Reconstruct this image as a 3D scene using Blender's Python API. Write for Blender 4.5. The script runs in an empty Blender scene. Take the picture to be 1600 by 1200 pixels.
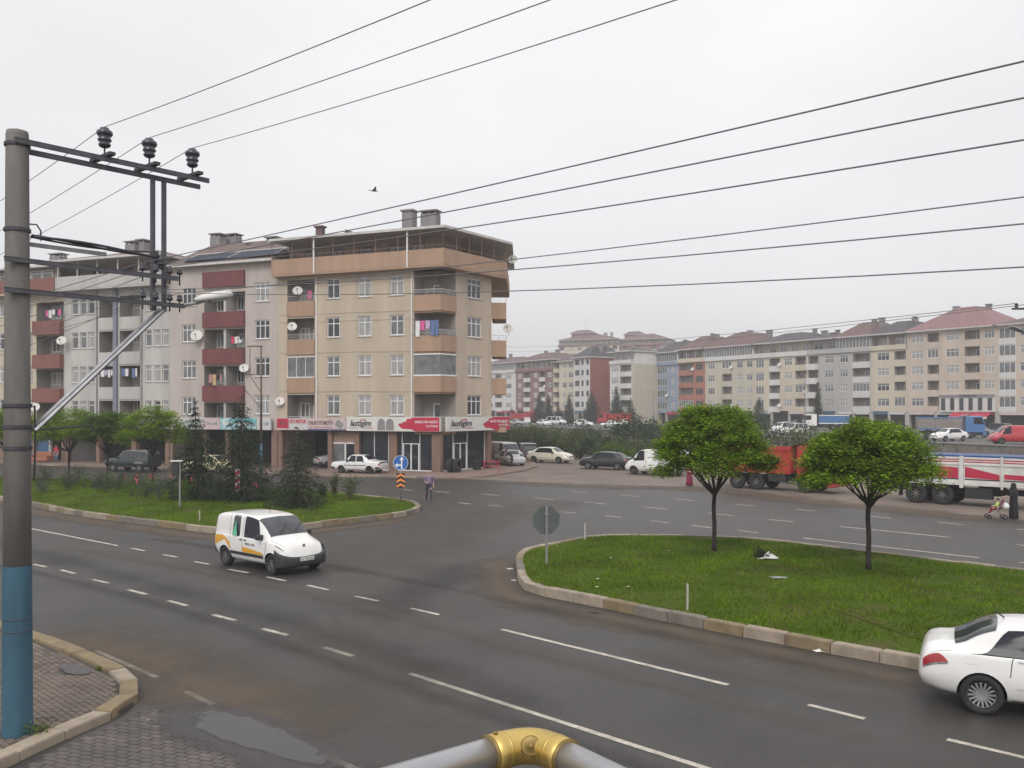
import bpy, bmesh, math, random
import numpy as np
from mathutils import Vector, Matrix

random.seed(7); np.random.seed(7)
sc = bpy.context.scene
COL = sc.collection
PI = math.pi
R = math.radians

# ------------------------------------------------------------------ camera
CAM_H, FPX, CXP, HOR = 5.0, 1400.0, 800.0, 640.0
cam_d = bpy.data.cameras.new('camera'); cam = bpy.data.objects.new('camera', cam_d); COL.objects.link(cam)
cam.location = (0, 0, CAM_H); cam.rotation_euler = (R(90), 0, 0)
cam_d.sensor_width = 36.0; cam_d.lens = 36.0 * FPX / 1600.0
cam_d.shift_y = 40.0 / 1600.0
cam_d.clip_start = 0.05; cam_d.clip_end = 6000
sc.camera = cam

# ------------------------------------------------------------------ sky and sun (overcast)
SUN_AZ, SUN_EL = R(192), R(40)          # azimuth from +Y clockwise: behind the viewer, veiled by cloud
w = bpy.data.worlds.new('World'); sc.world = w; w.use_nodes = True
nt = w.node_tree; nt.nodes.clear()
out = nt.nodes.new('ShaderNodeOutputWorld')
sky = nt.nodes.new('ShaderNodeTexSky'); sky.sky_type = 'NISHITA'; sky.sun_disc = False
sky.sun_elevation = SUN_EL; sky.sun_rotation = SUN_AZ; sky.dust_density = 1.0; sky.air_density = 1.0
b1 = nt.nodes.new('ShaderNodeBackground'); b1.inputs['Strength'].default_value = 0.05
hsv = nt.nodes.new('ShaderNodeHueSaturation'); hsv.inputs['Saturation'].default_value = 0.2      # seen through thick cloud
nt.links.new(sky.outputs['Color'], hsv.inputs['Color']); nt.links.new(hsv.outputs[0], b1.inputs['Color'])
# the cloud deck: an even grey layer, brighter towards the zenith as overcast skies are
tc = nt.nodes.new('ShaderNodeTexCoord'); sx = nt.nodes.new('ShaderNodeSeparateXYZ')
nt.links.new(tc.outputs['Generated'], sx.inputs[0])
mr = nt.nodes.new('ShaderNodeMapRange'); mr.inputs['From Min'].default_value = 0.0; mr.inputs['From Max'].default_value = 1.0
mr.inputs['To Min'].default_value = 0.49; mr.inputs['To Max'].default_value = 1.28
nt.links.new(sx.outputs['Z'], mr.inputs['Value'])
mp = nt.nodes.new('ShaderNodeMapping'); mp.inputs['Scale'].default_value = (1.0, 1.0, 2.4)
nt.links.new(tc.outputs['Generated'], mp.inputs['Vector'])
nz = nt.nodes.new('ShaderNodeTexNoise'); nz.inputs['Scale'].default_value = 2.2; nz.inputs['Detail'].default_value = 4.0
nz.inputs['Roughness'].default_value = 0.45
nt.links.new(mp.outputs[0], nz.inputs['Vector'])
mr2 = nt.nodes.new('ShaderNodeMapRange'); mr2.inputs['From Min'].default_value = 0.3; mr2.inputs['From Max'].default_value = 0.7
mr2.inputs['To Min'].default_value = 0.91; mr2.inputs['To Max'].default_value = 1.09
nt.links.new(nz.outputs['Fac'], mr2.inputs['Value'])
mul = nt.nodes.new('ShaderNodeMath'); mul.operation = 'MULTIPLY'
nt.links.new(mr.outputs[0], mul.inputs[0]); nt.links.new(mr2.outputs[0], mul.inputs[1])
b2 = nt.nodes.new('ShaderNodeBackground'); b2.inputs['Color'].default_value = (1.0, 0.98, 0.985, 1)
nt.links.new(mul.outputs[0], b2.inputs['Strength'])
add = nt.nodes.new('ShaderNodeAddShader')
nt.links.new(b1.outputs[0], add.inputs[0]); nt.links.new(b2.outputs[0], add.inputs[1])
nt.links.new(add.outputs[0], out.inputs['Surface'])

sun_d = bpy.data.lights.new('sun', 'SUN'); sun_d.energy = 1.5; sun_d.angle = R(28); sun_d.color = (1.0, 0.97, 0.92)
sun = bpy.data.objects.new('sun', sun_d); COL.objects.link(sun)
sdir = Vector((math.sin(SUN_AZ) * math.cos(SUN_EL), math.cos(SUN_AZ) * math.cos(SUN_EL), math.sin(SUN_EL)))
sun.rotation_euler = (-sdir).to_track_quat('-Z', 'Y').to_euler()
sun.location = (0, 60, 80)

sc.view_settings.view_transform = 'Standard'; sc.view_settings.look = 'None'
sc.view_settings.exposure = 0.0; sc.view_settings.gamma = 1.0; sc.view_settings.use_curve_mapping = False
sc.cycles.max_bounces = 6; sc.cycles.diffuse_bounces = 3; sc.cycles.glossy_bounces = 3
sc.cycles.transparent_max_bounces = 12; sc.cycles.volume_bounces = 0; sc.cycles.transmission_bounces = 4
sc.cycles.volume_step_rate = 8.0

# ------------------------------------------------------------------ pixel helpers (a pixel is a direction; the depth comes from what it touches)
def g(px, py, z=0.0):
    Y = FPX * (CAM_H - z) / (py - HOR)
    return ((px - CXP) * Y / FPX, Y)
def gy(px, Y): return ((px - CXP) * Y / FPX, Y)
def zz(py, Y): return CAM_H - (py - HOR) * Y / FPX

# ------------------------------------------------------------------ materials
MATS = {}
def pm(name, col, rough=0.65, metal=0.0, var=0.12, scale=2.0, bump=0.0, bscale=None, coat=0.0, spec=0.5, island=0.0, col2=None, thr=None, coord='pos', streak=False, detail=4.0, grain=0.0, gscale=26.0):
    m = bpy.data.materials.new(name); m.use_nodes = True
    n = m.node_tree; bs = n.nodes['Principled BSDF']
    bs.inputs['Roughness'].default_value = rough; bs.inputs['Metallic'].default_value = metal
    bs.inputs['Coat Weight'].default_value = coat; bs.inputs['Coat Roughness'].default_value = 0.06
    bs.inputs['Specular IOR Level'].default_value = spec
    if coord == 'pos':
        geo = n.nodes.new('ShaderNodeNewGeometry'); vec = geo.outputs['Position']
    else:
        t = n.nodes.new('ShaderNodeTexCoord'); vec = t.outputs['Object']; geo = n.nodes.new('ShaderNodeNewGeometry')
    if streak:
        mpn = n.nodes.new('ShaderNodeMapping'); mpn.inputs['Scale'].default_value = (1, 1, 0.18)
        n.links.new(vec, mpn.inputs['Vector']); vec = mpn.outputs[0]
    no = n.nodes.new('ShaderNodeTexNoise'); no.inputs['Scale'].default_value = scale; no.inputs['Detail'].default_value = detail
    no.inputs['Roughness'].default_value = 0.6
    n.links.new(vec, no.inputs['Vector'])
    rp = n.nodes.new('ShaderNodeValToRGB')
    c = Vector(col)
    lo = tuple(max(0, x * (1 - var)) for x in c); hi = tuple(min(1, x * (1 + var)) for x in c)
    if col2 is not None:
        a, b = thr or (0.42, 0.62)
        rp.color_ramp.elements[0].position = a; rp.color_ramp.elements[1].position = b
        rp.color_ramp.elements[0].color = (*col, 1); rp.color_ramp.elements[1].color = (*col2, 1)
    else:
        rp.color_ramp.elements[0].position = 0.3; rp.color_ramp.elements[1].position = 0.7
        rp.color_ramp.elements[0].color = (*lo, 1); rp.color_ramp.elements[1].color = (*hi, 1)
    n.links.new(no.outputs['Fac'], rp.inputs['Fac'])
    last = rp.outputs['Color']
    if island > 0:
        mrn = n.nodes.new('ShaderNodeMapRange'); mrn.inputs['To Min'].default_value = 1 - island; mrn.inputs['To Max'].default_value = 1 + island
        n.links.new(geo.outputs['Random Per Island'], mrn.inputs['Value'])
        vm = n.nodes.new('ShaderNodeVectorMath'); vm.operation = 'SCALE'
        n.links.new(last, vm.inputs[0]); n.links.new(mrn.outputs[0], vm.inputs['Scale']); last = vm.outputs[0]
    if grain > 0:
        gn = n.nodes.new('ShaderNodeTexNoise'); gn.inputs['Scale'].default_value = gscale; gn.inputs['Detail'].default_value = 2.0; n.links.new(vec, gn.inputs['Vector'])
        gm = n.nodes.new('ShaderNodeMapRange'); gm.inputs['From Min'].default_value = .3; gm.inputs['From Max'].default_value = .7; gm.inputs['To Min'].default_value = 1-grain; gm.inputs['To Max'].default_value = 1+grain; n.links.new(gn.outputs['Fac'], gm.inputs['Value'])
        vg = n.nodes.new('ShaderNodeVectorMath'); vg.operation = 'SCALE'; n.links.new(last, vg.inputs[0]); n.links.new(gm.outputs[0], vg.inputs['Scale']); last = vg.outputs[0]
    n.links.new(last, bs.inputs['Base Color'])
    if bump > 0:
        n2 = n.nodes.new('ShaderNodeTexNoise'); n2.inputs['Scale'].default_value = bscale or scale * 6; n2.inputs['Detail'].default_value = 3
        n.links.new(vec, n2.inputs['Vector'])
        bn = n.nodes.new('ShaderNodeBump'); bn.inputs['Strength'].default_value = bump; bn.inputs['Distance'].default_value = 0.02
        n.links.new(n2.outputs['Fac'], bn.inputs['Height']); n.links.new(bn.outputs[0], bs.inputs['Normal'])
    MATS[name] = m
    return m

# ------------------------------------------------------------------ mesh builder
class MB:
    def __init__(s): s.v = []; s.f = []; s.mi = []; s.T = Matrix.Identity(4); s.cur = 0
    def tr(s, M): s.T = M; return s
    def add(s, vs, fs, mi=None):
        o = len(s.v)
        for p in vs:
            q = s.T @ Vector(p); s.v.append((q.x, q.y, q.z))
        for f in fs: s.f.append(tuple(i + o for i in f)); s.mi.append(s.cur if mi is None else mi)
        return s
    def box(s, x0, x1, y0, y1, z0, z1):
        vs = [(x0,y0,z0),(x1,y0,z0),(x1,y1,z0),(x0,y1,z0),(x0,y0,z1),(x1,y0,z1),(x1,y1,z1),(x0,y1,z1)]
        return s.add(vs, [(0,3,2,1),(4,5,6,7),(0,1,5,4),(1,2,6,5),(2,3,7,6),(3,0,4,7)])
    def cbox(s, c, d): return s.box(c[0]-d[0]/2, c[0]+d[0]/2, c[1]-d[1]/2, c[1]+d[1]/2, c[2]-d[2]/2, c[2]+d[2]/2)
    def quad(s, a, b, c, d): return s.add([a,b,c,d], [(0,1,2,3)])
    def prism(s, poly, z0, z1):
        n = len(poly)
        vs = [(p[0],p[1],z0) for p in poly] + [(p[0],p[1],z1) for p in poly]
        fs = [tuple(range(n-1,-1,-1)), tuple(range(n,2*n))] + [(i,(i+1)%n,n+(i+1)%n,n+i) for i in range(n)]
        return s.add(vs, fs)
    def tube(s, path, r, n=8, cap=True):
        P = [Vector(p) for p in path]; k = len(P)
        rr = r if hasattr(r, '__len__') else [r]*k
        vs = []; up = Vector((0,0,1))
        prev = None
        for i, p in enumerate(P):
            t = (P[min(i+1,k-1)] - P[max(i-1,0)]).normalized()
            if prev is None:
                a = t.cross(up) if abs(t.z) < 0.95 else t.cross(Vector((1,0,0)))
            else:
                a = prev - t * prev.dot(t)
            a.normalize(); prev = a; b = t.cross(a)
            for j in range(n):
                th = 2*PI*j/n; q = p + (a*math.cos(th) + b*math.sin(th))*rr[i]; vs.append(tuple(q))
        fs = []
        for i in range(k-1):
            for j in range(n):
                fs.append((i*n+j, i*n+(j+1)%n, (i+1)*n+(j+1)%n, (i+1)*n+j))
        if cap: fs += [tuple(range(n-1,-1,-1)), tuple(range((k-1)*n, k*n))]
        return s.add(vs, fs)
    def lathe(s, prof, n=16, axis='z', c=(0,0,0), cap=True):
        vs = []
        for (r, h) in prof:
            for j in range(n):
                th = 2*PI*j/n; a, b = r*math.cos(th), r*math.sin(th)
                p = (a, b, h) if axis == 'z' else ((a, h, b) if axis == 'y' else (h, a, b))
                vs.append((p[0]+c[0], p[1]+c[1], p[2]+c[2]))
        m = len(prof); fs = []
        for i in range(m-1):
            for j in range(n): fs.append((i*n+j, i*n+(j+1)%n, (i+1)*n+(j+1)%n, (i+1)*n+j))
        if cap and prof[0][0] > 1e-4: fs.append(tuple(range(n-1,-1,-1)))
        if cap and prof[-1][0] > 1e-4: fs.append(tuple(range((m-1)*n, m*n)))
        return s.add(vs, fs)
    def disc(s, c, r, ax, n=16): return s
    def mesh(s, name, mats, smooth=False):
        me = bpy.data.meshes.new(name); me.from_pydata(s.v, [], s.f)
        for m in (mats if isinstance(mats, (list, tuple)) else [mats]):
            me.materials.append(MATS[m] if isinstance(m, str) else m)
        if any(s.mi): me.polygons.foreach_set('material_index', s.mi)
        if smooth: me.polygons.foreach_set('use_smooth', [True]*len(me.polygons))
        me.update()
        return me
    def build(s, name, mats, parent=None, smooth=False, bevel=0.0, fixn=False):
        me = s.mesh(name, mats, smooth)
        if fixn or bevel > 0:
            bm = bmesh.new(); bm.from_mesh(me); bmesh.ops.recalc_face_normals(bm, faces=bm.faces)
            if bevel > 0:
                bmesh.ops.bevel(bm, geom=[e for e in bm.edges if e.is_manifold and e.calc_face_angle(0) > 0.5], offset=bevel, segments=2, affect='EDGES', profile=0.6, clamp_overlap=True)
            bm.to_mesh(me); bm.free()
        return ob(name, me, parent)

def ob(name, me, parent=None):
    o = bpy.data.objects.new(name, me); COL.objects.link(o)
    if parent is not None: o.parent = parent
    return o
def tag(o, label=None, cat=None, group=None, kind=None):
    if label: o['label'] = label
    if cat: o['category'] = cat
    if group: o['group'] = group
    if kind: o['kind'] = kind
    return o
def empty(name, loc=(0,0,0), rz=0.0):
    o = bpy.data.objects.new(name, None); COL.objects.link(o); o.location = loc; o.rotation_euler = (0,0,rz)
    o.empty_display_size = 0.3
    return o
def kids(o): return [c for c in bpy.data.objects if c.parent is o]
def copy_tree(o, parent=None, swap=None):
    c = o.copy(); COL.objects.link(c); c.parent = parent
    if swap and c.type == 'MESH':
        for i, sl in enumerate(c.material_slots):
            if sl.material and sl.material.name in swap:
                nm = swap[sl.material.name]; sl.link = 'OBJECT'; sl.material = MATS[nm]
    for ch in CH.get(o.name, []): copy_tree(ch, c, swap)
    return c
CH = {}
def index_children(o):
    CH[o.name] = list(o.children)
    for c in o.children: index_children(c)

def catmull(pts, n=8, closed=False):
    P = [np.array(p, float) for p in pts]; k = len(P); out = []
    rng = range(k if closed else k-1)
    for i in rng:
        p1, p2 = P[i], P[(i+1) % k]
        p0 = P[i-1] if (closed or i > 0) else 2*p1-p2
        p3 = P[(i+2) % k] if (closed or i+2 < k) else 2*p2-p1
        for j in range(n):
            t = j/n
            out.append(0.5*((2*p1)+(-p0+p2)*t+(2*p0-5*p1+4*p2-p3)*t*t+(-p0+3*p1-3*p2+p3)*t**3))
    if not closed: out.append(P[-1])
    return out
def resample(pts, step):
    P = [np.array(p, float) for p in pts]; out = [P[0]]; acc = 0.0
    L = sum(np.linalg.norm(P[i+1]-P[i]) for i in range(len(P)-1)); n = max(2, int(round(L/step))); step = L/n
    need = step
    for i in range(len(P)-1):
        a, b = P[i], P[i+1]; d = np.linalg.norm(b-a)
        while d > 0 and acc + d >= need - 1e-9:
            t = (need-acc)/d; out.append(a+(b-a)*t); need += step
        acc += d
    if np.linalg.norm(out[-1]-P[-1]) > step*0.4: out.append(P[-1])
    return out
def in_poly(x, y, poly):
    x = np.asarray(x); y = np.asarray(y); ins = np.zeros(x.shape, bool); n = len(poly); j = n-1
    for i in range(n):
        xi, yi = poly[i]; xj, yj = poly[j]
        c = ((yi > y) != (yj > y)) & (x < (xj-xi)*(y-yi)/((yj-yi) + 1e-12)+xi)
        ins ^= c; j = i
    return ins
def np_mesh(name, V, F, mat, parent=None, smooth=False):
    """V (n,3), F (m,k): one object from numpy arrays"""
    me = bpy.data.meshes.new(name); n, (m, k) = len(V), F.shape
    me.vertices.add(n); me.vertices.foreach_set('co', V.astype(np.float32).ravel())
    me.loops.add(m*k); me.loops.foreach_set('vertex_index', F.astype(np.int32).ravel())
    me.polygons.add(m); me.polygons.foreach_set('loop_start', np.arange(0, m*k, k, dtype=np.int32))
    try: me.polygons.foreach_set('loop_total', np.full(m, k, np.int32))
    except Exception: pass
    me.update(calc_edges=True); me.validate()
    me.materials.append(MATS[mat] if isinstance(mat, str) else mat)
    if smooth: me.polygons.foreach_set('use_smooth', [True]*m)
    return ob(name, me, parent)

# ------------------------------------------------------------------ material list
pm('asphalt', (0.041,0.038,0.0345), 0.52, var=0.22, scale=0.45, bump=0.35, bscale=55, detail=10, grain=0.25, spec=0.42)
pm('dirt_ground', (0.165,0.132,0.108), 0.9, var=0.25, scale=0.25, bump=0.3, bscale=12, detail=10, grain=.15, gscale=8)
pm('far_ground', (0.15,0.14,0.13), 0.9, var=0.2, scale=0.1)
pm('pavement_tile', (0.20,0.14,0.115), 0.85, var=0.2, scale=0.8, bump=0.2, bscale=14)
pm('paint_line', (0.42,0.385,0.33), 0.75, var=0.35, scale=4.0, detail=10, grain=.15)
pm('kerb_pale', (0.29,0.24,0.185), 0.9, var=0.22, scale=3.0, bump=0.3, bscale=25)
pm('kerb_ochre', (0.20,0.155,0.09), 0.9, var=0.25, scale=3.0, bump=0.3, bscale=25)
pm('kerb_grey', (0.165,0.145,0.12), 0.9, var=0.25, scale=3.0, bump=0.3, bscale=25)
pm('soil_green', (0.055,0.085,0.008), 0.95, spec=0.1, scale=0.7, bump=0.5, bscale=18, detail=8, col2=(0.085,0.068,0.028), thr=(0.50,0.68), grain=.25, gscale=14)
pm('grass', (0.088,0.148,0.005), 0.9, var=0.5, scale=0.45, island=0.45, detail=6, spec=0.08)
pm('paver', (0.125,0.098,0.080), 0.85, var=0.25, scale=2.5, bump=0.2, bscale=40, island=0.2)
pm('paver_dark', (0.088,0.074,0.072), 0.7, var=0.25, scale=1.2, bump=0.2, bscale=40, island=0.2)
pm('joint', (0.066,0.058,0.054), 0.9)
pm('water', (0.055,0.05,0.052), 0.06, var=0.1, spec=0.6)
pm('concrete', (0.23,0.215,0.205), 0.9, var=0.22, scale=2.0, bump=0.25, bscale=30, streak=True)
pm('pole_concrete', (0.155,0.142,0.132), 0.9, var=0.28, scale=3.0, bump=0.25, bscale=40, streak=True)
pm('pole_blue', (0.036,0.098,0.145), 0.7, var=0.25, scale=4.0, bump=0.15, bscale=30, streak=True)
pm('steel', (0.30,0.30,0.32), 0.5, metal=0.7, var=0.2, scale=6)
pm('steel_arm', (0.085,0.085,0.10), 0.6, metal=0.3, var=0.25, scale=8)
pm('steel_dark', (0.055,0.055,0.065), 0.6, metal=0.3, var=0.25, scale=8)
pm('insulator', (0.028,0.028,0.040), 0.25, coat=0.4)
pm('wire', (0.16,0.16,0.17), 0.6, metal=0.3)
pm('white_metal', (0.62,0.61,0.58), 0.45, var=0.08)
pm('aluminium', (0.70,0.70,0.72), 0.32, metal=0.85, var=0.05, scale=20)
pm('brass', (0.55,0.40,0.13), 0.40, metal=0.85, var=0.12, scale=14)
pm('stain', (0.22,0.15,0.05), 0.45, metal=0.6, var=0.2, scale=30)
pm('rubber', (0.022,0.021,0.021), 0.85, var=0.25, scale=8)
pm('black_plastic', (0.028,0.028,0.030), 0.6, var=0.1)
pm('dark', (0.015,0.015,0.016), 0.9)
pm('rim', (0.42,0.42,0.43), 0.35, metal=0.8, var=0.08)
pm('rim_dark', (0.16,0.15,0.145), 0.55, metal=0.4, var=0.2)
pm('chrome', (0.75,0.75,0.76), 0.15, metal=1.0, var=0.02)
pm('car_glass', (0.012,0.015,0.022), 0.06, var=0.05, spec=0.3)
pm('car_glass_clear', (0.045,0.050,0.055), 0.06, var=0.35, scale=2.2, spec=0.5)
pm('lamp_clear', (0.20,0.20,0.205), 0.15, var=0.6, scale=9, coat=0.25, spec=0.4)
pm('lamp_red', (0.33,0.012,0.02), 0.18, var=0.2, scale=14, coat=0.8)
pm('lamp_orange', (0.62,0.22,0.04), 0.2, coat=0.8)
pm('plate', (0.66,0.66,0.64), 0.5, var=0.05)
pm('plate_ink', (0.03,0.03,0.035), 0.6)
def paint(name, c, rough=0.28, coat=0.6, var=0.04): pm(name, c, rough, coat=coat, var=var, scale=1.5)
paint('car_white', (0.72,0.715,0.70)); paint('car_cream', (0.66,0.63,0.53)); paint('car_silver', (0.40,0.40,0.41))
paint('car_black', (0.018,0.018,0.022)); paint('car_green', (0.016,0.030,0.030)); paint('car_grey', (0.10,0.105,0.11))
paint('car_red', (0.42,0.018,0.030)); paint('car_blue', (0.055,0.16,0.36)); paint('car_yellow', (0.62,0.58,0.36))
paint('van_yellow', (0.66,0.33,0.03)); paint('car_greyroof', (0.16,0.15,0.145)); paint('car_navy', (0.03,0.04,0.07))
paint('truck_red', (0.36,0.022,0.020), 0.45, 0.2, 0.2); paint('truck_orange', (0.50,0.085,0.02), 0.5, 0.2, 0.25)
pm('truck_body', (0.37,0.033,0.018), 0.55, var=0.3, scale=1.2, col2=(0.48,0.22,0.035), thr=(0.56,0.78))
paint('truck_white', (0.60,0.59,0.56), 0.5, 0.15, 0.12); paint('truck_blue', (0.02,0.06,0.20), 0.5, 0.2, 0.1)
pm('chassis', (0.022,0.022,0.024), 0.8, var=0.3, scale=3)
# ================================================================== GROUND, ROADS, MEDIANS
mb = MB(); mb.quad((-590,-210,0),(940,-210,0),(940,990,0),(-590,990,0))
ground = tag(mb.build('ground', 'dirt_ground'), kind='structure')

def sheet(name, pts, z, mat, kind='structure'):
    m = MB(); m.add([(p[0],p[1],z) for p in pts], [tuple(range(len(pts)))])
    o = m.build(name, mat); tag(o, kind=kind); return o

far_edge = [g(-160,717), g(60,727), g(165,731), g(420,741), g(520,745), g(640,747), g(740,749), g(939,758), g(1070,760), g(1120,763), g(1270,781), g(1360,792), g(1600,813), g(2000,862)]
fe = catmull(far_edge, 6)
road_poly = [tuple(p) for p in fe] + [(95,-40), (-95,-40), (-95,60)]
road = sheet('road', road_poly, 0.006, 'asphalt')

# raised pavement in front of the shops, with a kerb face
pv = [g(-160,717), g(60,727), g(165,731), g(420,741), g(520,745), g(640,747), g(700,748.5), g(752,747)]
pv_front = [tuple(p) for p in catmull(pv, 4)]
pv_poly = pv_front + [(1.0,72.5),(2.2,78.0),(2.0,92),(-16,96),(-62,100),(-90,105)]
m = MB(); m.prism(pv_poly, -0.05, 0.11)
pavement = tag(m.build('pavement', 'pavement_tile', fixn=True), kind='structure')
pk = resample(pv_front, 1.0)
def kerb_run(parent, path, width, height, mats, inner=1, lengths=None, gap=0.02, z0=-0.02, jit=0.012, cut=None, shift=0.0):
    """separate stones along a ground path; returns them"""
    out = []
    for i in range(len(path)-1):
        a, b = np.array(path[i]), np.array(path[i+1]); d = b-a; L = np.linalg.norm(d)
        if L < 0.05: continue
        if cut and cut((a+b)/2): continue
        t = d/L; nrm = np.array([-t[1], t[0]])*inner
        a2 = a+t*gap/2; b2 = b-t*gap/2
        h = height+random.uniform(-jit, jit); o_ = random.uniform(-jit, jit)-shift
        # neighbours on a bend: slide the inner corners so that stones do not overlap
        sh0 = sh1 = 0.0
        if i > 0:
            p = np.array(path[i])-np.array(path[i-1]); p = p/max(1e-6, np.linalg.norm(p)); sh0 = width*math.tan(0.5*math.asin(max(-0.9,min(0.9, p[0]*t[1]-p[1]*t[0]))))*inner
        if i < len(path)-2:
            q = np.array(path[i+2])-np.array(path[i+1]); q = q/max(1e-6, np.linalg.norm(q)); sh1 = width*math.tan(0.5*math.asin(max(-0.9,min(0.9, t[0]*q[1]-t[1]*q[0]))))*inner
        A = a2+nrm*o_; B = b2+nrm*o_; C = b2+nrm*(width+o_)-t*sh1; D = a2+nrm*(width+o_)+t*sh0
        bv = 0.025
        top = lambda p, q, s: p
        vs = [(*A,z0),(*B,z0),(*C,z0),(*D,z0),(*A,h-bv),(*B,h-bv),(*C,h-bv),(*D,h-bv)]
        cen = (A+B+C+D)/4
        for P in (A,B,C,D):
            Q = P+(cen-P)/np.linalg.norm(cen-P)*bv*1.3; vs.append((*Q,h))
        fs = [(0,1,5,4),(1,2,6,5),(2,3,7,6),(3,0,4,7),(4,5,9,8),(5,6,10,9),(6,7,11,10),(7,4,8,11),(8,9,10,11)]
        k = MB(); k.add(vs, fs); o = k.build('kerb_stone', random.choice(mats), parent); out.append(o)
    return out
kerb_run(pavement, pk, 0.25, 0.125, ['kerb_grey','kerb_pale','kerb_grey'], inner=1, cut=lambda p: p[0] < -45)

# ---------------- grassed medians
class Median:
    def __init__(s, name, outline, hgt, mats, flip=1):
        s.out = [np.array(p) for p in outline]
        s.c = np.mean(s.out, axis=0); s.hgt = hgt
        poly = [tuple(p) for p in s.out]; s.poly = poly
        ang = []; rad = []
        for p in resample(s.out+[s.out[0]], 0.5):
            d = p-s.c; ang.append(math.atan2(d[1], d[0])); rad.append(np.linalg.norm(d))
        o = np.argsort(ang); s.ang = np.array(ang)[o]; s.rad = np.array(rad)[o]
        ring = resample(s.out+[s.out[0]], 0.7)[:-1]
        fac = [0.995, 0.97, 0.93, 0.85, 0.7, 0.5, 0.25]; V = []; F = []; n = len(ring)
        for k, f in enumerate(fac):
            for p in ring:
                q = s.c+(p-s.c)*f; V.append((q[0], q[1], s.prof(f)))
        V.append((s.c[0], s.c[1], s.prof(0)))
        m = MB()
        for k in range(len(fac)-1):
            for j in range(n): F.append((k*n+j, k*n+(j+1)%n, (k+1)*n+(j+1)%n, (k+1)*n+j))
        for j in range(n): F.append(((len(fac)-1)*n+j, (len(fac)-1)*n+(j+1)%n, len(V)-1))
        m.add(V, F); s.ob = tag(m.build(name, 'soil_green', smooth=True), kind='structure')
        path = resample(s.out+[s.out[0]], 1.0)
        s.stones = kerb_run(s.ob, path, 0.24, 0.245, mats, inner=flip)
    def prof(s, f): return 0.19+s.hgt*(1-f**3)+0.03*(1-f)
    def z(s, x, y):
        d0 = np.asarray(x)-s.c[0]; d1 = np.asarray(y)-s.c[1]; a = np.arctan2(d1, d0); r = np.hypot(d0, d1)
        rb = np.interp(a, s.ang, s.rad, period=2*PI); f = np.clip(r/rb, 0, 1)
        return 0.19+s.hgt*(1-f**3)+0.03*(1-f)
    def inside(s, x, y, f=0.97):
        d0 = np.asarray(x)-s.c[0]; d1 = np.asarray(y)-s.c[1]; a = np.arctan2(d1, d0); r = np.hypot(d0, d1)
        return r < np.interp(a, s.ang, s.rad, period=2*PI)*f

rm_front = [g(806,884), g(809,904), g(817,921), g(843,931), g(909,944), g(981,959), g(1062,976), g(1148,993), g(1250,1013), g(1356,1033), g(1428,1046), g(1600,1079), g(1900,1140)]
rm_back = [g(2000,952,.0), g(1600,901,.0), g(1473,885), g(1329,868), g(1240,856), g(1150,848), g(1082,845.5), g(961,844), g(915,847), g(878,855), g(828,865), g(811,873)]
RM = Median('right_median', [p for p in catmull(rm_front+rm_back, 5, True)], 0.12, ['kerb_pale','kerb_pale','kerb_ochre','kerb_grey'], flip=1)
lm_front = [g(-160,758), g(-60,772), g(45,791), g(120,806), g(240,822), g(340,834.5), g(400,836), g(477,827), g(528,820.5), g(611,810.5), g(648,803.5)]
lm_back = [g(657,797), g(648,790), g(627,786), g(560,779), g(501,773), g(300,763), g(48,751), g(-200,740)]
LM = Median('left_median', [p for p in catmull(lm_front+lm_back, 5, True)], 0.22, ['kerb_pale','kerb_ochre','kerb_pale','kerb_grey'], flip=1)

def grass_on(med, n, hmin, hmax, xr, yr, keep=None):
    x = np.random.uniform(*xr, n); y = np.random.uniform(*yr, n)
    k = med.inside(x, y, 0.975)
    if keep is not None: k &= keep(x, y)
    worn = np.sin(x*.83+1.7*np.sin(y*.61))*np.sin(y*.97+1.3*np.sin(x*.47)+.6)+.35*np.sin(x*2.9+y*1.7)*np.sin(y*3.3-x*1.1)
    k &= np.random.uniform(0,1,n) < np.clip(1.15-1.1*np.maximum(0, worn-.25), .18, 1)      # thin, trodden patches
    x, y = x[k], y[k]; z = med.z(x, y)-0.01; n = len(x)
    # clumpy heights
    cl = 0.5+0.5*np.sin(x*1.7+np.sin(y*1.3)*2)*np.sin(y*2.1+np.cos(x*0.9)*2)
    h = np.random.uniform(hmin, hmax, n)*(0.6+0.7*cl)
    a = np.random.uniform(0, 2*PI, n); wd = np.random.uniform(0.008, 0.016, n); ln = np.random.uniform(-.05, .05, (n, 2))
    V = np.zeros((n, 3, 3))
    V[:,0] = np.c_[x-np.cos(a)*wd, y-np.sin(a)*wd, z]; V[:,1] = np.c_[x+np.cos(a)*wd, y+np.sin(a)*wd, z]
    V[:,2] = np.c_[x+ln[:,0], y+ln[:,1], z+h]
    o = np_mesh('grass', V.reshape(-1,3), np.arange(n*3).reshape(n,3), 'grass')
    return o
tag(grass_on(RM, 330000, 0.035, 0.10, (0,34), (13,36), lambda x,y: x < 0.66*y+1.5), 'short green grass covering the mown roadside median with two round trees', 'grass', kind='stuff')
tag(grass_on(LM, 300000, 0.04, 0.11, (-46,-3), (36,64), lambda x,y: x > -0.64*y), 'short green grass covering the planted median with conifers', 'grass', kind='stuff')

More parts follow.
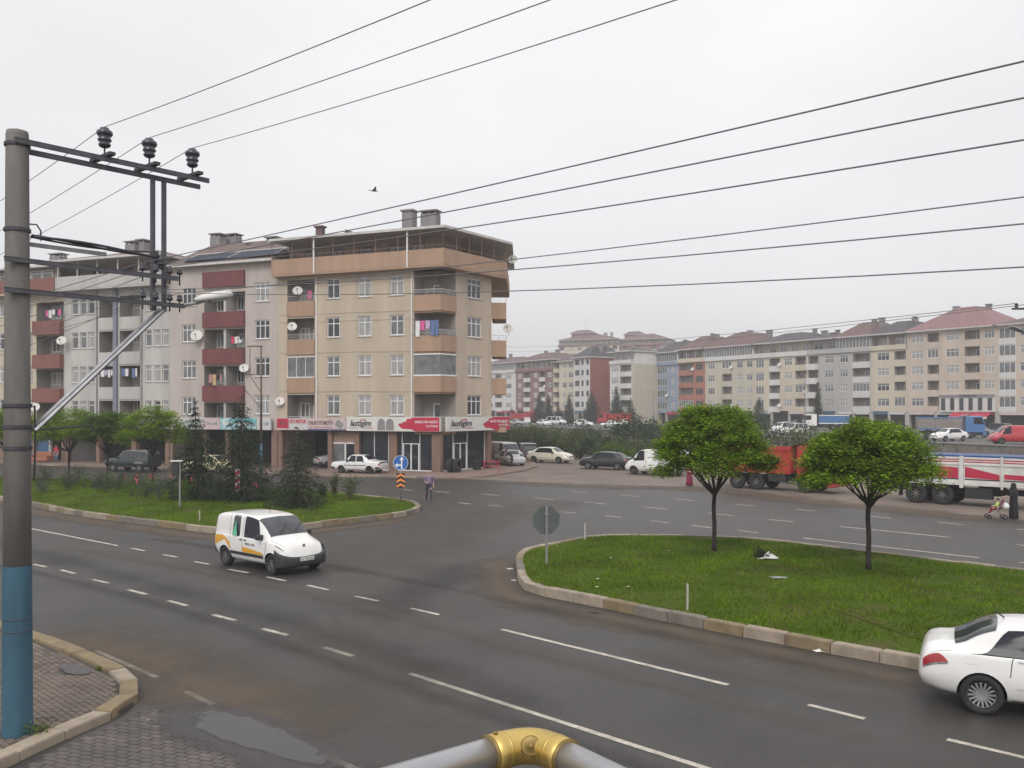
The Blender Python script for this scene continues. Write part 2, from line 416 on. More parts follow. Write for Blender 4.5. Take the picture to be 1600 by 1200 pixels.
# ---------------- painted markings
def dash(a, b, wd=0.13, z=0.011):
    a = np.array(a); b = np.array(b); t = (b-a)/np.linalg.norm(b-a); nn = np.array([-t[1], t[0]])*wd/2
    n = max(1, int(np.linalg.norm(b-a)/0.6)); m = MB(); vs = []; fs = []
    for i in range(n+1):
        p = a+(b-a)*i/n; j0, j1 = random.uniform(.86,1.05), random.uniform(.86,1.05)
        vs += [(*(p+nn*j0), z), (*(p-nn*j1), z)]
    for i in range(n): fs.append((2*i, 2*i+1, 2*i+3, 2*i+2))
    m.add(vs, fs); return m.build('lane_marking', 'paint_line', road)
segs = [(47,826,184,853),(206,857,226,861),(255,867,277,871),(304,878,327,882),(357,890,388,895.5),(417,902,446,908),(481,915,513,922),(554,932,591,939.5),(642,951,686,961),(784,984,1138,1071),(1263,1102,1351,1124),(1480,1156,1640,1194),
 (52,882,73,886.5),(95,891,117,896.5),(146,906,170,911.5),(201,922,229,929),(263,939,293,947),(333,961,368,970),(411,983,449,993),(507,1012,552,1026),(640,1053,1130,1210),
 (290,1081,333,1102),(383,1124,435,1147),(502,1179,575,1211)]
for s_ in segs: dash(g(s_[0],s_[1]), g(s_[2],s_[3]), 0.13 if s_[1] < 1050 else 0.125)
dash(g(150,1017), g(245,1059), 0.11)
seg2 = [(912,784.5,948,788),(968,773.5,998,776),(1003,792,1043,796),(1056,780,1085,782.5),(1105,802,1147,806),(1148,788,1180,791),(1201,812,1240,815.5),(878,800,899,802),(945,806,971,809),(1016,814,1043,817),(1080,821,1111,825),(1154,829,1185,833),(835,778,865,781),(891,768,919,770.5),(822,794.5,835,796),(679,768,703,770),(751,772,780,774.5),(716,785.5,736,788),(764,789.5,787,792),(630,765,645,766.3),(1255,841,1530,872),(1312,823,1485,840),(1360,807,1392,810),(1465,816,1505,820),(1588,827,1625,831),(1588,851,1640,858),(1592,879,1640,885),(1243,796,1274,799),(503,774,600,780.5)]
for s_ in seg2: dash(g(s_[0],s_[1]), g(s_[2],s_[3]), 0.14)

# ---------------- dirt washed along the kerbs and across the junction (stains with ragged edges)
def stain_mat(name, col, scale, lo, hi, amount, rough=0.9, spec=0.5):
    m = bpy.data.materials.new(name); m.use_nodes = True; n = m.node_tree; bs = n.nodes['Principled BSDF']
    bs.inputs['Base Color'].default_value = (*col, 1); bs.inputs['Roughness'].default_value = rough; bs.inputs['Specular IOR Level'].default_value = spec
    t = n.nodes.new('ShaderNodeNewGeometry'); no = n.nodes.new('ShaderNodeTexNoise'); no.inputs['Scale'].default_value = scale; no.inputs['Detail'].default_value = 8; no.inputs['Roughness'].default_value = .65
    n.links.new(t.outputs['Position'], no.inputs['Vector'])
    at = n.nodes.new('ShaderNodeAttribute'); at.attribute_name = 'edge'
    mu = n.nodes.new('ShaderNodeMapRange'); mu.inputs['From Min'].default_value = lo; mu.inputs['From Max'].default_value = hi; mu.inputs['To Max'].default_value = amount
    ad = n.nodes.new('ShaderNodeMath'); ad.operation = 'MULTIPLY_ADD'; ad.inputs[1].default_value = 0.55
    n.links.new(at.outputs['Fac'], ad.inputs[0]); n.links.new(no.outputs['Fac'], ad.inputs[2])
    n.links.new(ad.outputs[0], mu.inputs['Value']); n.links.new(mu.outputs[0], bs.inputs['Alpha'])
    MATS[name] = m
stain_mat('dirt_stain', (0.115,0.085,0.060), 0.55, 0.60, 1.0, 0.70)
stain_mat('tar_stain', (0.028,0.026,0.026), 0.35, 0.70, 1.05, 0.28)
stain_mat('dust_stain', (0.115,0.096,0.083), 0.4, 0.62, 1.05, 0.42)
stain_mat('puddle_water', (0.050,0.045,0.045), 2.2, 0.62, 0.80, 0.9, 0.14, 0.28)
stain_mat('damp', (0.040,0.035,0.034), 1.4, 0.55, 0.95, 0.75, 0.35, 0.5)
def stain(name, path, w0, w1, mat, z, rows=5):
    """strip along a path: attribute 'edge' is 1 in the middle and 0 at the rim"""
    P = resample(catmull(path, 6), 0.6); V = []; E = []; n = len(P)
    for i, p in enumerate(P):
        t = P[min(i+1,n-1)]-P[max(i-1,0)]; t = t/np.linalg.norm(t); nn = np.array([-t[1], t[0]])
        for k in range(rows):
            f = k/(rows-1); q = p+nn*(w0+(w1-w0)*f); V.append((q[0], q[1], z))
            e = min(f, 1-f)*2; e *= min(1, i/4, (n-1-i)/4); E.append(e)
    F = [(i*rows+k, i*rows+k+1, (i+1)*rows+k+1, (i+1)*rows+k) for i in range(n-1) for k in range(rows-1)]
    m = MB(); m.add(V, F); o = m.build(name, mat, road)
    at = o.data.attributes.new('edge', 'FLOAT', 'POINT'); at.data.foreach_set('value', E)
    return o
stain('dirt_stain', [g(815,862),g(800,885),g(806,915),g(843,938),g(981,966),g(1148,1001),g(1356,1042),g(1600,1090)], -1.6, 0.7, 'dirt_stain', 0.016)
stain('dirt_stain', [g(0,783),g(120,808),g(240,825),g(340,838),g(400,840),g(477,830),g(611,813),g(655,803)], -1.5, 0.6, 'dirt_stain', 0.016)
stain('dirt_stain', [g(51,985),g(128,1018),g(215,1060),g(320,1110),g(480,1200)], -1.4, 2.6, 'dirt_stain', 0.0155)
stain('dust_stain', [g(480,960),g(520,1010),g(600,1060),g(700,1120),g(800,1200)], -1.6, 1.4, 'dust_stain', 0.017)
stain('dust_stain', [g(500,900),g(600,860),g(700,825),g(800,800),g(900,780)], -3.5, 3.5, 'dust_stain', 0.0175)
stain('tar_stain', [g(760,870),g(700,900),g(640,930),g(560,1000)], -2.2, 2.2, 'tar_stain', 0.019)
stain('dirt_stain', [g(760,755),g(939,762),g(1110,767),g(1270,786),g(1600,820)], -1.8, 3.0, 'dirt_stain', 0.0165)
stain('tar_stain', [g(-60,830),g(200,900),g(420,960),g(640,1030),g(1000,1150)], -1.5, 1.2, 'tar_stain', 0.0195)
stain('dust_stain', [g(900,1000),g(1100,1040),g(1300,1080),g(1500,1130)], -0.8, 0.8, 'dust_stain', 0.0185)

for off_ in (-1.2,2.1,5.2):      # worn wheel tracks along the near carriageway
    tr_ = [np.array(g(*p_)) for p_ in ((-40,858),(200,905),(420,962),(640,1030),(1000,1140),(1300,1235))]; dd_ = np.array([.695,.719])*off_
    stain('tyre_track', [tuple(p_+dd_) for p_ in tr_], -.6, .6, 'tar_stain' if off_ != 2.1 else 'dust_stain', 0.0200+off_*.0001)
# ---------------- near pavement with its kerb, pavers, puddles
cw = [g(-40,968), g(51,997), g(128,1027), g(168,1044), g(203,1063), g(214,1082), g(209,1102), g(180,1121), g(107,1152), g(27,1190), g(-60,1230)]
cwp = catmull(cw, 6)
npoly = [tuple(p) for p in cwp] + [(-14,9.5), (-22,11), (-22,24)]
m = MB(); m.prism(npoly, -0.05, 0.085)
walk = tag(m.build('near_pavement', 'joint', fixn=True), kind='structure')
kst = kerb_run(walk, resample(cwp, 0.9), 0.30, 0.165, ['kerb_ochre','kerb_pale','kerb_ochre'], inner=-1, shift=.05)
def pavers(parent, poly, e, z, mat, L=0.20, W=0.10, gap=0.008, most=150, xr=None, skip=None, sink=None):
    e = np.array(e)/np.linalg.norm(e); nn = np.array([-e[1], e[0]])
    P = np.array(poly); c = P.mean(0); U = (P-c)@e; Vv = (P-c)@nn
    cells = []
    r = 0; v = Vv.min()
    while v < Vv.max():
        u = U.min()+(0.5*L if r % 2 else 0)
        while u < U.max():
            q = c+e*(u+L/2)+nn*(v+W/2); cells.append((q[0], q[1])); u += L+gap
        v += W+gap; r += 1
    C = np.array(cells); ok = in_poly(C[:,0], C[:,1], poly) & (C[:,1] > 11.2) & (C[:,0] > -0.60*C[:,1])
    if skip is not None: ok &= ~skip(C[:,0], C[:,1])
    C = C[ok]
    # the largest in the picture: near and in the frame
    order = np.argsort(C[:,1]); C = C[order]
    mshs = []
    for k in range(4):
        m = MB(); b = 0.006; h = 0.03
        vs = [(-L/2,-W/2,0),(L/2,-W/2,0),(L/2,W/2,0),(-L/2,W/2,0),(-L/2+b,-W/2+b,h),(L/2-b,-W/2+b,h),(L/2-b,W/2-b,h),(-L/2+b,W/2-b,h)]
        m.add(vs, [(0,1,5,4),(1,2,6,5),(2,3,7,6),(3,0,4,7),(4,5,6,7)]); mshs.append(m.mesh('paver', mat))
    ang = math.atan2(e[1], e[0]); rest = MB()
    for i, (x, y) in enumerate(C):
        dz = random.uniform(-0.004, 0.004)-(sink(x, y) if sink else 0)
        if i < most:
            o = ob('paver', mshs[i % 4], parent); o.location = (x, y, z+dz); o.rotation_euler = (random.uniform(-.02,.02), random.uniform(-.02,.02), ang+random.uniform(-.02,.02))
        else:
            rest.tr(Matrix.Translation((x,y,z+dz)) @ Matrix.Rotation(ang+random.uniform(-.02,.02),4,'Z'))
            me = mshs[0]; rest.add([tuple(v.co) for v in me.vertices], [tuple(p.vertices) for p in me.polygons])
    if rest.v: tag(rest.build('paver_field', mat, parent), kind='stuff')
    return len(C)
inner = [tuple(p) for p in npoly]
cwi = [np.array(p) for p in cwp]
def near_kerb(x, y):
    d = np.full(np.shape(x), 9.0)
    for p in resample(cwp, 0.15): d = np.minimum(d, np.hypot(x-p[0], y-p[1]))
    return d < 0.34
pavers(walk, inner, (0.72,-0.69), 0.08, 'paver', skip=lambda x,y: near_kerb(x,y) | (np.hypot(x-g(27,1155)[0], y-g(27,1155)[1]) < .3), most=290,
       sink=lambda x,y: 0.03*math.exp(-((x-g(112,1055)[0])**2+(y-g(112,1055)[1])**2)/0.25))
yard_poly = [g(196,1120), g(215,1098), g(260,1118), g(300,1126), g(330,1150), g(360,1165), g(430,1185), g(560,1225), g(400,1300), g(60,1300), g(40,1205), g(110,1160)]
yard = sheet('yard', yard_poly, 0.0215, 'joint')
pavers(yard, yard_poly, (0.93,-0.36), 0.012, 'paver_dark', L=0.21, W=0.105, most=290, skip=lambda x,y: near_kerb(x,y))
def blob(name, cpts, z, mat):
    P = resample(list(catmull([g(*p) for p in cpts], 5, True))+[np.array(g(*cpts[0]))], 0.12)[:-1]; c = np.mean(P, axis=0); n = len(P); V = [(c[0],c[1],z)]; E = [1.0]
    for f, e in ((.6,1.0),(.85,.7),(1.0,.35),(1.15,0.0)):
        for p in P: q = c+(p-c)*f; V.append((q[0],q[1],z)); E.append(e)
    F = [(0,1+i,1+(i+1)%n) for i in range(n)]
    for k in range(3): F += [(1+k*n+i,1+(k+1)*n+i,1+(k+1)*n+(i+1)%n,1+k*n+(i+1)%n) for i in range(n)]
    mm = MB(); mm.add(V, F); o = mm.build(name, mat); at = o.data.attributes.new('edge','FLOAT','POINT'); at.data.foreach_set('value', E); tag(o, kind='structure'); return o
blob('damp_patch', [(250,1118),(300,1104),(370,1108),(450,1130),(520,1165),(590,1205),(540,1235),(420,1215),(330,1180),(260,1150)], 0.0475, 'damp')
blob('puddle', [(300,1128),(318,1118),(350,1117),(390,1126),(440,1146),(485,1170),(515,1192),(490,1200),(430,1186),(372,1168),(335,1155),(312,1143)], 0.0515, 'puddle_water')
blob('puddle', [(94,1052),(106,1047),(125,1050),(142,1058),(128,1064),(105,1061)], 0.118, 'puddle_water')

# ---------------- cracks in the old asphalt
def crack(pts, wd, seed):
    rj = random.Random(seed); P = resample([np.array(g(*p)) for p in pts], .12); V = []; n = len(P)
    for i, p in enumerate(P):
        t = P[min(i+1,n-1)]-P[max(i-1,0)]; t = t/np.linalg.norm(t); nn = np.array([-t[1],t[0]]); q = p+nn*rj.uniform(-.05,.05); w2 = wd*rj.uniform(.35,1)*min(1,(i+.3)/3,(n-1-i+.3)/3)
        V += [(*(q+nn*w2),.0225),(*(q-nn*w2),.0225)]
    m = MB(); m.add(V, [(2*i,2*i+1,2*i+3,2*i+2) for i in range(n-1)]); m.build('crack', 'dark', road)
crack([(262,1138),(284,1133),(300,1131),(318,1112)], .030, 1); crack([(455,905),(520,960),(560,1010)], .006, 2)
# ================================================================== BUILDINGS
pm('wall_beige', (0.46,0.385,0.30), 0.9, var=0.15, scale=0.6, bump=0.12, bscale=30, streak=True, detail=7)
pm('wall_orange', (0.36,0.238,0.165), 0.9, var=0.12, scale=0.8, bump=0.1, bscale=30, streak=True)
pm('wall_pinkgrey', (0.45,0.395,0.36), 0.9, var=0.18, scale=0.5, bump=0.12, bscale=30, streak=True, detail=7)
pm('wall_grey', (0.44,0.425,0.40), 0.9, var=0.20, scale=0.5, bump=0.12, bscale=30, streak=True, detail=7)
pm('wall_cream', (0.50,0.44,0.34), 0.9, var=0.10, scale=0.6, streak=True)
pm('panel_maroon', (0.155,0.048,0.050), 0.85, var=0.15, scale=1.2, streak=True)
pm('panel_brownred', (0.21,0.085,0.072), 0.85, var=0.15, scale=1.2, streak=True)
pm('roof_brown', (0.125,0.088,0.080), 0.85, var=0.2, scale=2.0, bump=0.2, bscale=20)
pm('roof_dark', (0.055,0.052,0.056), 0.7, var=0.2, scale=1.5)
pm('roof_sheet_blue', (0.025,0.032,0.055), 0.6, var=0.2, scale=1.5, spec=0.15)
pm('roof_pink', (0.215,0.115,0.12), 0.7, var=0.12, scale=0.8)
pm('roof_redbrown', (0.13,0.078,0.075), 0.8, var=0.18, scale=0.8)
pm('fascia', (0.50,0.48,0.46), 0.7, var=0.15, scale=1.0)
pm('soffit', (0.21,0.185,0.175), 0.9, var=0.1)
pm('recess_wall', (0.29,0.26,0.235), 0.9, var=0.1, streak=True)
pm('terrace_wall', (0.30,0.225,0.19), 0.9, var=0.15)
pm('chimney_grey', (0.22,0.205,0.21), 0.9, var=0.18, scale=2, streak=True)
pm('upvc', (0.72,0.71,0.70), 0.4, var=0.05)
pm('frame_brown', (0.12,0.085,0.07), 0.5)
pm('glass_dark', (0.030,0.034,0.040), 0.08, var=0.3, scale=0.7, spec=0.7)
pm('glass_curtain', (0.30,0.30,0.295), 0.18, var=0.25, scale=3.5, spec=0.6, streak=True)
pm('glass_mid', (0.13,0.135,0.14), 0.12, var=0.4, scale=1.8, spec=0.7)
pm('rail_metal', (0.50,0.50,0.50), 0.4, metal=0.4)
pm('dish', (0.60,0.58,0.54), 0.6, var=0.12, scale=2)
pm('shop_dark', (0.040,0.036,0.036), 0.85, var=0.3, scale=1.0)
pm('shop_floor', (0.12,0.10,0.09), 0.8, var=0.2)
pm('column_brown', (0.20,0.125,0.095), 0.8, var=0.15, streak=True)
pm('shop_glass', (0.022,0.026,0.034), 0.06, var=0.4, scale=0.8, spec=0.7)
pm('door_tan', (0.27,0.19,0.15), 0.7, var=0.12)
pm('shutter_blue', (0.045,0.10,0.19), 0.6, var=0.15)
for nm, c in dict(cloth_pink=(0.62,0.12,0.30), cloth_white=(0.68,0.67,0.68), cloth_blue=(0.12,0.17,0.34), cloth_lilac=(0.45,0.36,0.50), cloth_red=(0.55,0.05,0.10), cloth_rose=(0.42,0.22,0.20), cloth_tan=(0.45,0.33,0.17), cloth_black=(0.02,0.02,0.025)).items():
    pm(nm, c, 0.9, var=0.15, scale=5)

class Fr:
    """a facade: local x runs to the viewer's right along it, local y goes into the building"""
    def __init__(s, o, e):
        e = np.array(e, float); s.e = e/np.linalg.norm(e); s.o = np.array(o, float); s.n = np.array([-s.e[1], s.e[0]])
    def x(s, px, d=0.0):
        k = (px-CXP)/FPX; ox, oy = s.o+s.n*d
        return (k*oy-ox)/(s.e[0]-k*s.e[1])
    def Y(s, x, d=0.0): return (s.o+s.e*x+s.n*d)[1]
    def z(s, px, py, d=0.0): return zz(py, s.Y(s.x(px, d), d))
    def w(s, x, d=0.0): p = s.o+s.e*x+s.n*d; return (p[0], p[1])
    def sub(s, px): return Fr(s.w(s.x(px)), s.e)
    def root(s, name): return empty(name, (s.o[0], s.o[1], 0), math.atan2(s.e[1], s.e[0]))
    def mat(s): return Matrix.Translation((s.o[0], s.o[1], 0)) @ Matrix.Rotation(math.atan2(s.e[1], s.e[0]), 4, 'Z')

def wall(mb, x0, x1, z0, z1, ops, y=0.0, rev=0.14):
    """wall sheet with openings (a,b,c,d) and their reveals"""
    xs = sorted(set([x0, x1]+[v for o in ops for v in o[:2] if x0 < v < x1])); zs = sorted(set([z0, z1]+[v for o in ops for v in o[2:4] if z0 < v < z1]))
    for i in range(len(xs)-1):
        for j in range(len(zs)-1):
            cx, cz = (xs[i]+xs[i+1])/2, (zs[j]+zs[j+1])/2
            if any(o[0] < cx < o[1] and o[2] < cz < o[3] for o in ops): continue
            mb.quad((xs[i],y,zs[j]),(xs[i+1],y,zs[j]),(xs[i+1],y,zs[j+1]),(xs[i],y,zs[j+1]))
    for (a,b,c,d) in [o[:4] for o in ops]:
        r = y+rev
        mb.quad((a,y,c),(a,y,d),(a,r,d),(a,r,c)); mb.quad((b,y,c),(b,r,c),(b,r,d),(b,y,d))
        mb.quad((a,y,d),(b,y,d),(b,r,d),(a,r,d)); mb.quad((a,y,c),(a,r,c),(b,r,c),(b,y,c))

WIN = {}
def win_meshes(wd, ht, style):
    key = (round(wd,2), round(ht,2), style)
    if key in WIN: return WIN[key]
    wd, ht = key[0], key[1]; t = 0.07 if wd > 0.8 else 0.055; m = MB()
    m.box(0,wd,0,.06,0,t); m.box(0,wd,0,.06,ht-t,ht); m.box(0,t,0,.06,t,ht-t); m.box(wd-t,wd,0,.06,t,ht-t)
    if style in ('cross','cross3','far2','far3'):
        tz = ht*0.70; m.box(t,wd-t,.002,.058,tz-t/2,tz+t/2)
        for k in range(1, 3 if style in ('cross3','far3') else 2):
            n = 3 if style in ('cross3','far3') else 2
            x = wd*k/n; m.box(x-t/2,x+t/2,.001,.059,t,tz-t/2)
            m.box(x-t/2,x+t/2,.001,.059,tz+t/2,ht-t)
    elif style == 'tall':
        tz = ht*0.74; m.box(t,wd-t,.002,.058,tz-t/2,tz+t/2)
    elif style == 'two':
        m.box(wd/2-t/2,wd/2+t/2,.001,.059,t,ht-t)
    elif style == 'many':
        n = max(3, int(wd/0.75))
        for k in range(1, n): x = wd*k/n; m.box(x-t/2,x+t/2,.001,.059,t,ht-t)
    p = MB(); p.quad((t*.6,.035,t*.6),(wd-t*.6,.035,t*.6),(wd-t*.6,.035,ht-t*.6),(t*.6,.035,ht-t*.6))
    WIN[key] = (m, p, {}); return WIN[key]
def window(root, x, z, wd, ht, style='cross', y=0.08, glass=None, frame='upvc', sill=True):
    m, p, cache = win_meshes(wd, ht, style)
    gl = glass or random.choice(['glass_dark','glass_curtain','glass_mid','glass_curtain'])
    for k, (b, mt) in dict(f=(m, frame), g=(p, gl)).items():
        if (k, mt) not in cache: cache[(k, mt)] = b.mesh('window' if k == 'f' else 'pane', mt)
    o = ob('window', cache[('f', frame)], root); o.location = (x, y, z)
    q = ob('pane', cache[('g', gl)], o)
    if sill:
        key = ('s', round(wd,2))
        if key not in cache:
            s = MB(); s.box(-.06, wd+.06, -.16, 0.0, -.06, -.003); cache[key] = s.mesh('sill', 'fascia')
        ob('sill', cache[key], o)
    return o
def dish_on(root, x, y, z, r=0.45, yaw=0.0, tilt=0.45):
    m = MB(); T = Matrix.Translation((x,y,z)) @ Matrix.Rotation(yaw,4,'Z') @ Matrix.Rotation(PI/2-tilt,4,'X')
    m.tr(T)
    prof = [(0.001,-.13*r/.45)]+[(r*k/6, -.13*r/.45*(1-(k/6)**2)) for k in range(1,7)]+[(r, .02),(r*.97,.012)]
    m.lathe(prof, 20)
    o = m.build('satellite_dish', 'dish', root, smooth=True)
    a = MB(); a.tr(T); a.tube([(0,-r*.9,0),(0,-r*.35,r*.95)], 0.016, 6); a.cbox((0,-r*.33,r*1.0),(.09,.09,.13))
    a.tr(Matrix.Identity(4)); a.tube([(x,y,z),(x,y+.25,z-.05),(x,y+.25,z-.55)], 0.022, 6)
    a.build('bracket', 'steel_dark', o)
    return o
def railing(root, x0, x1, z0, z1, y, ends=0.0, bars=3, mat='rail_metal'):
    m = MB()
    m.tube([(x0,y,z1),(x1,y,z1)], .028, 6)
    for k in range(bars): z = z0+(z1-z0)*(k+.3)/(bars+.1); m.tube([(x0,y,z),(x1,y,z)], .014, 5)
    n = max(2, int((x1-x0)/0.9)+1)
    for k in range(n): x = x0+.02+(x1-x0-.04)*k/(n-1); m.tube([(x,y,z0-.02),(x,y,z1)], .018, 5)
    if ends:
        for x in (x0, x1): m.tube([(x,y,z1),(x,y+ends,z1)], .028, 6)
    return m.build('railing', mat, root)
def chimney(root, x0, x1, y0, y1, z0, z1, mat='chimney_grey', legs=True):
    m = MB(); m.box(x0,x1,y0,y1,z0,z1-.3)
    o = m.build('chimney', mat, root)
    c = MB(); e = .12
    if legs:
        for a in (x0+.05, (x0+x1)/2-.08, x1-.2):
            for b in (y0+.05, y1-.2): c.box(a, a+.15, b, b+.15, z1-.3, z1-.1)
        c.box(x0-e,x1+e,y0-e,y1+e,z1-.1,z1)
    else: c.box(x0-e,x1+e,y0-e,y1+e,z1-.3,z1-.16)
    c.build('cap', mat, o); return o
def hip_roof(root, poly_in, z0, rise, mat, thick=0.2, fmat='fascia', inset=0.55, name='roof'):
    """plate with fascia and sloped faces up to an inset top ring"""
    P = np.array(poly_in); c = P.mean(0); n = len(P)
    m = MB(); m.prism([tuple(p) for p in P], z0, z0+thick); f = m.build('eave', fmat, root, fixn=True)
    r = MB(); I = c+(P-c)*(1-inset); Po = c+(P-c)*0.992
    vs = [(p[0],p[1],z0+thick+.004) for p in Po]+[(p[0],p[1],z0+thick+rise) for p in I]
    r.add(vs, [(i,(i+1)%n,n+(i+1)%n,n+i) for i in range(n)]+[tuple(range(n,2*n))])
    o = r.build(name, mat, root, fixn=True); return o
def laundry(root_fr, x0, x1, z, y, mats, label, hmax=0.7):
    """clothes on a line: one hanging thing made of separate garments"""
    T = root_fr.mat(); x = x0; r = None
    cx = root_fr.w((x0+x1)/2, y)
    r = empty('laundry', (cx[0], cx[1], z), math.atan2(root_fr.e[1], root_fr.e[0]))
    tag(r, label, 'laundry', 'washing hung on the balconies')
    ln = MB(); ln.tube([(x0-(x0+x1)/2-.1,0,0),(x1-(x0+x1)/2+.1,0,0)], .008, 5); ln.build('washing_line', 'wire', r)
    i = 0
    while x < x1-.1:
        wd = min(random.uniform(.28,.5), x1-x); h = random.uniform(.5,1)*hmax; m = MB(); n = 5; rows = 4; vs = []
        for j in range(rows):
            for k in range(n): vs.append((x-(x0+x1)/2+wd*k/(n-1)*(1-.06*j*random.random()), .03*math.sin(k*2.1+i)+(.02 if j else 0), .006-h*j/(rows-1)+random.uniform(-.02,.02)*(j>0)))
        m.add(vs, [(j*n+k, j*n+k+1, (j+1)*n+k+1, (j+1)*n+k) for j in range(rows-1) for k in range(n-1)])
        m.build('garment', mats[i % len(mats)], r, smooth=True); x += wd+.03; i += 1
    return r
def recess(mb, x0, x1, z0, z1, dep):
    """balcony interior: floor, ceiling, back and sides"""
    mb.quad((x0,.0,z0),(x1,.0,z0),(x1,dep,z0),(x0,dep,z0)); mb.quad((x0,0,z1),(x0,dep,z1),(x1,dep,z1),(x1,0,z1))
    mb.quad((x0,dep,z0),(x1,dep,z0),(x1,dep,z1),(x0,dep,z1))
    mb.quad((x0,0,z0),(x0,dep,z0),(x0,dep,z1),(x0,0,z1)); mb.quad((x1,0,z0),(x1,0,z1),(x1,dep,z1),(x1,dep,z0))
def door(root, x, z, y, wd=.85, ht=2.1, frame='upvc', glass='glass_dark'):
    m = MB(); t=.09; m.box(0,t,-.05,0,0,ht); m.box(wd-t,wd,-.05,0,0,ht); m.box(t,wd-t,-.05,0,ht-t,ht); m.box(t,wd-t,-.05,0,0,.12); m.box(t,wd-t,-.05,0,ht*.42,ht*.42+.08)
    o = m.build('door', frame, root); o.location = (x, y-.004, z)
    p = MB(); p.quad((t,-.02,.1),(wd-t,-.02,.1),(wd-t,-.02,ht-t),(t,-.02,ht-t)); p.build('pane', glass, o); return o

P1 = np.array([-5.6, 70.0]); eA = np.array([0.931,-0.364]); eA /= np.linalg.norm(eA)
FA = Fr(P1-eA*60, eA)
LV = [3.26+3.19*k for k in range(4)]
def text_mesh(name, s, size, mat, parent, loc, rot=(PI/2,0,0), shear=0.0, bold=0.0, width=None, align='LEFT', ext=0.004):
    c = bpy.data.curves.new(name, 'FONT'); c.body = s; c.size = size; c.shear = shear; c.offset = bold; c.extrude = ext; c.align_x = align; c.resolution_u = 2
    t = bpy.data.objects.new(name, c); COL.objects.link(t)
    dg = bpy.context.evaluated_depsgraph_get(); me = bpy.data.meshes.new_from_object(t.evaluated_get(dg)); bpy.data.objects.remove(t); bpy.data.curves.remove(c)
    me.materials.clear(); me.materials.append(MATS[mat]); o = ob(name, me, parent)
    if width and len(me.vertices):
        xs = [v.co.x for v in me.vertices]; k = width/max(1e-6, max(xs)-min(xs)); o.scale = (k,1,1)
    o.location = loc; o.rotation_euler = rot; return o

# ---------------------------------------------------------------- corner building
C = FA.sub(434)                      # its left end
cb = C.root('apartment_building'); tag(cb, 'tan five storey corner apartment block with orange balcony bands and a tyre shop below', 'building')
W1 = C.x(690)                        # the bend at the corner, about x = |L P1|
W1 = float(np.dot(P1-C.o, C.e))
eB = np.array([0.577,0.816]); eB /= np.linalg.norm(eB)
TB = Matrix.Translation((W1,0,0)) @ Matrix.Rotation(math.atan2(eB[1],eB[0])-math.atan2(C.e[1],C.e[0]), 4, 'Z')
B = Fr(P1, eB); WB = B.x(768)
def cl(p):                            # world (x,y) -> building local
    d = np.array(p)-C.o; return (float(d@C.e), float(d@C.n))
p2 = cl(B.w(WB)); p3 = cl((-2.2, 90.0)); p4 = (0.0, 15.0)
colw = [(C.x(510.5), C.x(531)), (C.x(559), C.x(580)), (C.x(609), C.x(631))]
xb0, xb1 = C.x(449), C.x(491.5); xa = C.x(647); xbB = B.x(712); wb = (B.x(730.5), B.x(752.5))
ZT = 16.05
opsA = [(a,b,z+1.28,z+2.92) for z in LV for (a,b) in colw]+[(xb0,xb1,z+.0,z+2.97) for z in LV]
m = MB(); wall(m, 0, xa, LV[0], ZT, opsA)
m.quad((0,0,LV[0]),(0,0,ZT),(p4[0],p4[1],ZT),(p4[0],p4[1],LV[0]))
m.tr(TB); wall(m, xbB, WB, LV[0], ZT, [(wb[0],wb[1],z+1.28,z+2.92) for z in LV]); m.tr(Matrix.Identity(4))
m.quad((*p2,0),(*p3,0),(*p3,ZT),(*p2,ZT)); m.quad((*p3,0),(*p4,0),(*p4,ZT),(*p3,ZT)); m.quad((0,0,0),(0,0,LV[0]),(*p4,LV[0]),(*p4,0))
m.build('wall', 'wall_beige', cb)
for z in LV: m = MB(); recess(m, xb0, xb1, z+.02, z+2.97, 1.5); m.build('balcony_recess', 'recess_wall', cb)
# corner balcony interior
a_ = np.array((xa,0.)); c_ = np.array((W1,0.)); b_ = np.array(cl(B.w(xbB))); a2 = a_+np.array((0,1.7)); b2_ = np.array(cl(B.w(xbB,1.7)))
for z in LV:
    m = MB(); t = z+2.97; z_ = z+.02
    for p, q in ((a_,a2),(a2,b2_),(b2_,b_)): m.quad((*p,z_),(*q,z_),(*q,t),(*p,t))
    m.add([(*p,z_) for p in (a_,c_,b_,b2_,a2)], [(0,1,2,3,4)]); m.add([(*p,t) for p in (a_,c_,b_,b2_,a2)], [(4,3,2,1,0)])
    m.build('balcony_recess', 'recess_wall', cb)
for z in LV:                           # floor slabs closing over and under the corner balcony
    m = MB(); m.prism([tuple(p) for p in (a_+(.01,.02),c_+(0,.02),b_+(-.01,.02),b2_,a2)], z-.20, z+.015); m.build('floor_slab', 'wall_orange', cb, fixn=True)
def bent(parts, name, z0, z1, mat, off=.10, th=.14, parent=None):
    nA = np.array((0.,-1.)); eBl = np.array(cl(B.w(1)))-c_; nB = np.array((eBl[1],-eBl[0])); nB /= np.linalg.norm(nB)
    def lines(o):
        A = a_+nA*o; Bq = b_+nB*o
        bis = nA+nB; bis /= np.linalg.norm(bis); Cc = c_+bis*o/max(.3, float(bis@nA)); return A, Cc, Bq
    o1 = lines(off); o0 = lines(off-th); mm = MB()
    mm.prism([tuple(o1[0]),tuple(o1[1]),tuple(o0[1]),tuple(o0[0])], z0, z1); mm.prism([tuple(o1[1]),tuple(o1[2]),tuple(o0[2]),tuple(o0[1])], z0, z1)
    return mm.build(name, mat, parent or cb, fixn=True), o1
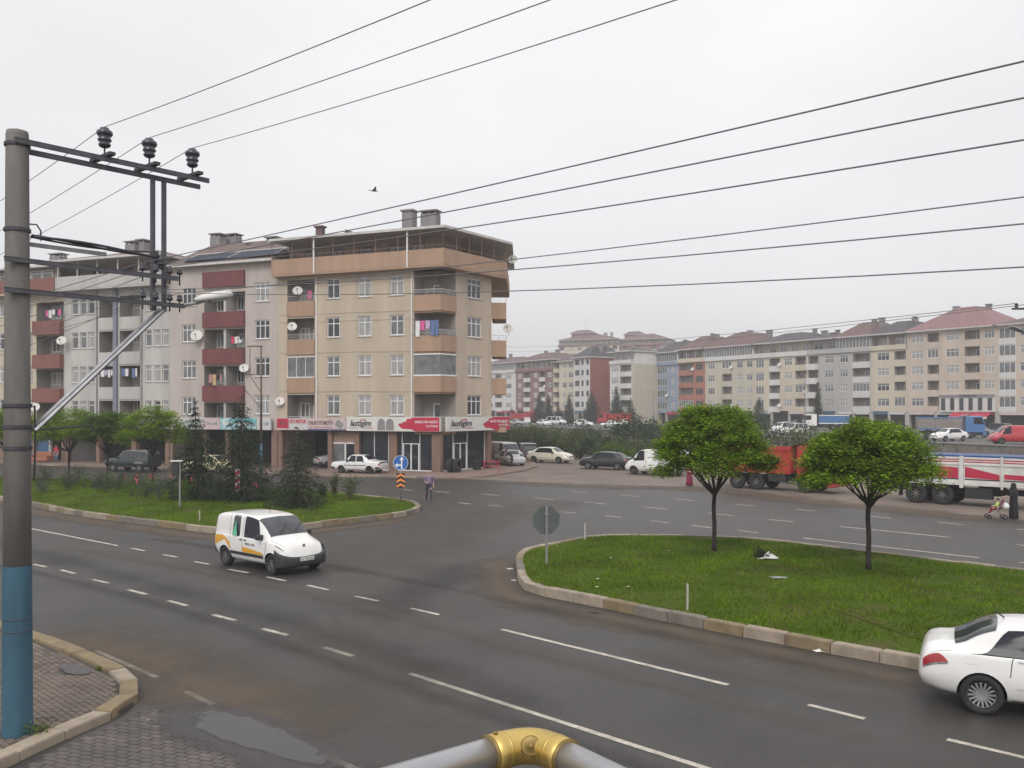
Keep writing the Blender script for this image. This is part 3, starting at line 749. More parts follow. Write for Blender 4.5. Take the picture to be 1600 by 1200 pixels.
for k, z in enumerate(LV):
    if k > 0:
        par, o1 = bent(0, 'balcony', z-.06, z+1.2, 'wall_orange')
        m = MB(); m.box(xb0-.02, xb1+.02, -.10, .04, z-.06, z+1.2); pl = m.build('balcony', 'wall_orange', cb)
    else:
        par, o1 = bent(0, 'balcony', z+.03, z+.14, 'wall_orange'); m = MB(); m.box(xb0-.02, xb1+.02, -.10, .04, z+.03, z+.14); pl = m.build('balcony', 'wall_orange', cb)
    if k == 1:                          # glazed in
        g_, _ = bent(0, 'glazing', z+1.2, z+2.9, 'glass_mid', off=.02, th=.03); fr_, _ = bent(0, 'glazing_frame', z+1.19, z+1.3, 'upvc', off=.12, th=.16, parent=g_); bent(0, 'glazing_frame', z+2.86, z+2.96, 'upvc', off=.07, th=.1, parent=g_)
        m = MB(); m.quad((xb0,.03,z+1.2),(xb1,.03,z+1.2),(xb1,.03,z+2.97),(xb0,.03,z+2.97)); g2 = m.build('glazing', 'glass_mid', cb)
        m = MB(); m.box(xb0,xb1,-.12,.1,z+1.2,z+1.28); m.box(xb0,xb1,-.02,.06,z+2.9,z+2.968)
        for q in (0,.33,.66): m.box(xb0+(xb1-xb0)*q, xb0+(xb1-xb0)*q+.04, 0,.05,z+1.28,z+2.9)
        m.build('glazing_frame', 'upvc', g2)
    else:
        z0 = z+1.2 if k else z+.12; z1 = z+1.62 if k else z+1.15
        railing(pl, xb0, xb1, z0, z1, -.03)
        m = MB(); (q0,q1,q2) = o1
        for u in np.linspace(.25,1,5):
            zq = z0+(z1-z0)*u; r_ = .03 if u == 1 else .014
            m.tube([(*q0,zq),(*q1,zq),(*q2,zq)], r_, 6)
        for p, q in ((q0,q1),(q1,q2)):
            n = max(2,int(np.linalg.norm(q-p)/.8)+1)
            for i in range(n): s_ = p+(q-p)*i/(n-1); m.tube([(*s_,z0-.02),(*s_,z1)], .018, 5)
        m.build('railing', 'rail_metal', par)
    for (a,b) in colw: window(cb, a+.02, z+1.30, b-a-.04, 1.6, 'cross')
    wv = window(cb, 0, 0, wb[1]-wb[0]-.04, 1.6, 'cross3', y=0); wv.matrix_local = TB @ Matrix.Translation((wb[0]+.02,.08,z+1.30))
    door(cb, xb1-1.1, z+.02, 1.5, glass='glass_mid'); window(cb, xb0+.35, z+1.0, .9, 1.3, 'two', y=1.42, sill=False)
    dv = door(cb, 0, 0, 0, .8, 2.2); pb = a2+(b2_-a2)*.62; ang = math.atan2(*(b2_-a2)[::-1]); dv.matrix_local = Matrix.Translation((*pb, z+.03)) @ Matrix.Rotation(ang,4,'Z') @ Matrix.Translation((0,-.01,0))
    # balcony on the end face, seen from its side
    e0 = np.array(p2); c1 = np.array(cl(np.array(B.w(WB))+(1.25,.25))); c2 = np.array(cl(np.array(B.w(WB))+(1.2,4.2))); c3 = np.array(cl(np.array(B.w(WB))+(0,4.2)))
    m = MB(); m.prism([tuple(e0+(.0,.04)), tuple(c1), tuple(c2), tuple(c3)], z-.18, z+.02)
    th = .12; zt = z+1.2 if k else z+.25
    def strip(p, q, z0, z1, mm, th=.12):
        d = (q-p)/np.linalg.norm(q-p); nn = np.array((-d[1],d[0]))*th; mm.prism([tuple(p),tuple(q),tuple(q+nn),tuple(p+nn)], z0, z1)
    strip(e0+(.0,.05), c1, z+.02, zt, m); strip(c1, c2, z+.02, zt, m)
    eb = m.build('balcony', 'wall_orange', cb, fixn=True)
    m = MB(); m.tube([(*(e0+(.02,.08)),zt+.42),(*c1,zt+.42),(*c2,zt+.42)], .028, 6); m.tube([(*(e0+(.02,.08)),zt+.2),(*c1,zt+.2),(*c2,zt+.2)], .014, 6)
    for q in (c1,c2,(c1+c2)/2,(e0+c1)/2): m.tube([(*q,zt-.02),(*q,zt+.42)], .018, 5)
    m.build('railing', 'rail_metal', eb)
# top band, set back storey, roof
nBw = np.array([eB[1],-eB[0]]); nAw = -C.n
def off_corner(o):
    bis = nAw+nBw; bis /= np.linalg.norm(bis); return P1+bis*o/float(bis@nAw)
def ringpts(o, oc, back):
    A0 = C.o+nAw*o; Cn = off_corner(o); E = np.array(B.w(WB))+nBw*o; E = E+eB*oc
    return [cl(A0), cl(Cn), cl(E), cl((E[0]+.2, back)), cl(C.o+C.n*14)]
ro = ringpts(.9, .95, 88.5); ri = ringpts(.74, .80, 88.2)
m = MB(); n_ = len(ro)
for i in range(n_-1 if False else 3): m.prism([ro[i], ro[i+1], ri[i+1], ri[i]], 16.2, 17.45)
m.prism([ro[4], ro[0], ri[0], ri[4]], 16.2, 17.45)
m.build('parapet', 'wall_orange', cb, fixn=True)
m = MB(); m.prism(ringpts(.88,.93,88.4), 16.05, 16.196); m.build('terrace_slab', 'wall_orange', cb, fixn=True)
rw = ringpts(-1.6, -2.2, 86.5); m = MB()
for i in range(3): m.quad((*rw[i],16.2),(*rw[i+1],16.2),(*rw[i+1],18.95),(*rw[i],18.95))
m.build('terrace_wall', 'terrace_wall', cb)
for u in (.12,.3,.5,.7,.85):
    window(cb, rw[0][0]+(rw[1][0]-rw[0][0])*u, 17.3, 1.2, 1.2, 'two', y=rw[0][1]-.07, glass='glass_dark', frame='frame_brown', sill=False)
m = MB()
rq = ringpts(.80,.86,88.3)
for i in range(2):
    p, q = np.array(rq[i]), np.array(rq[i+1]); n = 8 if i == 0 else 5
    for k in range(n+1): s_ = p+(q-p)*k/n; m.tube([(*s_,17.42),(*s_,18.97)], .035, 6)
    m.tube([(*p,17.75),(*q,17.75)], .022, 6)
m.build('terrace_railing', 'column_brown', cb)
er = ringpts(1.25, 1.3, 89.5)
rf = hip_roof(cb, er, 18.95, 0.75, 'roof_brown', thick=.2, inset=.6)
for px_ in (490.5, 636.5): m = MB(); x_ = C.x(px_, -.95); m.box(x_-.05, x_+.05, -1.02, -.92, 16.1, 18.95); m.build('gutter_pipe', 'upvc', cb)
for px_ in (495, 643.5): x_ = C.x(px_); mm = MB(); mm.tube([(x_,-.06,3.3),(x_,-.06,16.0)], .055, 8); mm.build('downpipe', 'upvc', cb)
for (pa,pb_,pt,d) in ((628,644,325,5.5),(657,681,329,4.5)):
    x0, x1 = C.x(pa,d), C.x(pb_,d); chimney(rf, x0, x1, d, d+.9, 19.2, C.z(pa,pt,d), legs=(pa == 657))
x0, x1 = C.x(493,4), C.x(503,4); chimney(rf, x0, x1, 4, 4.5, 19.3, C.z(495,350,4), 'roof_redbrown', legs=False)
m = MB(); x0 = C.x(540,5); m.add([(x0,4.2,19.3),(x0+1.4,4.2,19.3),(x0+.5,4.2,20.7),(x0,6.5,19.5),(x0+2.6,6.5,19.5),(x0+.5,6.5,20.7)], [(0,1,2),(0,2,5,3),(1,4,5,2),(3,5,4)]); m.build('dormer', 'roof_dark', rf)
for (px_,py_,r_,dd) in ((465,454,.42,-.3),(456.5,510,.40,-.3),(437,627,.40,-.25)): dish_on(cb, C.x(px_,dd), dd, C.z(px_,py_,dd), r_, yaw=.5)
for (wx,wy,zd) in ((.05,76.9,17.9),(-.35,76.4,11.9)): q = cl((wx,wy)); dish_on(cb, q[0], q[1], zd, .42, yaw=.2)
for (z,sg) in ((16.0-3.05,.10),(9.75,.14),(6.55,.12),(12.3,.08)):        # service cables strung along the front
    m = MB(); m.tube([(W1*t, -.05-.02*math.sin(t*9), z-sg*.3*math.sin(PI*((t*2)%1))-.12*t) for t in np.linspace(.01,.99,40)], .008, 5); m.build('facade_cable', 'steel_dark', cb)
# ground floor: columns, dark shops, glass fronts, floor
m = MB()
m.add([(*p,.12) for p in ((.05,.0),(W1,0.),p2,p3,p4)], [(0,1,2,3,4)]); m.add([(*p,LV[0]-.02) for p in ((.05,.0),(W1,0.),p2,p3,p4)], [(4,3,2,1,0)])
m.build('shop_floor', 'shop_floor', cb)
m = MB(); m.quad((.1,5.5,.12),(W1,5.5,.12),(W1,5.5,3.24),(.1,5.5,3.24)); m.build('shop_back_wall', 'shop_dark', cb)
def col_A(pa, pb_, y0=0.0, y1=.5, mat='column_brown'):
    m = MB(); m.box(C.x(pa), C.x(pb_), y0, y1, .11, LV[0]-.005); return m.build('column', mat, cb)
for a,b in ((434,441),(512,518.5),(555,561),(608,619.5)): col_A(a,b)
m = MB(); cpts = [cl(B.w(0)+nAw*0-eA*.75), cl(P1), cl(B.w(.35)), cl(B.w(.35,.45)), cl(P1-eA*.75+C.n*.45)]; m.prism(cpts, .11, LV[0]-.005); m.build('column', 'column_brown', cb, fixn=True)
m = MB(); m.prism([cl(B.w(WB-.55)), cl(B.w(WB-.002)), cl(B.w(WB-.002,.5)), cl(B.w(WB-.55,.5))], .11, LV[0]-.005); m.build('column', 'column_brown', cb, fixn=True)
def shopfront(T, x0, x1, mull, dy=.3, doors=(), glass='shop_glass', name='shop_window', trans=2.25):
    m = MB(); m.tr(T); m.quad((x0,dy,.15),(x1,dy,.15),(x1,dy,LV[0]-.03),(x0,dy,LV[0]-.03)); o = m.build(name, glass, cb)
    f = MB(); f.tr(T); t=.05
    for x in [x0,x1-t]+list(mull): f.box(x,x+t,dy-.06,dy+.02,.13,LV[0]-.035)
    f.box(x0,x1,dy-.055,dy+.015,.12,.2)
    for (a,b) in doors:
        f.box(a,b,dy-.05,dy+.01,trans,trans+.06); f.box((a+b)/2-.05,(a+b)/2+.05,dy-.052,dy+.012,.2,trans)
        f.box(a+.05,a+.12,dy-.05,dy+.01,.2,trans); f.box(b-.12,b-.05,dy-.05,dy+.01,.2,trans)
    f.build('mullion', 'upvc', o); return o
I4 = Matrix.Identity(4)
shopfront(I4, C.x(620,.3), W1-.72, [C.x(628.5,.3), C.x(656,.3)], doors=[(C.x(629.5,.3), C.x(656,.3))])
shopfront(I4, C.x(561,.3), C.x(608,.3), [C.x(585,.3)])
shopfront(TB, .4, WB-.6, [B.x(707,.3), B.x(729,.3)], doors=[(B.x(708,.3), B.x(729,.3))])
m = MB(); m.box(C.x(518.6,.3), C.x(554.8,.3), .3, .36, .12, 3.2); dp = m.build('door_panel', 'door_tan', cb)
m = MB(); m.box(C.x(521,.25), C.x(539,.25), .25,.296,.2,2.15); m.build('leaf', 'glass_mid', dp); m = MB(); m.box(C.x(541,.25), C.x(553,.25), .26,.296,.2,2.2); m.build('leaf', 'shop_glass', dp)
m = MB(); m.box(C.x(539,.25), C.x(541,.25), .2,.298,.2,2.3); m.box(C.x(519,.25), C.x(554,.25), .2,.298,2.2,2.3); m.build('frame', 'upvc', dp)

# ---------------------------------------------------------------- buildings along the street to the left
def row_building(pxL, pxR, label, wmat, ztop, wins=(), balcs=(), pillars=(), shop=True, shopcols=(), name='apartment_building'):
    F = FA.sub(pxL); root = F.root(name); tag(root, label, 'building'); X = lambda p, d=0.0: F.x(p, d); Wd = X(pxR)
    ops = []; recs = []; levels = LV
    for (a,b,dz0,dz1,st) in wins:
        for z in levels: ops.append((X(a),X(b),z+dz0,z+dz1))
    for bl in balcs:
        for z in levels: ops.append((X(bl['px'][0]), X(bl['px'][1]), z+bl['o'][0], z+bl['o'][1])); rec = MB(); recs.append(rec); recess(rec, X(bl['px'][0])+.001, X(bl['px'][1])-.001, z+bl['o'][0]-.02, z+bl['o'][1]+.003, 1.5)
    m = MB(); wall(m, .01, Wd-.01, LV[0], ztop, ops, rev=.14)
    m.quad((.01,0,0),(.01,0,ztop),(.01,14,ztop),(.01,14,0)); m.quad((Wd-.01,0,0),(Wd-.01,14,0),(Wd-.01,14,ztop),(Wd-.01,0,ztop)); m.quad((0.01,14,0),(0.01,14,ztop),(Wd-.01,14,ztop),(Wd-.01,14,0))
    m.build('wall', wmat, root)
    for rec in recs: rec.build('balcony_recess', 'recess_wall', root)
    for (a,b,dz0,dz1,st) in wins:
        for z in levels: window(root, X(a)+.015, z+dz0+.015, X(b)-X(a)-.03, dz1-dz0-.03, st)
    for bl in balcs:
        x0, x1 = X(bl['px'][0]), X(bl['px'][1])
        for k, z in enumerate(levels):
            m = MB(); m.box(x0-.01, x1+.01, -bl.get('pro',.12), .05, z+(bl['p'][0] if k else .04), z+bl['p'][1]); bo = m.build('balcony', bl['mat'], root)
            if bl.get('rail'): railing(bo, x0+.02, x1-.02, z+bl['p'][1], z+bl['p'][1]+.3, 0.0, bars=1)
            for dpx in bl.get('div', ()): 
                xx = X(dpx); m = MB(); m.box(xx-.12,xx+.12,.06,1.5,z+bl['o'][0]-.01,z+bl['o'][1]); m.build('divider', 'wall_grey', bo)
            nb = len(bl.get('div', ()))+1
            for q in range(nb):
                xa_ = x0+(x1-x0)*q/nb; xw = (x1-x0)/nb
                door(root, xa_+xw*.55, z+bl['o'][0]-.01, 1.49, min(.85,xw*.35), 2.1, glass=random.choice(['glass_dark','glass_mid']))
                if xw > 1.8: window(root, xa_+xw*.12, z+bl['o'][0]+.9, xw*.33, 1.2, 'two', y=1.42, sill=False)
    if shop:
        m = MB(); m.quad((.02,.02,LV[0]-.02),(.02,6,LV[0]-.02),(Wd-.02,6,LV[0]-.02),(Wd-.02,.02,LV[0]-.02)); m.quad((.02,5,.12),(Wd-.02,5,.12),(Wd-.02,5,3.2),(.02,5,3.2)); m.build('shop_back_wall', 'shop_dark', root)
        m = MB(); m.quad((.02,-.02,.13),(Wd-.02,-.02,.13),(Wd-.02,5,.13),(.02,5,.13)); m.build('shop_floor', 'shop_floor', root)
        for (a,b) in shopcols: m = MB(); m.box(X(a),X(b),.0,.45,.11,LV[0]-.006); m.build('column', 'column_brown', root)
    return F, root, X, Wd
# the one with dark red balconies
F2, r2, X2, Wd2 = row_building(265, 434, 'pinkish grey apartment block with dark red balcony panels beside the tan corner block', 'wall_pinkgrey', 17.5,
    wins=[(284.5,306,1.30,2.86,'cross3'),(398,421.5,1.36,2.98,'cross3')],
    balcs=[dict(px=(319,383), o=(-.02,2.32), p=(-.72,.62), mat='panel_maroon', div=(350.5,), pro=.25)], shopcols=((266,270),(318,322),(352,356),(424,433)))
m = MB(); m.box(X2(319)-.01, X2(383)+.01, -.25, .0, 15.6, 16.95); m.build('fascia_panel', 'panel_maroon', r2)
m = MB(); m.prism([(-.2,-.7),(Wd2-.02,-.7),(Wd2-.02,14),(-.2,14)], 17.5, 17.7); m.build('eave', 'fascia', r2, fixn=True)
m = MB(); m.add([(-.2,-.6,17.71),(Wd2-.03,-.6,17.71),(Wd2-.03,6,20.7),(-.2,6,20.7),(-.2,14,18),(Wd2-.03,14,18)], [(0,1,2,3),(3,2,5,4),(0,3,4),(1,5,2)]); rf2 = m.build('roof', 'roof_brown', r2)
m = MB()
T_ = Matrix.Translation((0,-.55,17.80)) @ Matrix.Rotation(math.atan2(2.99,6.6),4,'X')
m.tr(T_); m.box(X2(290),Wd2-.1,.35,2.3,.05,.12); pn = m.build('roof_glazing', 'roof_sheet_blue', rf2)
m = MB(); m.tr(T_); m.box(X2(288)-.1,Wd2-.08,2.3,2.42,.03,.2)
for k in range(3): xx = X2(290)+(Wd2-X2(290))*k/2.06; m.box(xx,xx+.06,.3,2.3,.121,.15)
m.build('glazing_bar', 'fascia', pn)
for (pa,pb_,pt,d,lg) in ((328,343,365,6,True),(345,368,366,7.5,True),(415,431,370,5,True),(384,389,376,5,False)): chimney(rf2, X2(pa,d), X2(pb_,d), d, d+1.0, 19.0, max(20.4, F2.z(pa,pt,d)), legs=lg)
for (px_,py_,r_) in ((307,524,.52),(373,531,.34),(381,575,.40)): dish_on(r2, X2(px_,-.45), -.45, F2.z(px_,py_,-.45), r_, yaw=.5)
# the grey one with paired bays
F3, r3, X3, Wd3 = row_building(100, 265, 'light grey apartment block with narrow triple windows and a slate blue pillar', 'wall_grey', 16.0,
    wins=[(112,122,1.05,2.55,'tall'),(125,135,1.05,2.55,'tall'),(137.5,147.5,1.05,2.55,'tall'),(227,237,1.05,2.55,'tall'),(240.5,250.5,1.05,2.55,'tall'),(253.5,263.5,1.05,2.55,'tall')],
    balcs=[dict(px=(155,177), o=(.6,2.55), p=(-.5,.62), mat='wall_grey', pro=.06),dict(px=(187,219), o=(.6,2.55), p=(-.5,.62), mat='wall_grey', pro=.06)], shopcols=((101,106),(150,155),(205,212),(258,264)))
m = MB(); m.box(X3(179),X3(184.5),-.22,-.003,LV[0]-.2,16.0); m.build('pilaster', pm('pilaster_blue',(0.19,0.20,0.25),0.8), r3)
for p_ in (152, 222): m = MB(); m.tube([(X3(p_),-.07,LV[0]),(X3(p_),-.07,16)], .05, 8); m.build('downpipe', 'chimney_grey', r3)
m = MB(); m.prism([(-.15,-1.0),(Wd3-.02,-1.0),(Wd3-.02,-.85),(-.15,-.85)], 16.15, 17.3); m.prism([(-.15,-.85),(0,-.85),(0,14),(-.15,14)], 16.15, 17.3); m.build('parapet', 'wall_grey', r3, fixn=True)
m = MB(); m.prism([(-.12,-.98),(Wd3-.02,-.98),(Wd3-.02,14),(-.12,14)], 16.0, 16.148); m.build('terrace_slab', 'wall_grey', r3, fixn=True)
m = MB(); m.quad((.3,1.6,16.15),(Wd3-.3,1.6,16.15),(Wd3-.3,1.6,18.6),(.3,1.6,18.6)); m.build('terrace_wall', 'terrace_wall', r3)
for u in (.15,.42,.68): window(r3, Wd3*u, 17.0, 1.6, 1.3, 'two', y=1.52, glass='glass_dark', frame='frame_brown', sill=False)
m = MB()
for k in range(6): xx = .2+(Wd3-.5)*k/5; m.box(xx,xx+.1,-.95,-.86,17.3,18.6)
m.build('terrace_post', 'fascia', r3)
rf3 = hip_roof(r3, [(-.8,-1.5),(Wd3-.02,-1.5),(Wd3-.02,13),(-.8,13)], 18.6, 1.3, 'roof_brown', inset=.7)
for (pa,pb_,pt,d) in ((195,210,377,4.5),(213,224,374,5.0)): chimney(rf3, X3(pa,d), X3(pb_,d), d, d+1, 19.2, F3.z(pa,pt,d))
# the cream one behind the pole
F4, r4, X4, Wd4 = row_building(-62, 100, 'cream apartment block with brownish red balcony panels behind the concrete pole', 'wall_cream', 15.9,
    wins=[(-40,-26,1.2,2.75,'cross'),(-8,8,1.2,2.75,'cross'),(42,51,1.2,2.75,'tall')],
    balcs=[dict(px=(57,99.5), o=(.0,2.35), p=(-.75,.55), mat='panel_brownred', pro=.5)], shopcols=((-60,-54),(0,6),(50,54),(96,99)))
m = MB(); m.box(.0,Wd4-.03,-1.1,-.95,16.05,17.3); m.build('parapet', 'panel_brownred', r4)
m = MB(); m.box(.0,Wd4-.03,-1.08,14,15.9,16.048); m.build('terrace_slab', 'wall_cream', r4)
m = MB(); m.quad((0,-.4,16.05),(Wd4-.05,-.4,16.05),(Wd4-.05,-.4,18.3),(0,-.4,18.3)); m.build('terrace_wall', 'terrace_wall', r4)
for k in range(9): window(r4, .4+k*(Wd4-1.2)/9, 17.0, (Wd4-1.2)/9-.12, 1.15, 'tall', y=-.47, glass='glass_mid', sill=False)
rf4 = hip_roof(r4, [(-.5,-1.3),(Wd4-.02,-1.3),(Wd4-.02,13),(-.5,13)], 18.3, 1.0, 'roof_brown', inset=.7)
chimney(rf4, X4(77,4), X4(94,4), 4, 4.9, 18.8, F4.z(80,396,4))
for (px_,py_,r_) in ((96,532,.45),(55,636,.42)): dish_on(r4, X4(px_,-.8), -.8, F4.z(px_,py_,-.8), r_, yaw=.5)
m = MB(); m.box(X4(28,.3), X4(76,.3), .3, .36, .12, 2.9); m.build('shutter', 'shutter_blue', r4)
m = MB(); m.box(X4(76.3,.2), X4(78.5,.2), .2, .45, .12, 3.0); m.build('jamb', 'fascia', r4)
# washing
laundry(C, C.x(649,-.2), C.x(685,-.2), LV[2]+2.35, -.2, ['cloth_white','cloth_pink','cloth_lilac','cloth_blue','cloth_blue','cloth_rose'], 'washing in pink, white and blue on the corner block balcony', 1.3)
laundry(C, C.x(480,.3), C.x(487,.3), LV[3]+2.1, .3, ['cloth_pink'], 'single pink garment drying on the top balcony of the tan corner block', .9)
laundry(F2, X2(361,-.4), X2(378,-.4), LV[2]+1.6, -.4, ['cloth_red','cloth_white','cloth_black'], 'red and white washing above a dark red balcony panel', .7)
laundry(F2, X2(326,-.4), X2(347,-.4), LV[1]+1.6, -.4, ['cloth_rose','cloth_tan','cloth_black'], 'rose and tan washing hanging over a dark red balcony', 1.0)
laundry(F3, X3(157,-.15), X3(176,-.15), LV[1]+2.2, -.15, ['cloth_white','cloth_lilac','cloth_white'], 'white washing in the left bay of the light grey block', .9)
laundry(F3, X3(188,.2), X3(214,.2), LV[1]+2.3, .2, ['cloth_blue','cloth_white','cloth_black'], 'dark and white washing in the right bay of the light grey block', 1.0)
laundry(F4, X4(71,-.6), X4(95,-.6), LV[3]+1.55, -.6, ['cloth_pink','cloth_white','cloth_white','cloth_black'], 'pink and white washing on the cream block top balcony', .8)

# ---------------------------------------------------------------- shop signs (each its own thing)
pm('sign_white', (0.60,0.59,0.56), 0.45, var=0.05); pm('sign_red', (0.44,0.02,0.055), 0.45, var=0.08); pm('sign_teal', (0.10,0.36,0.42), 0.5, var=0.35, scale=1.2, col2=(0.50,0.60,0.60))
pm('ink_black', (0.03,0.03,0.03), 0.6); pm('ink_red', (0.45,0.035,0.05), 0.6); pm('ink_white', (0.72,0.70,0.70), 0.6); pm('ink_grey', (0.22,0.22,0.23), 0.6); pm('sign_pinkwhite', (0.52,0.42,0.42), 0.5)
pm('sign_pale', (0.52,0.52,0.52), 0.5, var=0.1)
def sign(F, x0, x1, z0, z1, mat, label, y0=-.45, y1=-.25, T=None):
    wpt = F.w(x0, y0); r = empty('shop_sign', (wpt[0], wpt[1], z0), math.atan2(F.e[1], F.e[0])); tag(r, label, 'sign', 'shop signs over the shopfronts')
    m = MB(); m.box(0, x1-x0, 0, y1-y0, 0, z1-z0); m.build('panel', mat, r, bevel=.015)
    m = MB(); m.box(.2,.3,y1-y0,-y0,.2,.3); m.box(x1-x0-.3,x1-x0-.2,y1-y0,-y0,.2,.3); m.build('bracket', 'steel_dark', r)
    return r, x1-x0, z1-z0
def brush(r, x0, x1, h, mat='sign_red'):
    """red paint stroke with stepped left end"""
    L = x1-x0; pts = [(0,.42),(0.02,.55),(.10,.56),(.12,.66),(.20,.68),(.21,.86),(.30,.88),(.36,.97),(1,.985),(1,.02),(.42,.02),(.34,.12),(.28,.16),(.10,.18),(.06,.28)]
    m = MB(); vs = [(x0+L*a,-.006,h*b) for a,b in pts]+[(x0+L*a,-.001,h*b) for a,b in pts]; n = len(pts)
    m.add(vs, [tuple(range(n-1,-1,-1))]+[(i,(i+1)%n,n+(i+1)%n,n+i) for i in range(n)]); m.build('paint_stroke', mat, r)
def tyre_print(r, x, h):
    for k in range(2):
        m = MB(); pts = []
        for i in range(9): a = PI*(1-i/8); pts.append((x+k*.78+.38+.36*math.cos(a), h*(.30+.58*max(0,math.sin(a))**.6)))
        pts += [(x+k*.78+.74, h*.06),(x+k*.78+.02, h*.06)]
        n = len(pts); m.add([(a,-.006,b) for a,b in pts], [tuple(range(n-1,-1,-1))]); o = m.build('tyre_picture', 'chimney_grey', r)
        m = MB(); m.box(x+k*.78+.42, x+k*.78+.56, -.012,-.007, h*.06, h*.82); m.build('tread_picture', 'ink_grey', o)
def lasti(r, x, h, wd, sm=1.0):
    text_mesh('lettering', 'lastigim', h*.58, 'ink_black', r, (x,-.008,h*.36), shear=.25, bold=.018, width=wd)
    text_mesh('lettering', 'şafak', h*.24, 'ink_red', r, (x+wd*.46,-.008,h*.72), shear=.3, width=wd*.30)
    text_mesh('lettering', 'OTOMOTİV', h*.15, 'ink_grey', r, (x-.1,-.008,h*.16), width=wd*.46)
    text_mesh('lettering', 'LASTİKLERİ', h*.15, 'ink_red', r, (x+wd*.66,-.008,h*.17), width=wd*.42)
ZS0, ZS1 = 3.28, 4.42
dA = -.45
rS, Ls, Hs = sign(C, C.x(541,dA), W1-(-.20), ZS0, ZS1, 'sign_white', 'long white tyre shop sign with black lettering, two tyres and a red stroke')
lasti(rS, .35, Hs, 1.95); tyre_print(rS, 2.85, Hs); brush(rS, 4.75, Ls-.06, Hs)
text_mesh('lettering', 'SAMSAĞLI OTML. NAKLİYAT', .26, 'ink_white', rS, (Ls-2.2,-.014,Hs*.58), bold=.004, width=2.0); text_mesh('lettering', 'Tel: 777 50 50', .24, 'ink_white', rS, (Ls-1.2,-.014,Hs*.30), bold=.004, width=1.0)
cs = B.x(691,-.45)
rS2, L2s, H2s = sign(B, .28, B.x(787,-.45)+.9, ZS0, ZS1, 'sign_white', 'short white tyre shop sign with black lettering and red end round the corner')
lasti(rS2, .45, H2s, 2.7); brush(rS2, L2s*.55, L2s-.04, H2s)
text_mesh('lettering', 'SAMSAĞLI OTML. NAKLİYAT', .26, 'ink_white', rS2, (L2s*.66,-.014,H2s*.58), bold=.004, width=L2s*.31); text_mesh('lettering', 'Tel: 777 50 50', .24, 'ink_white', rS2, (L2s*.80,-.014,H2s*.30), bold=.004, width=L2s*.17)
rS3, L3, H3 = sign(C, C.x(432.5,dA), C.x(540,dA), ZS0+.02, ZS1-.12, 'sign_pinkwhite', 'pale car repair sign with a red square and red and dark lettering')
k_ = L3/107.5
m = MB(); m.box(.02, 19*k_, -.008, -.001, .16*H3, .96*H3); m.build('red_square', 'sign_red', rS3)
m = MB(); m.box(20*k_, 48*k_, -.006, -.001, .05*H3, .50*H3); m.build('picture_band', 'sign_pale', rS3)
m = MB(); m.box(49*k_, L3-.02, -.006, -.001, .02*H3, .10*H3); m.build('stripe', 'truck_blue', rS3)
text_mesh('lettering', 'OTO MOTOR', .42*H3, 'ink_red', rS3, (20.5*k_,-.009,.58*H3), bold=.012, width=26*k_)
text_mesh('lettering', 'ONUR OTOMOTİV', .44*H3, 'frame_brown', rS3, (50*k_,-.009,.46*H3), bold=.012, width=39*k_)
text_mesh('lettering', 'Oto Yedek Parça ve Aksesuar', .18*H3, 'ink_red', rS3, (52*k_,-.009,.20*H3), width=36*k_)
text_mesh('lettering', 'MTR', .40*H3, 'frame_brown', rS3, (4*k_,-.013,.42*H3), bold=.01, width=12*k_)
m = MB(); m.tr(Matrix.Translation((98*k_,-.03,.5*H3)) @ Matrix.Rotation(.6,4,'Y')); m.lathe([(.20,-.34),(.27,-.3),(.27,.3),(.20,.34)], 14, 'x'); m.build('filter_picture', 'ink_grey', rS3).scale = (1,.1,1)
for (a,b,mt,lab,tx,ink) in ((268,318,'sign_pale','pale grey shop sign with faint lettering behind the conifers','ÇELİK OTO ELEKTRİK','ink_grey'),(318.3,343.5,'sign_pinkwhite','pinkish white shop sign panel between the grey and teal ones','Oto Lastik','ink_grey'),(343.8,400.5,'sign_teal','teal and white shop sign partly hidden by a conifer','OTO YIKAMA','ink_white'),(400.8,423,'sign_pale','small white shop sign with grey lettering beside the brown lamp pole','OTO CAM','ink_grey')):
    rr, l_, h_ = sign(F2, X2(a,dA), X2(b,dA), ZS0+.0, ZS1-.12, mt, lab)
    text_mesh('lettering', tx, .34*h_, ink, rr, (.25,-.009,.40*h_), bold=.006, width=l_-.5)
# ================================================================== THE TERRACE BEYOND: retaining wall, highway, far row of houses, hill
TZ = 1.4
wa, wbp = np.array([43.5,76.0]), np.array([-1.2,174.0]); wd_ = (wbp-wa)/np.linalg.norm(wbp-wa); wn = np.array([wd_[1],-wd_[0]])
if wn[0] < 0: wn = -wn
W0 = wa-wd_*60; W1_ = wbp+wd_*70
tp = [tuple(W0), tuple(W1_), (-120,420), (-120,900), (900,900), (900,-60)]
m = MB(); m.add([(p[0],p[1],TZ) for p in tp], [tuple(range(len(tp)))])
terrace = tag(m.build('terrace', 'far_ground'), kind='structure')
pm('stone_wall', (0.17,0.155,0.14), 0.95, var=0.4, scale=1.4, bump=0.5, bscale=4, detail=8)
pm('asphalt_far', (0.085,0.083,0.082), 0.85, var=0.12, scale=0.2)
hw = [tuple(W0+wn*3), tuple(W1_+wn*3), tuple(W1_+wn*26), tuple(W0+wn*26)]
sheet('highway', [(p[0],p[1]) for p in hw], TZ+.006, 'asphalt_far')
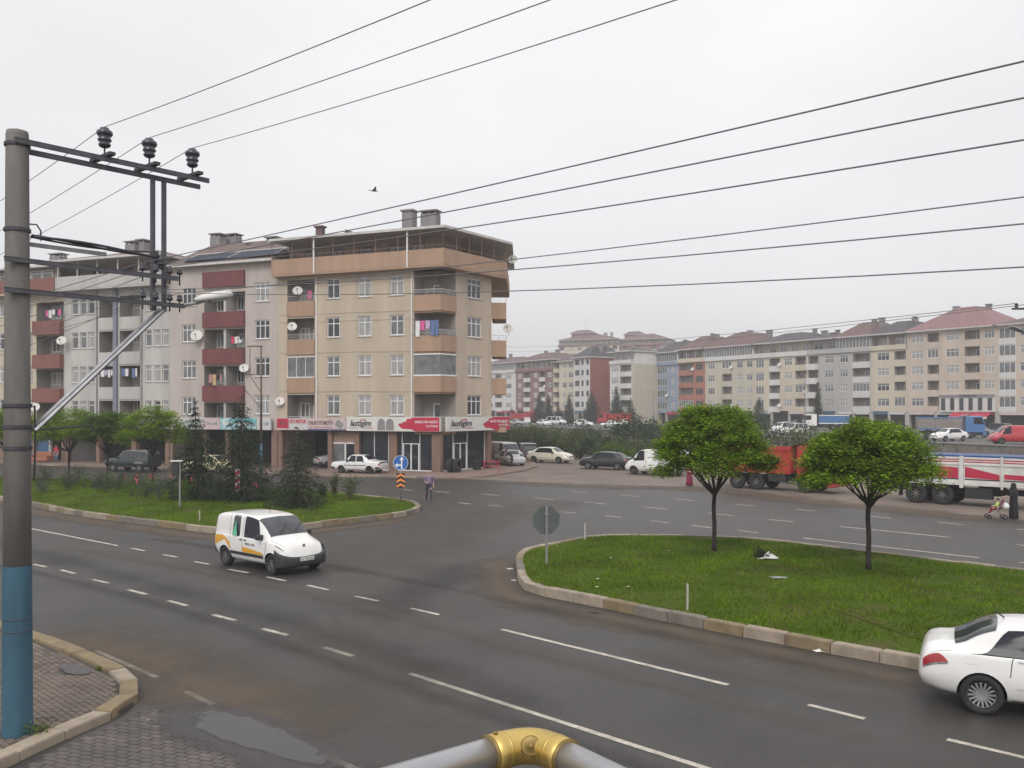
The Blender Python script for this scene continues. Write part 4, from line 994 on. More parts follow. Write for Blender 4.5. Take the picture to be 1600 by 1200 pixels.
# retaining wall in bays with a capping
Lw = np.linalg.norm(W1_-W0); nb = int(Lw/9)
rw_ = empty('retaining_wall', (W0[0],W0[1],0), math.atan2(wd_[1],wd_[0])); tag(rw_, 'long grey stone retaining wall along the raised road behind the hedge', 'wall')
for k in range(nb):
    m = MB(); m.box(k*Lw/nb+.02, (k+1)*Lw/nb-.02, -.25, .25, -.3, TZ+.45); m.build('wall_bay', 'stone_wall', rw_)
    m = MB(); m.box(k*Lw/nb+.02, (k+1)*Lw/nb-.02, -.32, .32, TZ+.452, TZ+.56); m.build('coping', 'concrete', rw_)

FF = Fr(np.array([79.0,158.0])-np.array([0.55,-0.835])*140, np.array([0.55,-0.835]))
for nm, c in dict(f_cream=(0.52,0.46,0.36), f_pinkish=(0.50,0.42,0.35), f_grey=(0.40,0.385,0.365), f_white=(0.56,0.55,0.53), f_blue=(0.25,0.295,0.37), f_red=(0.34,0.14,0.10), f_maroon=(0.23,0.125,0.12), f_beige=(0.46,0.42,0.34), f_brown=(0.20,0.15,0.14), f_brick=(0.26,0.085,0.065), f_yellow=(0.55,0.50,0.38)).items():
    pm(nm, c, 0.9, var=0.10, scale=0.4, streak=True, detail=6)
def far_building(pl, pr, label, wmat, cols, d0=0.0, depth=14, nf=5, st=2.9, gz=3.3, side='f_beige', roof='roof_brown', rise=2.2, top=None, band=None, base=TZ, F=FF, shopm='shop_dark', fr='upvc', sidewin=0, chim=2, roofpts=None, hasground=True, inset=.7):
    o = F.w(F.x(pl, d0), d0); L = Fr(o, F.e); root = empty('apartment_building', (o[0],o[1],base), math.atan2(F.e[1],F.e[0])); tag(root, label, 'building', 'apartment blocks beyond the highway')
    Wd = F.x(pr, d0)-F.x(pl, d0); zt = gz+nf*st; g0 = gz if hasground else 0.0
    ops = []; recs = []; nfl = nf-1 if top in ('set','glass','posts') else nf
    for k in range(nfl):
        z = gz+k*st
        for (a,b,t,*x) in cols:
            if t == 'w' or t == 'n': ops.append((a*Wd,b*Wd,z+.95,z+2.4))
            elif t in ('b','p','g'): ops.append((a*Wd,b*Wd,z+.05,z+2.55)); rec = MB(); recs.append(rec); recess(rec, a*Wd+.001, b*Wd-.001, z+.06, z+2.551, 1.4)
    wz = gz+nfl*st
    m = MB(); wall(m, 0, Wd, g0, wz, ops, rev=.12); m.quad((0,0,g0),(0,0,wz),(0,depth,wz),(0,depth,g0)); m.quad((0,depth,0),(0,depth,wz),(Wd,depth,wz),(Wd,depth,0))
    m.build('wall', wmat, root)
    m = MB(); m.quad((Wd,0,0),(Wd,depth,0),(Wd,depth,wz),(Wd,0,wz)); sw = m.build('side_wall', side, root)
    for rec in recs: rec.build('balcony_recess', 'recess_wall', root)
    for k in range(nfl):
        z = gz+k*st
        for (a,b,t,*x) in cols:
            x0, x1 = a*Wd, b*Wd
            if t == 'w': window(root, x0+.02, z+.97, x1-x0-.04, 1.41, 'far3' if x1-x0 > 1.7 else 'far2', y=.06, frame=fr, sill=False)
            elif t == 'n': window(root, x0+.02, z+.97, x1-x0-.04, 1.41, 'plain', y=.06, frame='frame_brown', glass='glass_dark', sill=False)
            else:
                pmat = x[0] if x else wmat; pro = .1 if t == 'b' else (.9 if t == 'p' else .02)
                m = MB(); m.box(x0-.01,x1+.01,-pro,.04,z-.25,z+(.95 if t != 'g' else .7)); bo = m.build('balcony', pmat, root)
                if t == 'g' or (random.random() < .25): 
                    window(bo, x0+.02, z+(.96 if t != 'g' else .71), x1-x0-.04, 1.55 if t != 'g' else 1.8, 'many', y=-.02, glass='glass_mid', sill=False)
                else:
                    door(root, x0+(x1-x0)*.5, z+.06, 1.38, .8, 2.0, glass=random.choice(['glass_dark','glass_mid']))
                if random.random() < .18: dish_on(root, x1+.1, -.4, z+1.2, .42, yaw=.3)
    for i in range(sidewin):
        for k in range(nfl):
            z = gz+k*st+1.7
            for q in (.22,.36,.62,.76): window(sw, 0,0,.35,.6,'plain', y=0, glass='glass_dark', sill=False).matrix_local = Matrix.Translation((Wd+.03,depth*q*.55,z)) @ Matrix.Rotation(PI/2,4,'Z') @ Matrix.Translation((0,-.02,0))
        break
    if hasground:
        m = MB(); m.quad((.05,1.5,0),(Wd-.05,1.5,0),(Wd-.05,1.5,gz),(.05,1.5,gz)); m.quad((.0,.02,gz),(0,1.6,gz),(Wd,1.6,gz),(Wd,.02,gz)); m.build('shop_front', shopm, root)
        n = max(2, int(Wd/4.5))
        for i in range(n+1): x = (Wd-.4)*i/n; m = MB(); m.box(x,x+.4,.02,.45,0,gz-.01); m.build('column', 'f_grey', root)
        for i in range(n):
            if random.random() < .75:
                x = (Wd-.4)*i/n+.45; m = MB(); m.box(x,x+(Wd-.4)/n-.5,-.08,.0,gz-.62,gz-.02); m.build('fascia_board', random.choice(['sign_pale','sign_red','sign_pinkwhite','shutter_blue','sign_pale']), root)
    if band: m = MB(); m.box(-.05,Wd+.05,-.35,.0,wz-.05,wz+.75); m.build('band', band, root)
    ye = -.9
    if top == 'set' or top == 'posts':
        m = MB(); m.quad((.1,1.3,wz),(Wd-.1,1.3,wz),(Wd-.1,1.3,zt),(.1,1.3,zt)); m.quad((Wd-.1,1.3,wz),(Wd-.1,depth-1,wz),(Wd-.1,depth-1,zt),(Wd-.1,1.3,zt)); m.build('top_storey', 'terrace_wall' if top == 'posts' else wmat, root)
        n = max(2, int(Wd/2.6))
        for i in range(n): window(root, Wd*(i+.18)/n, wz+1.0, Wd/n*.64, 1.3, 'far2', y=1.22, sill=False)
        m = MB(); m.box(0,Wd,-.2,depth,wz,wz+.14); m.build('terrace_slab', wmat, root)
        m = MB(); m.box(0,Wd,-.3,-.18,wz+.0,wz+.9); m.build('parapet', band or wmat, root)
        if top == 'posts':
            for i in range(n+1): m = MB(); x = .1+(Wd-.35)*i/n; m.box(x,x+.12,-.28,-.2,wz+.9,zt); m.build('terrace_post', 'fascia', root)
    elif top == 'glass':
        window(root, .1, wz+.8, Wd-.2, st-.85, 'many', y=-.3, glass='glass_mid', sill=False)
        m = MB(); m.box(0,Wd,-.32,depth,wz,wz+.78); m.build('parapet', band or wmat, root)
        m = MB(); m.quad((Wd,-.2,wz+.78),(Wd,depth,wz+.78),(Wd,depth,zt),(Wd,-.2,zt)); m.build('top_storey', wmat, root)
    rf = hip_roof(root, [(-.35,ye),(Wd+.35,ye),(Wd+.35,depth+.6),(-.35,depth+.6)], zt, rise, roof, thick=.22, inset=inset)
    for i in range(chim): x = Wd*random.uniform(.15,.8); y = random.uniform(4,9); chimney(rf, x, x+random.uniform(.6,1.3), y, y+.8, zt+rise*.5, zt+rise+random.uniform(.5,1.4), legs=random.random() < .5)
    return root, Wd, zt, L
far_building(1558, 1660, 'beige apartment block with glazed balconies at the end of the far row', 'f_pinkish', [(.03,.30,'g','f_white'),(.36,.5,'w'),(.56,.82,'b'),(.86,.97,'w')], roof='roof_brown', rise=1.5, side='f_pinkish')
r5, w5, z5, L5 = far_building(1417, 1558, 'beige pink apartment block with a pink hipped roof and red awnings', 'f_pinkish', [(.055,.20,'w'),(.245,.375,'b'),(.455,.60,'w'),(.66,.82,'b'),(.865,.975,'w')], roof='roof_pink', rise=4.2, side='f_pinkish', inset=.8)
# office front with a sign band and red awnings under it
m = MB(); m.box(w5*.40,w5*.99,-.5,-.003,3.2,6.3); of = m.build('office_front', 'f_white', r5)
for i in range(6): m = MB(); x = w5*(.42+.56*i/5.6); m.box(x,x+.75,-.56,-.504,3.5,5.6); m.build('window_strip', 'glass_dark', of)
m = MB(); m.box(w5*.40,w5*.99,-.62,-.505,5.75,6.25); m.build('sign_band', 'chimney_grey', of)
text_mesh('lettering', 'Türkuaz Dil', .62, 'ink_black', of, (w5*.62,-.63,5.82), bold=.02)
for (a,b) in ((.55,.74),(.755,.96)):
    m = MB(); m.add([(w5*a,-.5,3.1),(w5*b,-.5,3.1),(w5*b,-2.0,2.35),(w5*a,-2.0,2.35),(w5*a,-2.0,2.0),(w5*b,-2.0,2.0)], [(0,1,2,3)]); aw = m.build('awning', 'sign_red', r5)
    m = MB(); m.quad((w5*a,-2.0,2.35),(w5*b,-2.0,2.35),(w5*b,-2.02,1.95),(w5*a,-2.02,1.95)); m.build('valance', 'sign_white', aw)
far_building(1361, 1417, 'cream apartment block with dark glazed roof terrace beside the pink roof', 'f_cream', [(.18,.52,'w'),(.66,.97,'b')], top='posts', roof='roof_dark', rise=2.6, side='f_cream')
far_building(1307, 1361, 'grey apartment block with a dark brown window strip', 'f_grey', [(.10,.34,'w'),(.48,.97,'b','f_white')], top='glass', roof='roof_redbrown', rise=3.0, side='f_grey')
m_ = far_building(1262, 1307, 'plain grey apartment block with projecting white balconies', 'f_grey', [(.03,.38,'p','f_white'),(.60,.90,'w')], top='set', roof='roof_dark', rise=1.2, side='f_grey')
far_building(1178, 1262, 'cream apartment block with a white fascia and mixed balconies', 'f_cream', [(.04,.20,'g'),(.30,.50,'b','f_white'),(.58,.72,'w'),(.78,.97,'b')], top='set', roof='roof_dark', rise=2.2, band='f_white', side='f_cream')
far_building(1102, 1178, 'cream apartment block with a white glazed top storey', 'f_beige', [(.06,.20,'w'),(.36,.56,'b'),(.66,.78,'w'),(.86,.97,'w')], top='glass', roof='roof_redbrown', rise=3.2, band='f_white', side='f_beige', chim=3)
far_building(1060, 1102, 'red orange apartment block with open balconies', 'f_red', [(.02,.56,'b','f_red'),(.66,.92,'n')], top='posts', roof='roof_redbrown', rise=3.2, band='f_cream', side='f_red')
far_building(1022, 1060, 'blue and white apartment block with banded windows', 'f_blue', [(.04,.56,'g','f_blue'),(.72,.86,'w')], top='glass', roof='roof_dark', rise=2.8, band='f_blue', side='f_white', gz=3.0)
far_building(953, 987, 'cream apartment block with balconies and a blank beige end wall', 'f_white', [(.06,.40,'w'),(.48,.98,'b','f_white')], d0=-8.5, top='set', roof='roof_dark', rise=.6, side='f_beige', sidewin=1, st=2.9)
far_building(897, 922, 'white apartment block with dark openings and a raw brick end wall', 'f_white', [(.06,.34,'n'),(.46,.60,'n'),(.76,.92,'n')], d0=-9.5, nf=5, st=2.75, roof='roof_dark', rise=3.0, side='f_brick', depth=12)
far_building(864, 897, 'low cream apartment block with balconies beside the white block', 'f_yellow', [(.03,.30,'p','f_yellow'),(.45,.65,'w'),(.74,.95,'w')], d0=-2, nf=5, st=2.75, roof='roof_dark', rise=1.4, side='f_yellow')
far_building(806, 864, 'maroon and white striped apartment block with maroon roof band', 'f_maroon', [(.06,.16,'w'),(.22,.40,'b','f_white'),(.50,.60,'w'),(.64,.80,'b','f_white'),(.86,.97,'w')], d0=-3, top='posts', band='f_maroon', roof='roof_redbrown', rise=2.4, side='f_grey', chim=4)
far_building(758, 806, 'white apartment block with a maroon roof, half hidden by the corner block', 'f_white', [(.08,.26,'w'),(.34,.56,'b'),(.68,.86,'w')], d0=-3, roof='roof_redbrown', rise=2.0, side='f_white', top='glass')
# hill with a large block on it
hx = np.linspace(-500, 900, 57); hy = np.linspace(330, 900, 24); V = []; 
for j, y in enumerate(hy):
    for i, x in enumerate(hx):
        e = min(1, max(0, (y-330)/110)); V.append((x, y, TZ-1.2+24*e*e*(3-2*e)*math.exp(-((x-70)/150)**2)*math.exp(-((y-480)/190)**2)))
Fc = [(j*57+i, j*57+i+1, (j+1)*57+i+1, (j+1)*57+i) for j in range(23) for i in range(56)]
pm('hill_green', (0.055,0.075,0.035), 0.95, var=0.4, scale=0.08, detail=8)
m = MB(); m.add(V, Fc); tag(m.build('hill', 'hill_green', smooth=True), kind='structure')
FH = Fr((22.0,432.0), (0.92,-0.39))
def hill_block(pl, pr, label, top_py, nf, tower=None, base=14):
    x0 = FH.x(pl); Yh = FH.Y((FH.x(pl)+FH.x(pr))/2); st = 2.9; zt = zz(top_py, Yh)
    n = int((zt-base-3.3)/st); 
    W_ = FH.x(pr)-x0; nc = int(W_/4.2); cols = []
    for i in range(nc):
        a = (i+.22)/nc; cols.append((a, a+.52/nc, 'w' if i % 3 else 'b', 'f_white'))
    return far_building(pl, pr, label, 'f_maroon' if tower else 'f_cream', cols, nf=n, st=st, base=zt-3.3-n*st, F=FH, roof='roof_redbrown', rise=2.6, side='f_maroon', band='f_maroon', top='posts', chim=3, depth=16)
hill_block(872, 968, 'large maroon roofed apartment block on the hill behind the far row', 531, 8)
hill_block(970, 1044, 'second maroon roofed apartment block on the hill, with a wide flat eave', 530, 8, tower=True)
for (a,b,t) in ((893,925,517),(976,1003,519)):
    x0 = FH.x(a,5); x1 = FH.x(b,5); zt = zz(t, FH.Y(x0,5)); o = FH.w(x0,5); r = empty('roof_turret', (o[0],o[1],zz(532,FH.Y(x0,5))-.5), math.atan2(FH.e[1],FH.e[0])); h = zt-zz(532,FH.Y(x0,5))-.9
    tag(r, 'small maroon roofed top storey rising from the hill block, with an aerial' if a == 893 else 'small maroon roofed top storey rising from the second hill block', 'roof turret')
    m = MB(); m.box(0,x1-x0,0,9,0,h); m.build('wall', 'f_maroon', r); hip_roof(r, [(-.8,-.8),(x1-x0+.8,-.8),(x1-x0+.8,9.8),(-.8,9.8)], h, 1.6, 'roof_redbrown')
    if a == 893: m = MB(); m.tube([(6,4,h+1.2),(6,4,h+8)], .07, 5); m.build('aerial', 'steel', r)
# ================================================================== VEHICLES
def pchip(X, Yv, x):
    X = np.asarray(X, float); Yv = np.asarray(Yv, float); h = np.diff(X); d = np.diff(Yv)/h; n = len(X); m = np.zeros(n)
    for i in range(1, n-1):
        if d[i-1]*d[i] > 0: w1 = 2*h[i]+h[i-1]; w2 = h[i]+2*h[i-1]; m[i] = (w1+w2)/(w1/d[i-1]+w2/d[i])
    m[0] = d[0]; m[-1] = d[-1]
    x = np.asarray(x, float); k = np.clip(np.searchsorted(X, x)-1, 0, n-2); t = (x-X[k])/h[k]; hk = h[k]
    return (1+2*t)*(1-t)**2*Yv[k]+t*(1-t)**2*hk*m[k]+t*t*(3-2*t)*Yv[k+1]+t*t*(t-1)*hk*m[k+1]

class Body:
    """lofted car shell. stations: (x, zb, zs, zt, wb, wm, ws, wt); x forward, the section runs from the keel (t=0) over the shoulder (t=4) to the roof centre (t=8)"""
    def __init__(s, st): s.st = np.array(st, float); s.xs = s.st[:,0]
    def sec(s, x):
        q = [pchip(s.xs, s.st[:,i], x) for i in range(1,8)]; zb, zs, zt, wb, wm, ws, wt = q
        zt = np.maximum(zt, zs+.03); hg = zt-zs
        y = [0*x, .8*wb, wb, wm, ws, ws-np.minimum(.02, hg*.2), wt+(ws-wt)*.06, wt-np.minimum(.10, wt*.2), 0*x]
        z = [zb, zb, zb+.05, zb+.5*(zs-zb), zs, zs+np.minimum(.03,hg*.3), zt-np.minimum(.09,hg*.35), zt-np.minimum(.03,hg*.12), zt]
        return np.array(y), np.array(z)
    def pt(s, x, t):
        x = np.atleast_1d(np.asarray(x, float)); t = np.atleast_1d(np.asarray(t, float)); Y, Z = s.sec(x); T = np.arange(9.0)
        y = np.array([pchip(T, Y[:,i], t[i]) for i in range(len(x))]); z = np.array([pchip(T, Z[:,i], t[i]) for i in range(len(x))])
        return np.c_[x, y, z]
    def nrm(s, x, t):
        e = .01; a = s.pt(x+e, t)-s.pt(x-e, t); b = s.pt(x, np.minimum(t+.03,8))-s.pt(x, np.maximum(t-.03,0)); n = np.cross(a, b); l = np.linalg.norm(n, axis=1)[:,None]
        n = n/np.maximum(l, 1e-9); P = s.pt(x, t); c = np.c_[x, 0*x, 0*x+.6]; sg = np.sign((n*(P-c)).sum(1))[:,None]; sg[sg == 0] = 1
        return n*sg
    def shell(s, nx=64, nt=40):
        X = []
        for i in range(len(s.xs)-1):
            k = max(2, int(round(nx*(s.xs[i+1]-s.xs[i])/(s.xs[-1]-s.xs[0])))); X += list(np.linspace(s.xs[i], s.xs[i+1], k, endpoint=False))
        X.append(s.xs[-1]); X = np.array(X); T = np.concatenate([np.linspace(0,2,5)[:-1], np.linspace(2,4,8)[:-1], np.linspace(4,6,10)[:-1], np.linspace(6,8,9)])
        V = []; n = len(T)
        for x in X:
            p = s.pt(np.full(n, x), T); L = p.copy(); L[:,1] *= -1
            V += [tuple(q) for q in p]+[tuple(q) for q in L[1:-1][::-1]]
        m = 2*n-2; F = []
        for i in range(len(X)-1):
            for j in range(m): F.append((i*m+j, i*m+(j+1)%m, (i+1)*m+(j+1)%m, (i+1)*m+j))
        F.append(tuple(range(m))); F.append(tuple(range((len(X)-1)*m+m-1, (len(X)-1)*m-1, -1)))
        return V, F
    def patch(s, name, corners, mat, parent, off=.006, nx=8, nt=6, both=True, center=False, join=True, smooth=True):
        """panel lying on the shell; corners (x,t) x4 in order; mirrored on the other side, or across the middle when center"""
        C = np.array(corners, float); out = []
        def grid(sgn):
            V = []
            U = np.linspace(0,1,nx); W = np.linspace(0,1,nt)
            for u in U:
                a = C[0]*(1-u)+C[1]*u; b = C[3]*(1-u)+C[2]*u
                q = np.array([a*(1-w_)+b*w_ for w_ in W]); p = s.pt(q[:,0], q[:,1])+s.nrm(q[:,0], q[:,1])*off; p[:,1] *= sgn; V += [tuple(r) for r in p]
            F = [(i*nt+j, i*nt+j+1, (i+1)*nt+j+1, (i+1)*nt+j) for i in range(nx-1) for j in range(nt-1)]
            return V, F
        for sgn in ((1,-1) if (both or center) else (1,)):
            V, F = grid(sgn)
            if center and sgn == -1: m.add(V, F)
            else: m = MB(); m.add(V, F)
            if not center or sgn == -1 or not both and not center: out.append(m.build(name, mat, parent, smooth=smooth))
        return out
TYRE = {}
def wheel(parent, x, y, r, wdt, rim='rim', spokes=10, side=1, rr=.66, name='wheel'):
    key = (r, wdt, rim, spokes, rr)
    if key not in TYRE:
        m = MB(); h = wdt/2; m.lathe([(r*rr*.9,-h*.5),(r*rr,-h),(r*.93,-h),(r,-h*.72),(r,h*.72),(r*.93,h),(r*rr,h),(r*rr*.96,h*.6)], 28, 'y', cap=False)
        a = MB(); a.lathe([(r*rr*.97,h*.9),(r*rr*.97,h*.3),(r*rr*.86,h*.25),(r*rr*.86,h*.86)], 28, 'y', cap=False); a.lathe([(.001,h*.72),(r*.12,h*.74),(r*.13,h*.5)], 14, 'y')
        for k in range(spokes):
            th = 2*PI*k/spokes; a.tr(Matrix.Rotation(th,4,'Y')); w0, w1 = r*.045, r*.055
            a.add([(r*.08,h*.7,-w0),(r*rr*.9,h*.84,-w1),(r*rr*.9,h*.84,w1),(r*.08,h*.7,w0),(r*.08,h*.45,-w0),(r*rr*.9,h*.5,-w1),(r*rr*.9,h*.5,w1),(r*.08,h*.45,w0)], [(0,1,2,3),(0,4,5,1),(3,2,6,7)])
        a.tr(Matrix.Identity(4))
        b = MB(); b.lathe([(.001,h*.28),(r*rr*.9,h*.28)], 24, 'y')
        TYRE[key] = (m.mesh('wheel','rubber',True), a.mesh('rim',rim,False), b.mesh('brake_disc','rim_dark' if rim != 'rim_dark' else 'chassis'))
    t, a, b = TYRE[key]
    o = ob(name, t, parent); o.location = (x, y*side, r-.003); o.rotation_euler = (0, random.uniform(0,6) if spokes else 0, 0 if side > 0 else PI)
    ob('rim', a, o); ob('brake_disc', b, o); return o
def cut_body(V, F, paintm, cuts, name='body'):
    m = MB(); m.add(V, F); me = m.mesh(name, [paintm, 'dark'], True); o = ob(name, me)
    bm = bmesh.new(); bm.from_mesh(me); bmesh.ops.remove_doubles(bm, verts=bm.verts, dist=1e-5); bmesh.ops.recalc_face_normals(bm, faces=bm.faces); bm.to_mesh(me); bm.free()
    tools = []
    for (x, r, y0) in cuts:
        for sgn in (1,-1):
            c = MB(); c.lathe([(r, min(y0*sgn, 1.4*sgn)),(r, max(y0*sgn,1.4*sgn))], 28, 'y', c=(x,0,0.0)); cm = c.mesh('cutter','dark'); 
            co = ob('cutter', cm); co.location.z = r-.05
            bmm = bmesh.new(); bmm.from_mesh(cm); bmesh.ops.recalc_face_normals(bmm, faces=bmm.faces); bmm.to_mesh(cm); bmm.free()
            md = o.modifiers.new('b','BOOLEAN'); md.object = co; md.operation = 'DIFFERENCE'; md.solver = 'EXACT'; md.material_mode = 'TRANSFER'; tools.append(co)
    dg = bpy.context.evaluated_depsgraph_get(); me2 = bpy.data.meshes.new_from_object(o.evaluated_get(dg)); o.modifiers.clear(); o.data = me2
    for c in tools: bpy.data.objects.remove(c)
    me2.name = name
    me2.set_sharp_from_angle(angle=R(35))
    return o
def mirror_part(parent, x, y, z, mat='black_plastic'):
    for s_ in (1,-1):
        m = MB(); m.box(-.07,.07,-.11,.11,-.08,.08); o = m.build('wing_mirror', mat, parent, bevel=.03, smooth=True); o.location = (x, s_*(y+.10), z); 
        a = MB(); a.box(-.02,.02,-.12*s_ if s_ < 0 else -.12, .0 if s_ > 0 else .12,-.07,-.04); a.build('stalk', 'black_plastic', o)
def plate(parent, x, z, face=1, txt=None, w_=.5, h_=.11):
    m = MB(); m.box(-.008,.008,-w_/2,w_/2,-h_/2,h_/2); o = m.build('number_plate', 'plate', parent); o.location = (x,0,z)
    if txt: text_mesh('digits', txt, h_*.95, 'plate_ink', o, (.010*face, 0, -h_*.34), rot=(PI/2,0,PI/2*face), align='CENTER', width=w_*.86, ext=.001)
    return o

def bumper(root, xf, hw, z0, z1, dep, mat, face=1, rise=0.0):
    """bumper moulded round the end of a car: curved in plan, its ends sweep back and (rise) up"""
    n = 21; V = []; F = []
    for i in range(n):
        u = -1+2*i/(n-1); y = hw*math.sin(u*PI/2)*(1.0); x = xf-face*dep*(1-math.cos(u*PI/2))**1.6; up = rise*abs(u)**2.2
        for (dx, z) in ((-.10,z0),(-.015,z0+.03),(0,z0+.10),(.0,z1-.10+up),(-.025,z1-.02+up),(-.12,z1+up)): V.append((x+face*dx, y*(1+(dx*.25 if abs(u) > .9 else 0)), z))
    for i in range(n-1):
        for j in range(5): F.append((i*6+j,(i+1)*6+j,(i+1)*6+j+1,i*6+j+1))
        F.append((i*6+5,(i+1)*6+5,(i+1)*6,i*6))
    F += [tuple(range(6)), tuple(range((n-1)*6+5,(n-1)*6-1,-1))]
    m = MB(); m.add(V, F); return m.build('bumper', mat, root, smooth=True, fixn=True)
def build_car(name, st, paintm, spec):
    """spec keys: wheels (x list, r, track y), side windows, windscreen, rear window, lamps, trims"""
    root = empty(name); bd = Body(st); V, F = bd.shell(spec.get('nx',64)); r = spec['r']; ty = spec['ty']
    body = cut_body(V, F, paintm, [(x, r+spec.get('gap',.045), ty-.30) for x in spec['wx']]); body.parent = root
    for x in spec['wx']:
        for s_ in (1,-1): wheel(root, x, ty-.11+spec.get('wo',0), r, spec.get('tw',.2), spec.get('rim','rim'), spec.get('spokes',10), s_, spec.get('rr',.66))
    gl = spec.get('glass','car_glass')
    for q in spec['side']: bd.patch('side_window', q, gl, root, .009, 12, 8)
    bd.patch('windscreen', spec['front'], spec.get('fglass','car_glass_clear'), root, .010, 24, 18, center=True)
    if 'rear' in spec: bd.patch('rear_window', spec['rear'], spec.get('rglass', gl), root, .010, 24, 18, center=True)
    for nm, q, mt, off in spec.get('patches', ()): bd.patch(nm, q, mt, root, off, 6, 5)
    for nm, q, mt, off in spec.get('cpatches', ()): bd.patch(nm, q, mt, root, off, 8, 10, center=True)
    for x0, t0, x1, t1 in spec.get('seams', ()):
        dx, dt = (0.007, 0) if abs(x1-x0) < .25 else (0, .025)
        bd.patch('door_seam', [(x0-dx,t0-dt),(x1-dx,t1-dt),(x1+dx,t1+dt),(x0+dx,t0+dt)], 'black_plastic', root, .003, 14, 2)
    for (x, t, l) in spec.get('handles', ()):
        for s_ in (1,-1):
            p = bd.pt([x],[t])[0]; m = MB(); m.box(-l/2,l/2,-.018,.022,-.018,.018); o = m.build('door_handle', spec.get('hmat', paintm), root, bevel=.008); o.location = (p[0], s_*(p[1]+.012), p[2])
    if 'mirror' in spec: mirror_part(root, *spec['mirror'], mat=spec.get('mmat','black_plastic'))
    L = bd.xs
    for (x, z, f, tx) in spec.get('plates', ()): plate(root, x, z, f, tx)
    for bmp in spec.get('bump', ()): bumper(root, *bmp)
    return root, bd

# --- small white delivery van (rounded one-box, dark bumpers)
st_van = [(0.0,.42,.86,1.30,.62,.70,.70,.56),(.06,.32,.90,1.52,.68,.78,.78,.66),(.18,.30,.94,1.64,.72,.82,.81,.70),(.55,.27,.97,1.70,.76,.85,.83,.73),(1.30,.24,.98,1.72,.77,.855,.84,.74),(2.00,.24,.98,1.70,.77,.855,.84,.73),(2.38,.24,.975,1.645,.77,.855,.84,.70),(2.65,.24,.97,1.50,.77,.855,.835,.68),(2.95,.24,.95,1.24,.77,.855,.825,.67),(3.10,.24,.93,1.095,.77,.855,.815,.67),(3.25,.24,.90,1.045,.76,.85,.80,.64),(3.50,.24,.83,.965,.74,.83,.77,.58),(3.70,.25,.72,.85,.66,.77,.70,.48),(3.80,.27,.60,.68,.56,.66,.60,.40),(3.86,.32,.46,.50,.42,.5,.45,.30)]
van, vb = build_car('delivery_van', st_van, 'car_white', dict(wx=(.72,3.23), r=.305, ty=.84, rim='rim_dark', spokes=9, rr=.68, gap=.05,
    side=[[(1.78,4.75),(2.80,4.6),(2.42,6.1),(1.82,6.3)]], front=[(3.03,6.05),(2.43,6.15),(2.43,8),(3.06,8)],
    rear=[(.035,5.6),(.12,6.2),(.12,8),(.035,8)], mirror=(2.72,.80,1.08), hmat='black_plastic', handles=[(1.64,3.72,.10),(1.88,3.72,.10)],
    patches=[('cargo_sticker',[(1.12,4.9),(1.55,4.9),(1.55,6.2),(1.2,6.2)],'glass_dark',.005),
             ('sill_trim',[(1.05,2.55),(2.85,2.55),(2.85,2.80),(1.05,2.80)],'black_plastic',.012),
             ('side_trim',[(.10,4.3),(.62,4.3),(.62,4.46),(.10,4.46)],'black_plastic',.006),
             ('yellow_swoosh',[(.13,3.05),(.72,3.55),(.55,4.15),(.12,4.2)],'van_yellow',.004),('yellow_swoosh',[(.72,3.55),(1.12,2.85),(1.04,3.3),(.55,4.15)],'van_yellow',.0045),('yellow_swoosh',[(1.72,2.82),(2.88,2.82),(2.75,3.05),(1.72,3.25)],'van_yellow',.004),
             ('tail_lamp',[(.015,3.6),(.10,3.7),(.10,5.2),(.035,5.2)],'lamp_red',.012),
             ('headlamp',[(3.30,4.05),(3.71,3.9),(3.69,4.95),(3.40,4.75)],'lamp_clear',.012),
             ('rear_bumper',[(.012,2.0),(.30,2.0),(.14,3.0),(.008,3.1)],'black_plastic',.014)],
    bump=[(3.91,.895,.22,.54,.36,'black_plastic',1,.24),],
    seams=[(1.72,2.9,1.72,6.2),(2.95,2.9,3.0,5.2),(1.0,3.0,1.0,6.2),(3.10,5.5,3.62,5.6)], plates=[(3.915,.46,1,'61 TR 526')], nx=110, fglass='car_glass_clear'))
tag(van, 'small white delivery van with yellow swooshes and black bumpers driving on the near road', 'van')
text_mesh('lettering', 'RENT A CAR', .10, 'ink_grey', van, (1.9,-.865,.78), rot=(PI/2,0,0), width=.5)
for k in (-.30,.22):
    m = MB(); p0 = vb.pt([3.0],[7.0])[0]; m.tube([(3.02,k,1.215),(2.86,k+.24,1.345),(2.76,k+.38,1.425)], .012, 5); m.build('wiper', 'black_plastic', van)
m = MB(); m.tube([(2.0,0,1.69),(1.92,0,1.88)], .008, 5); m.build('aerial', 'black_plastic', van)
m = MB(); m.lathe([(.001,.012),(.05,.010),(.055,0)], 14, 'x', c=(3.73,0,.845)); m.build('badge', 'chrome', van)
m = MB(); m.add([(1.20,-.874,1.02),(1.48,-.874,1.02),(1.34,-.80,1.50),(1.40,-.835,1.2)], [(0,3,2),(0,1,3)]); m.build('green_arrow', pm('van_green',(0.10,0.42,0.24),0.5), van)
a0, a1 = np.array(g(354,884)), np.array(g(423,898)); dv_ = (a1-a0)/np.linalg.norm(a1-a0)
# the visible side is the van's right flank (-y local); put its right wheels on those points
th = math.atan2(dv_[1], dv_[0]); nr = np.array([math.sin(th), -math.cos(th)])
mid = (a0+a1)/2-nr*.80; org = mid-dv_*(.72+3.23)/2
van.location = (org[0], org[1], .012); van.rotation_euler = (0,0,th)

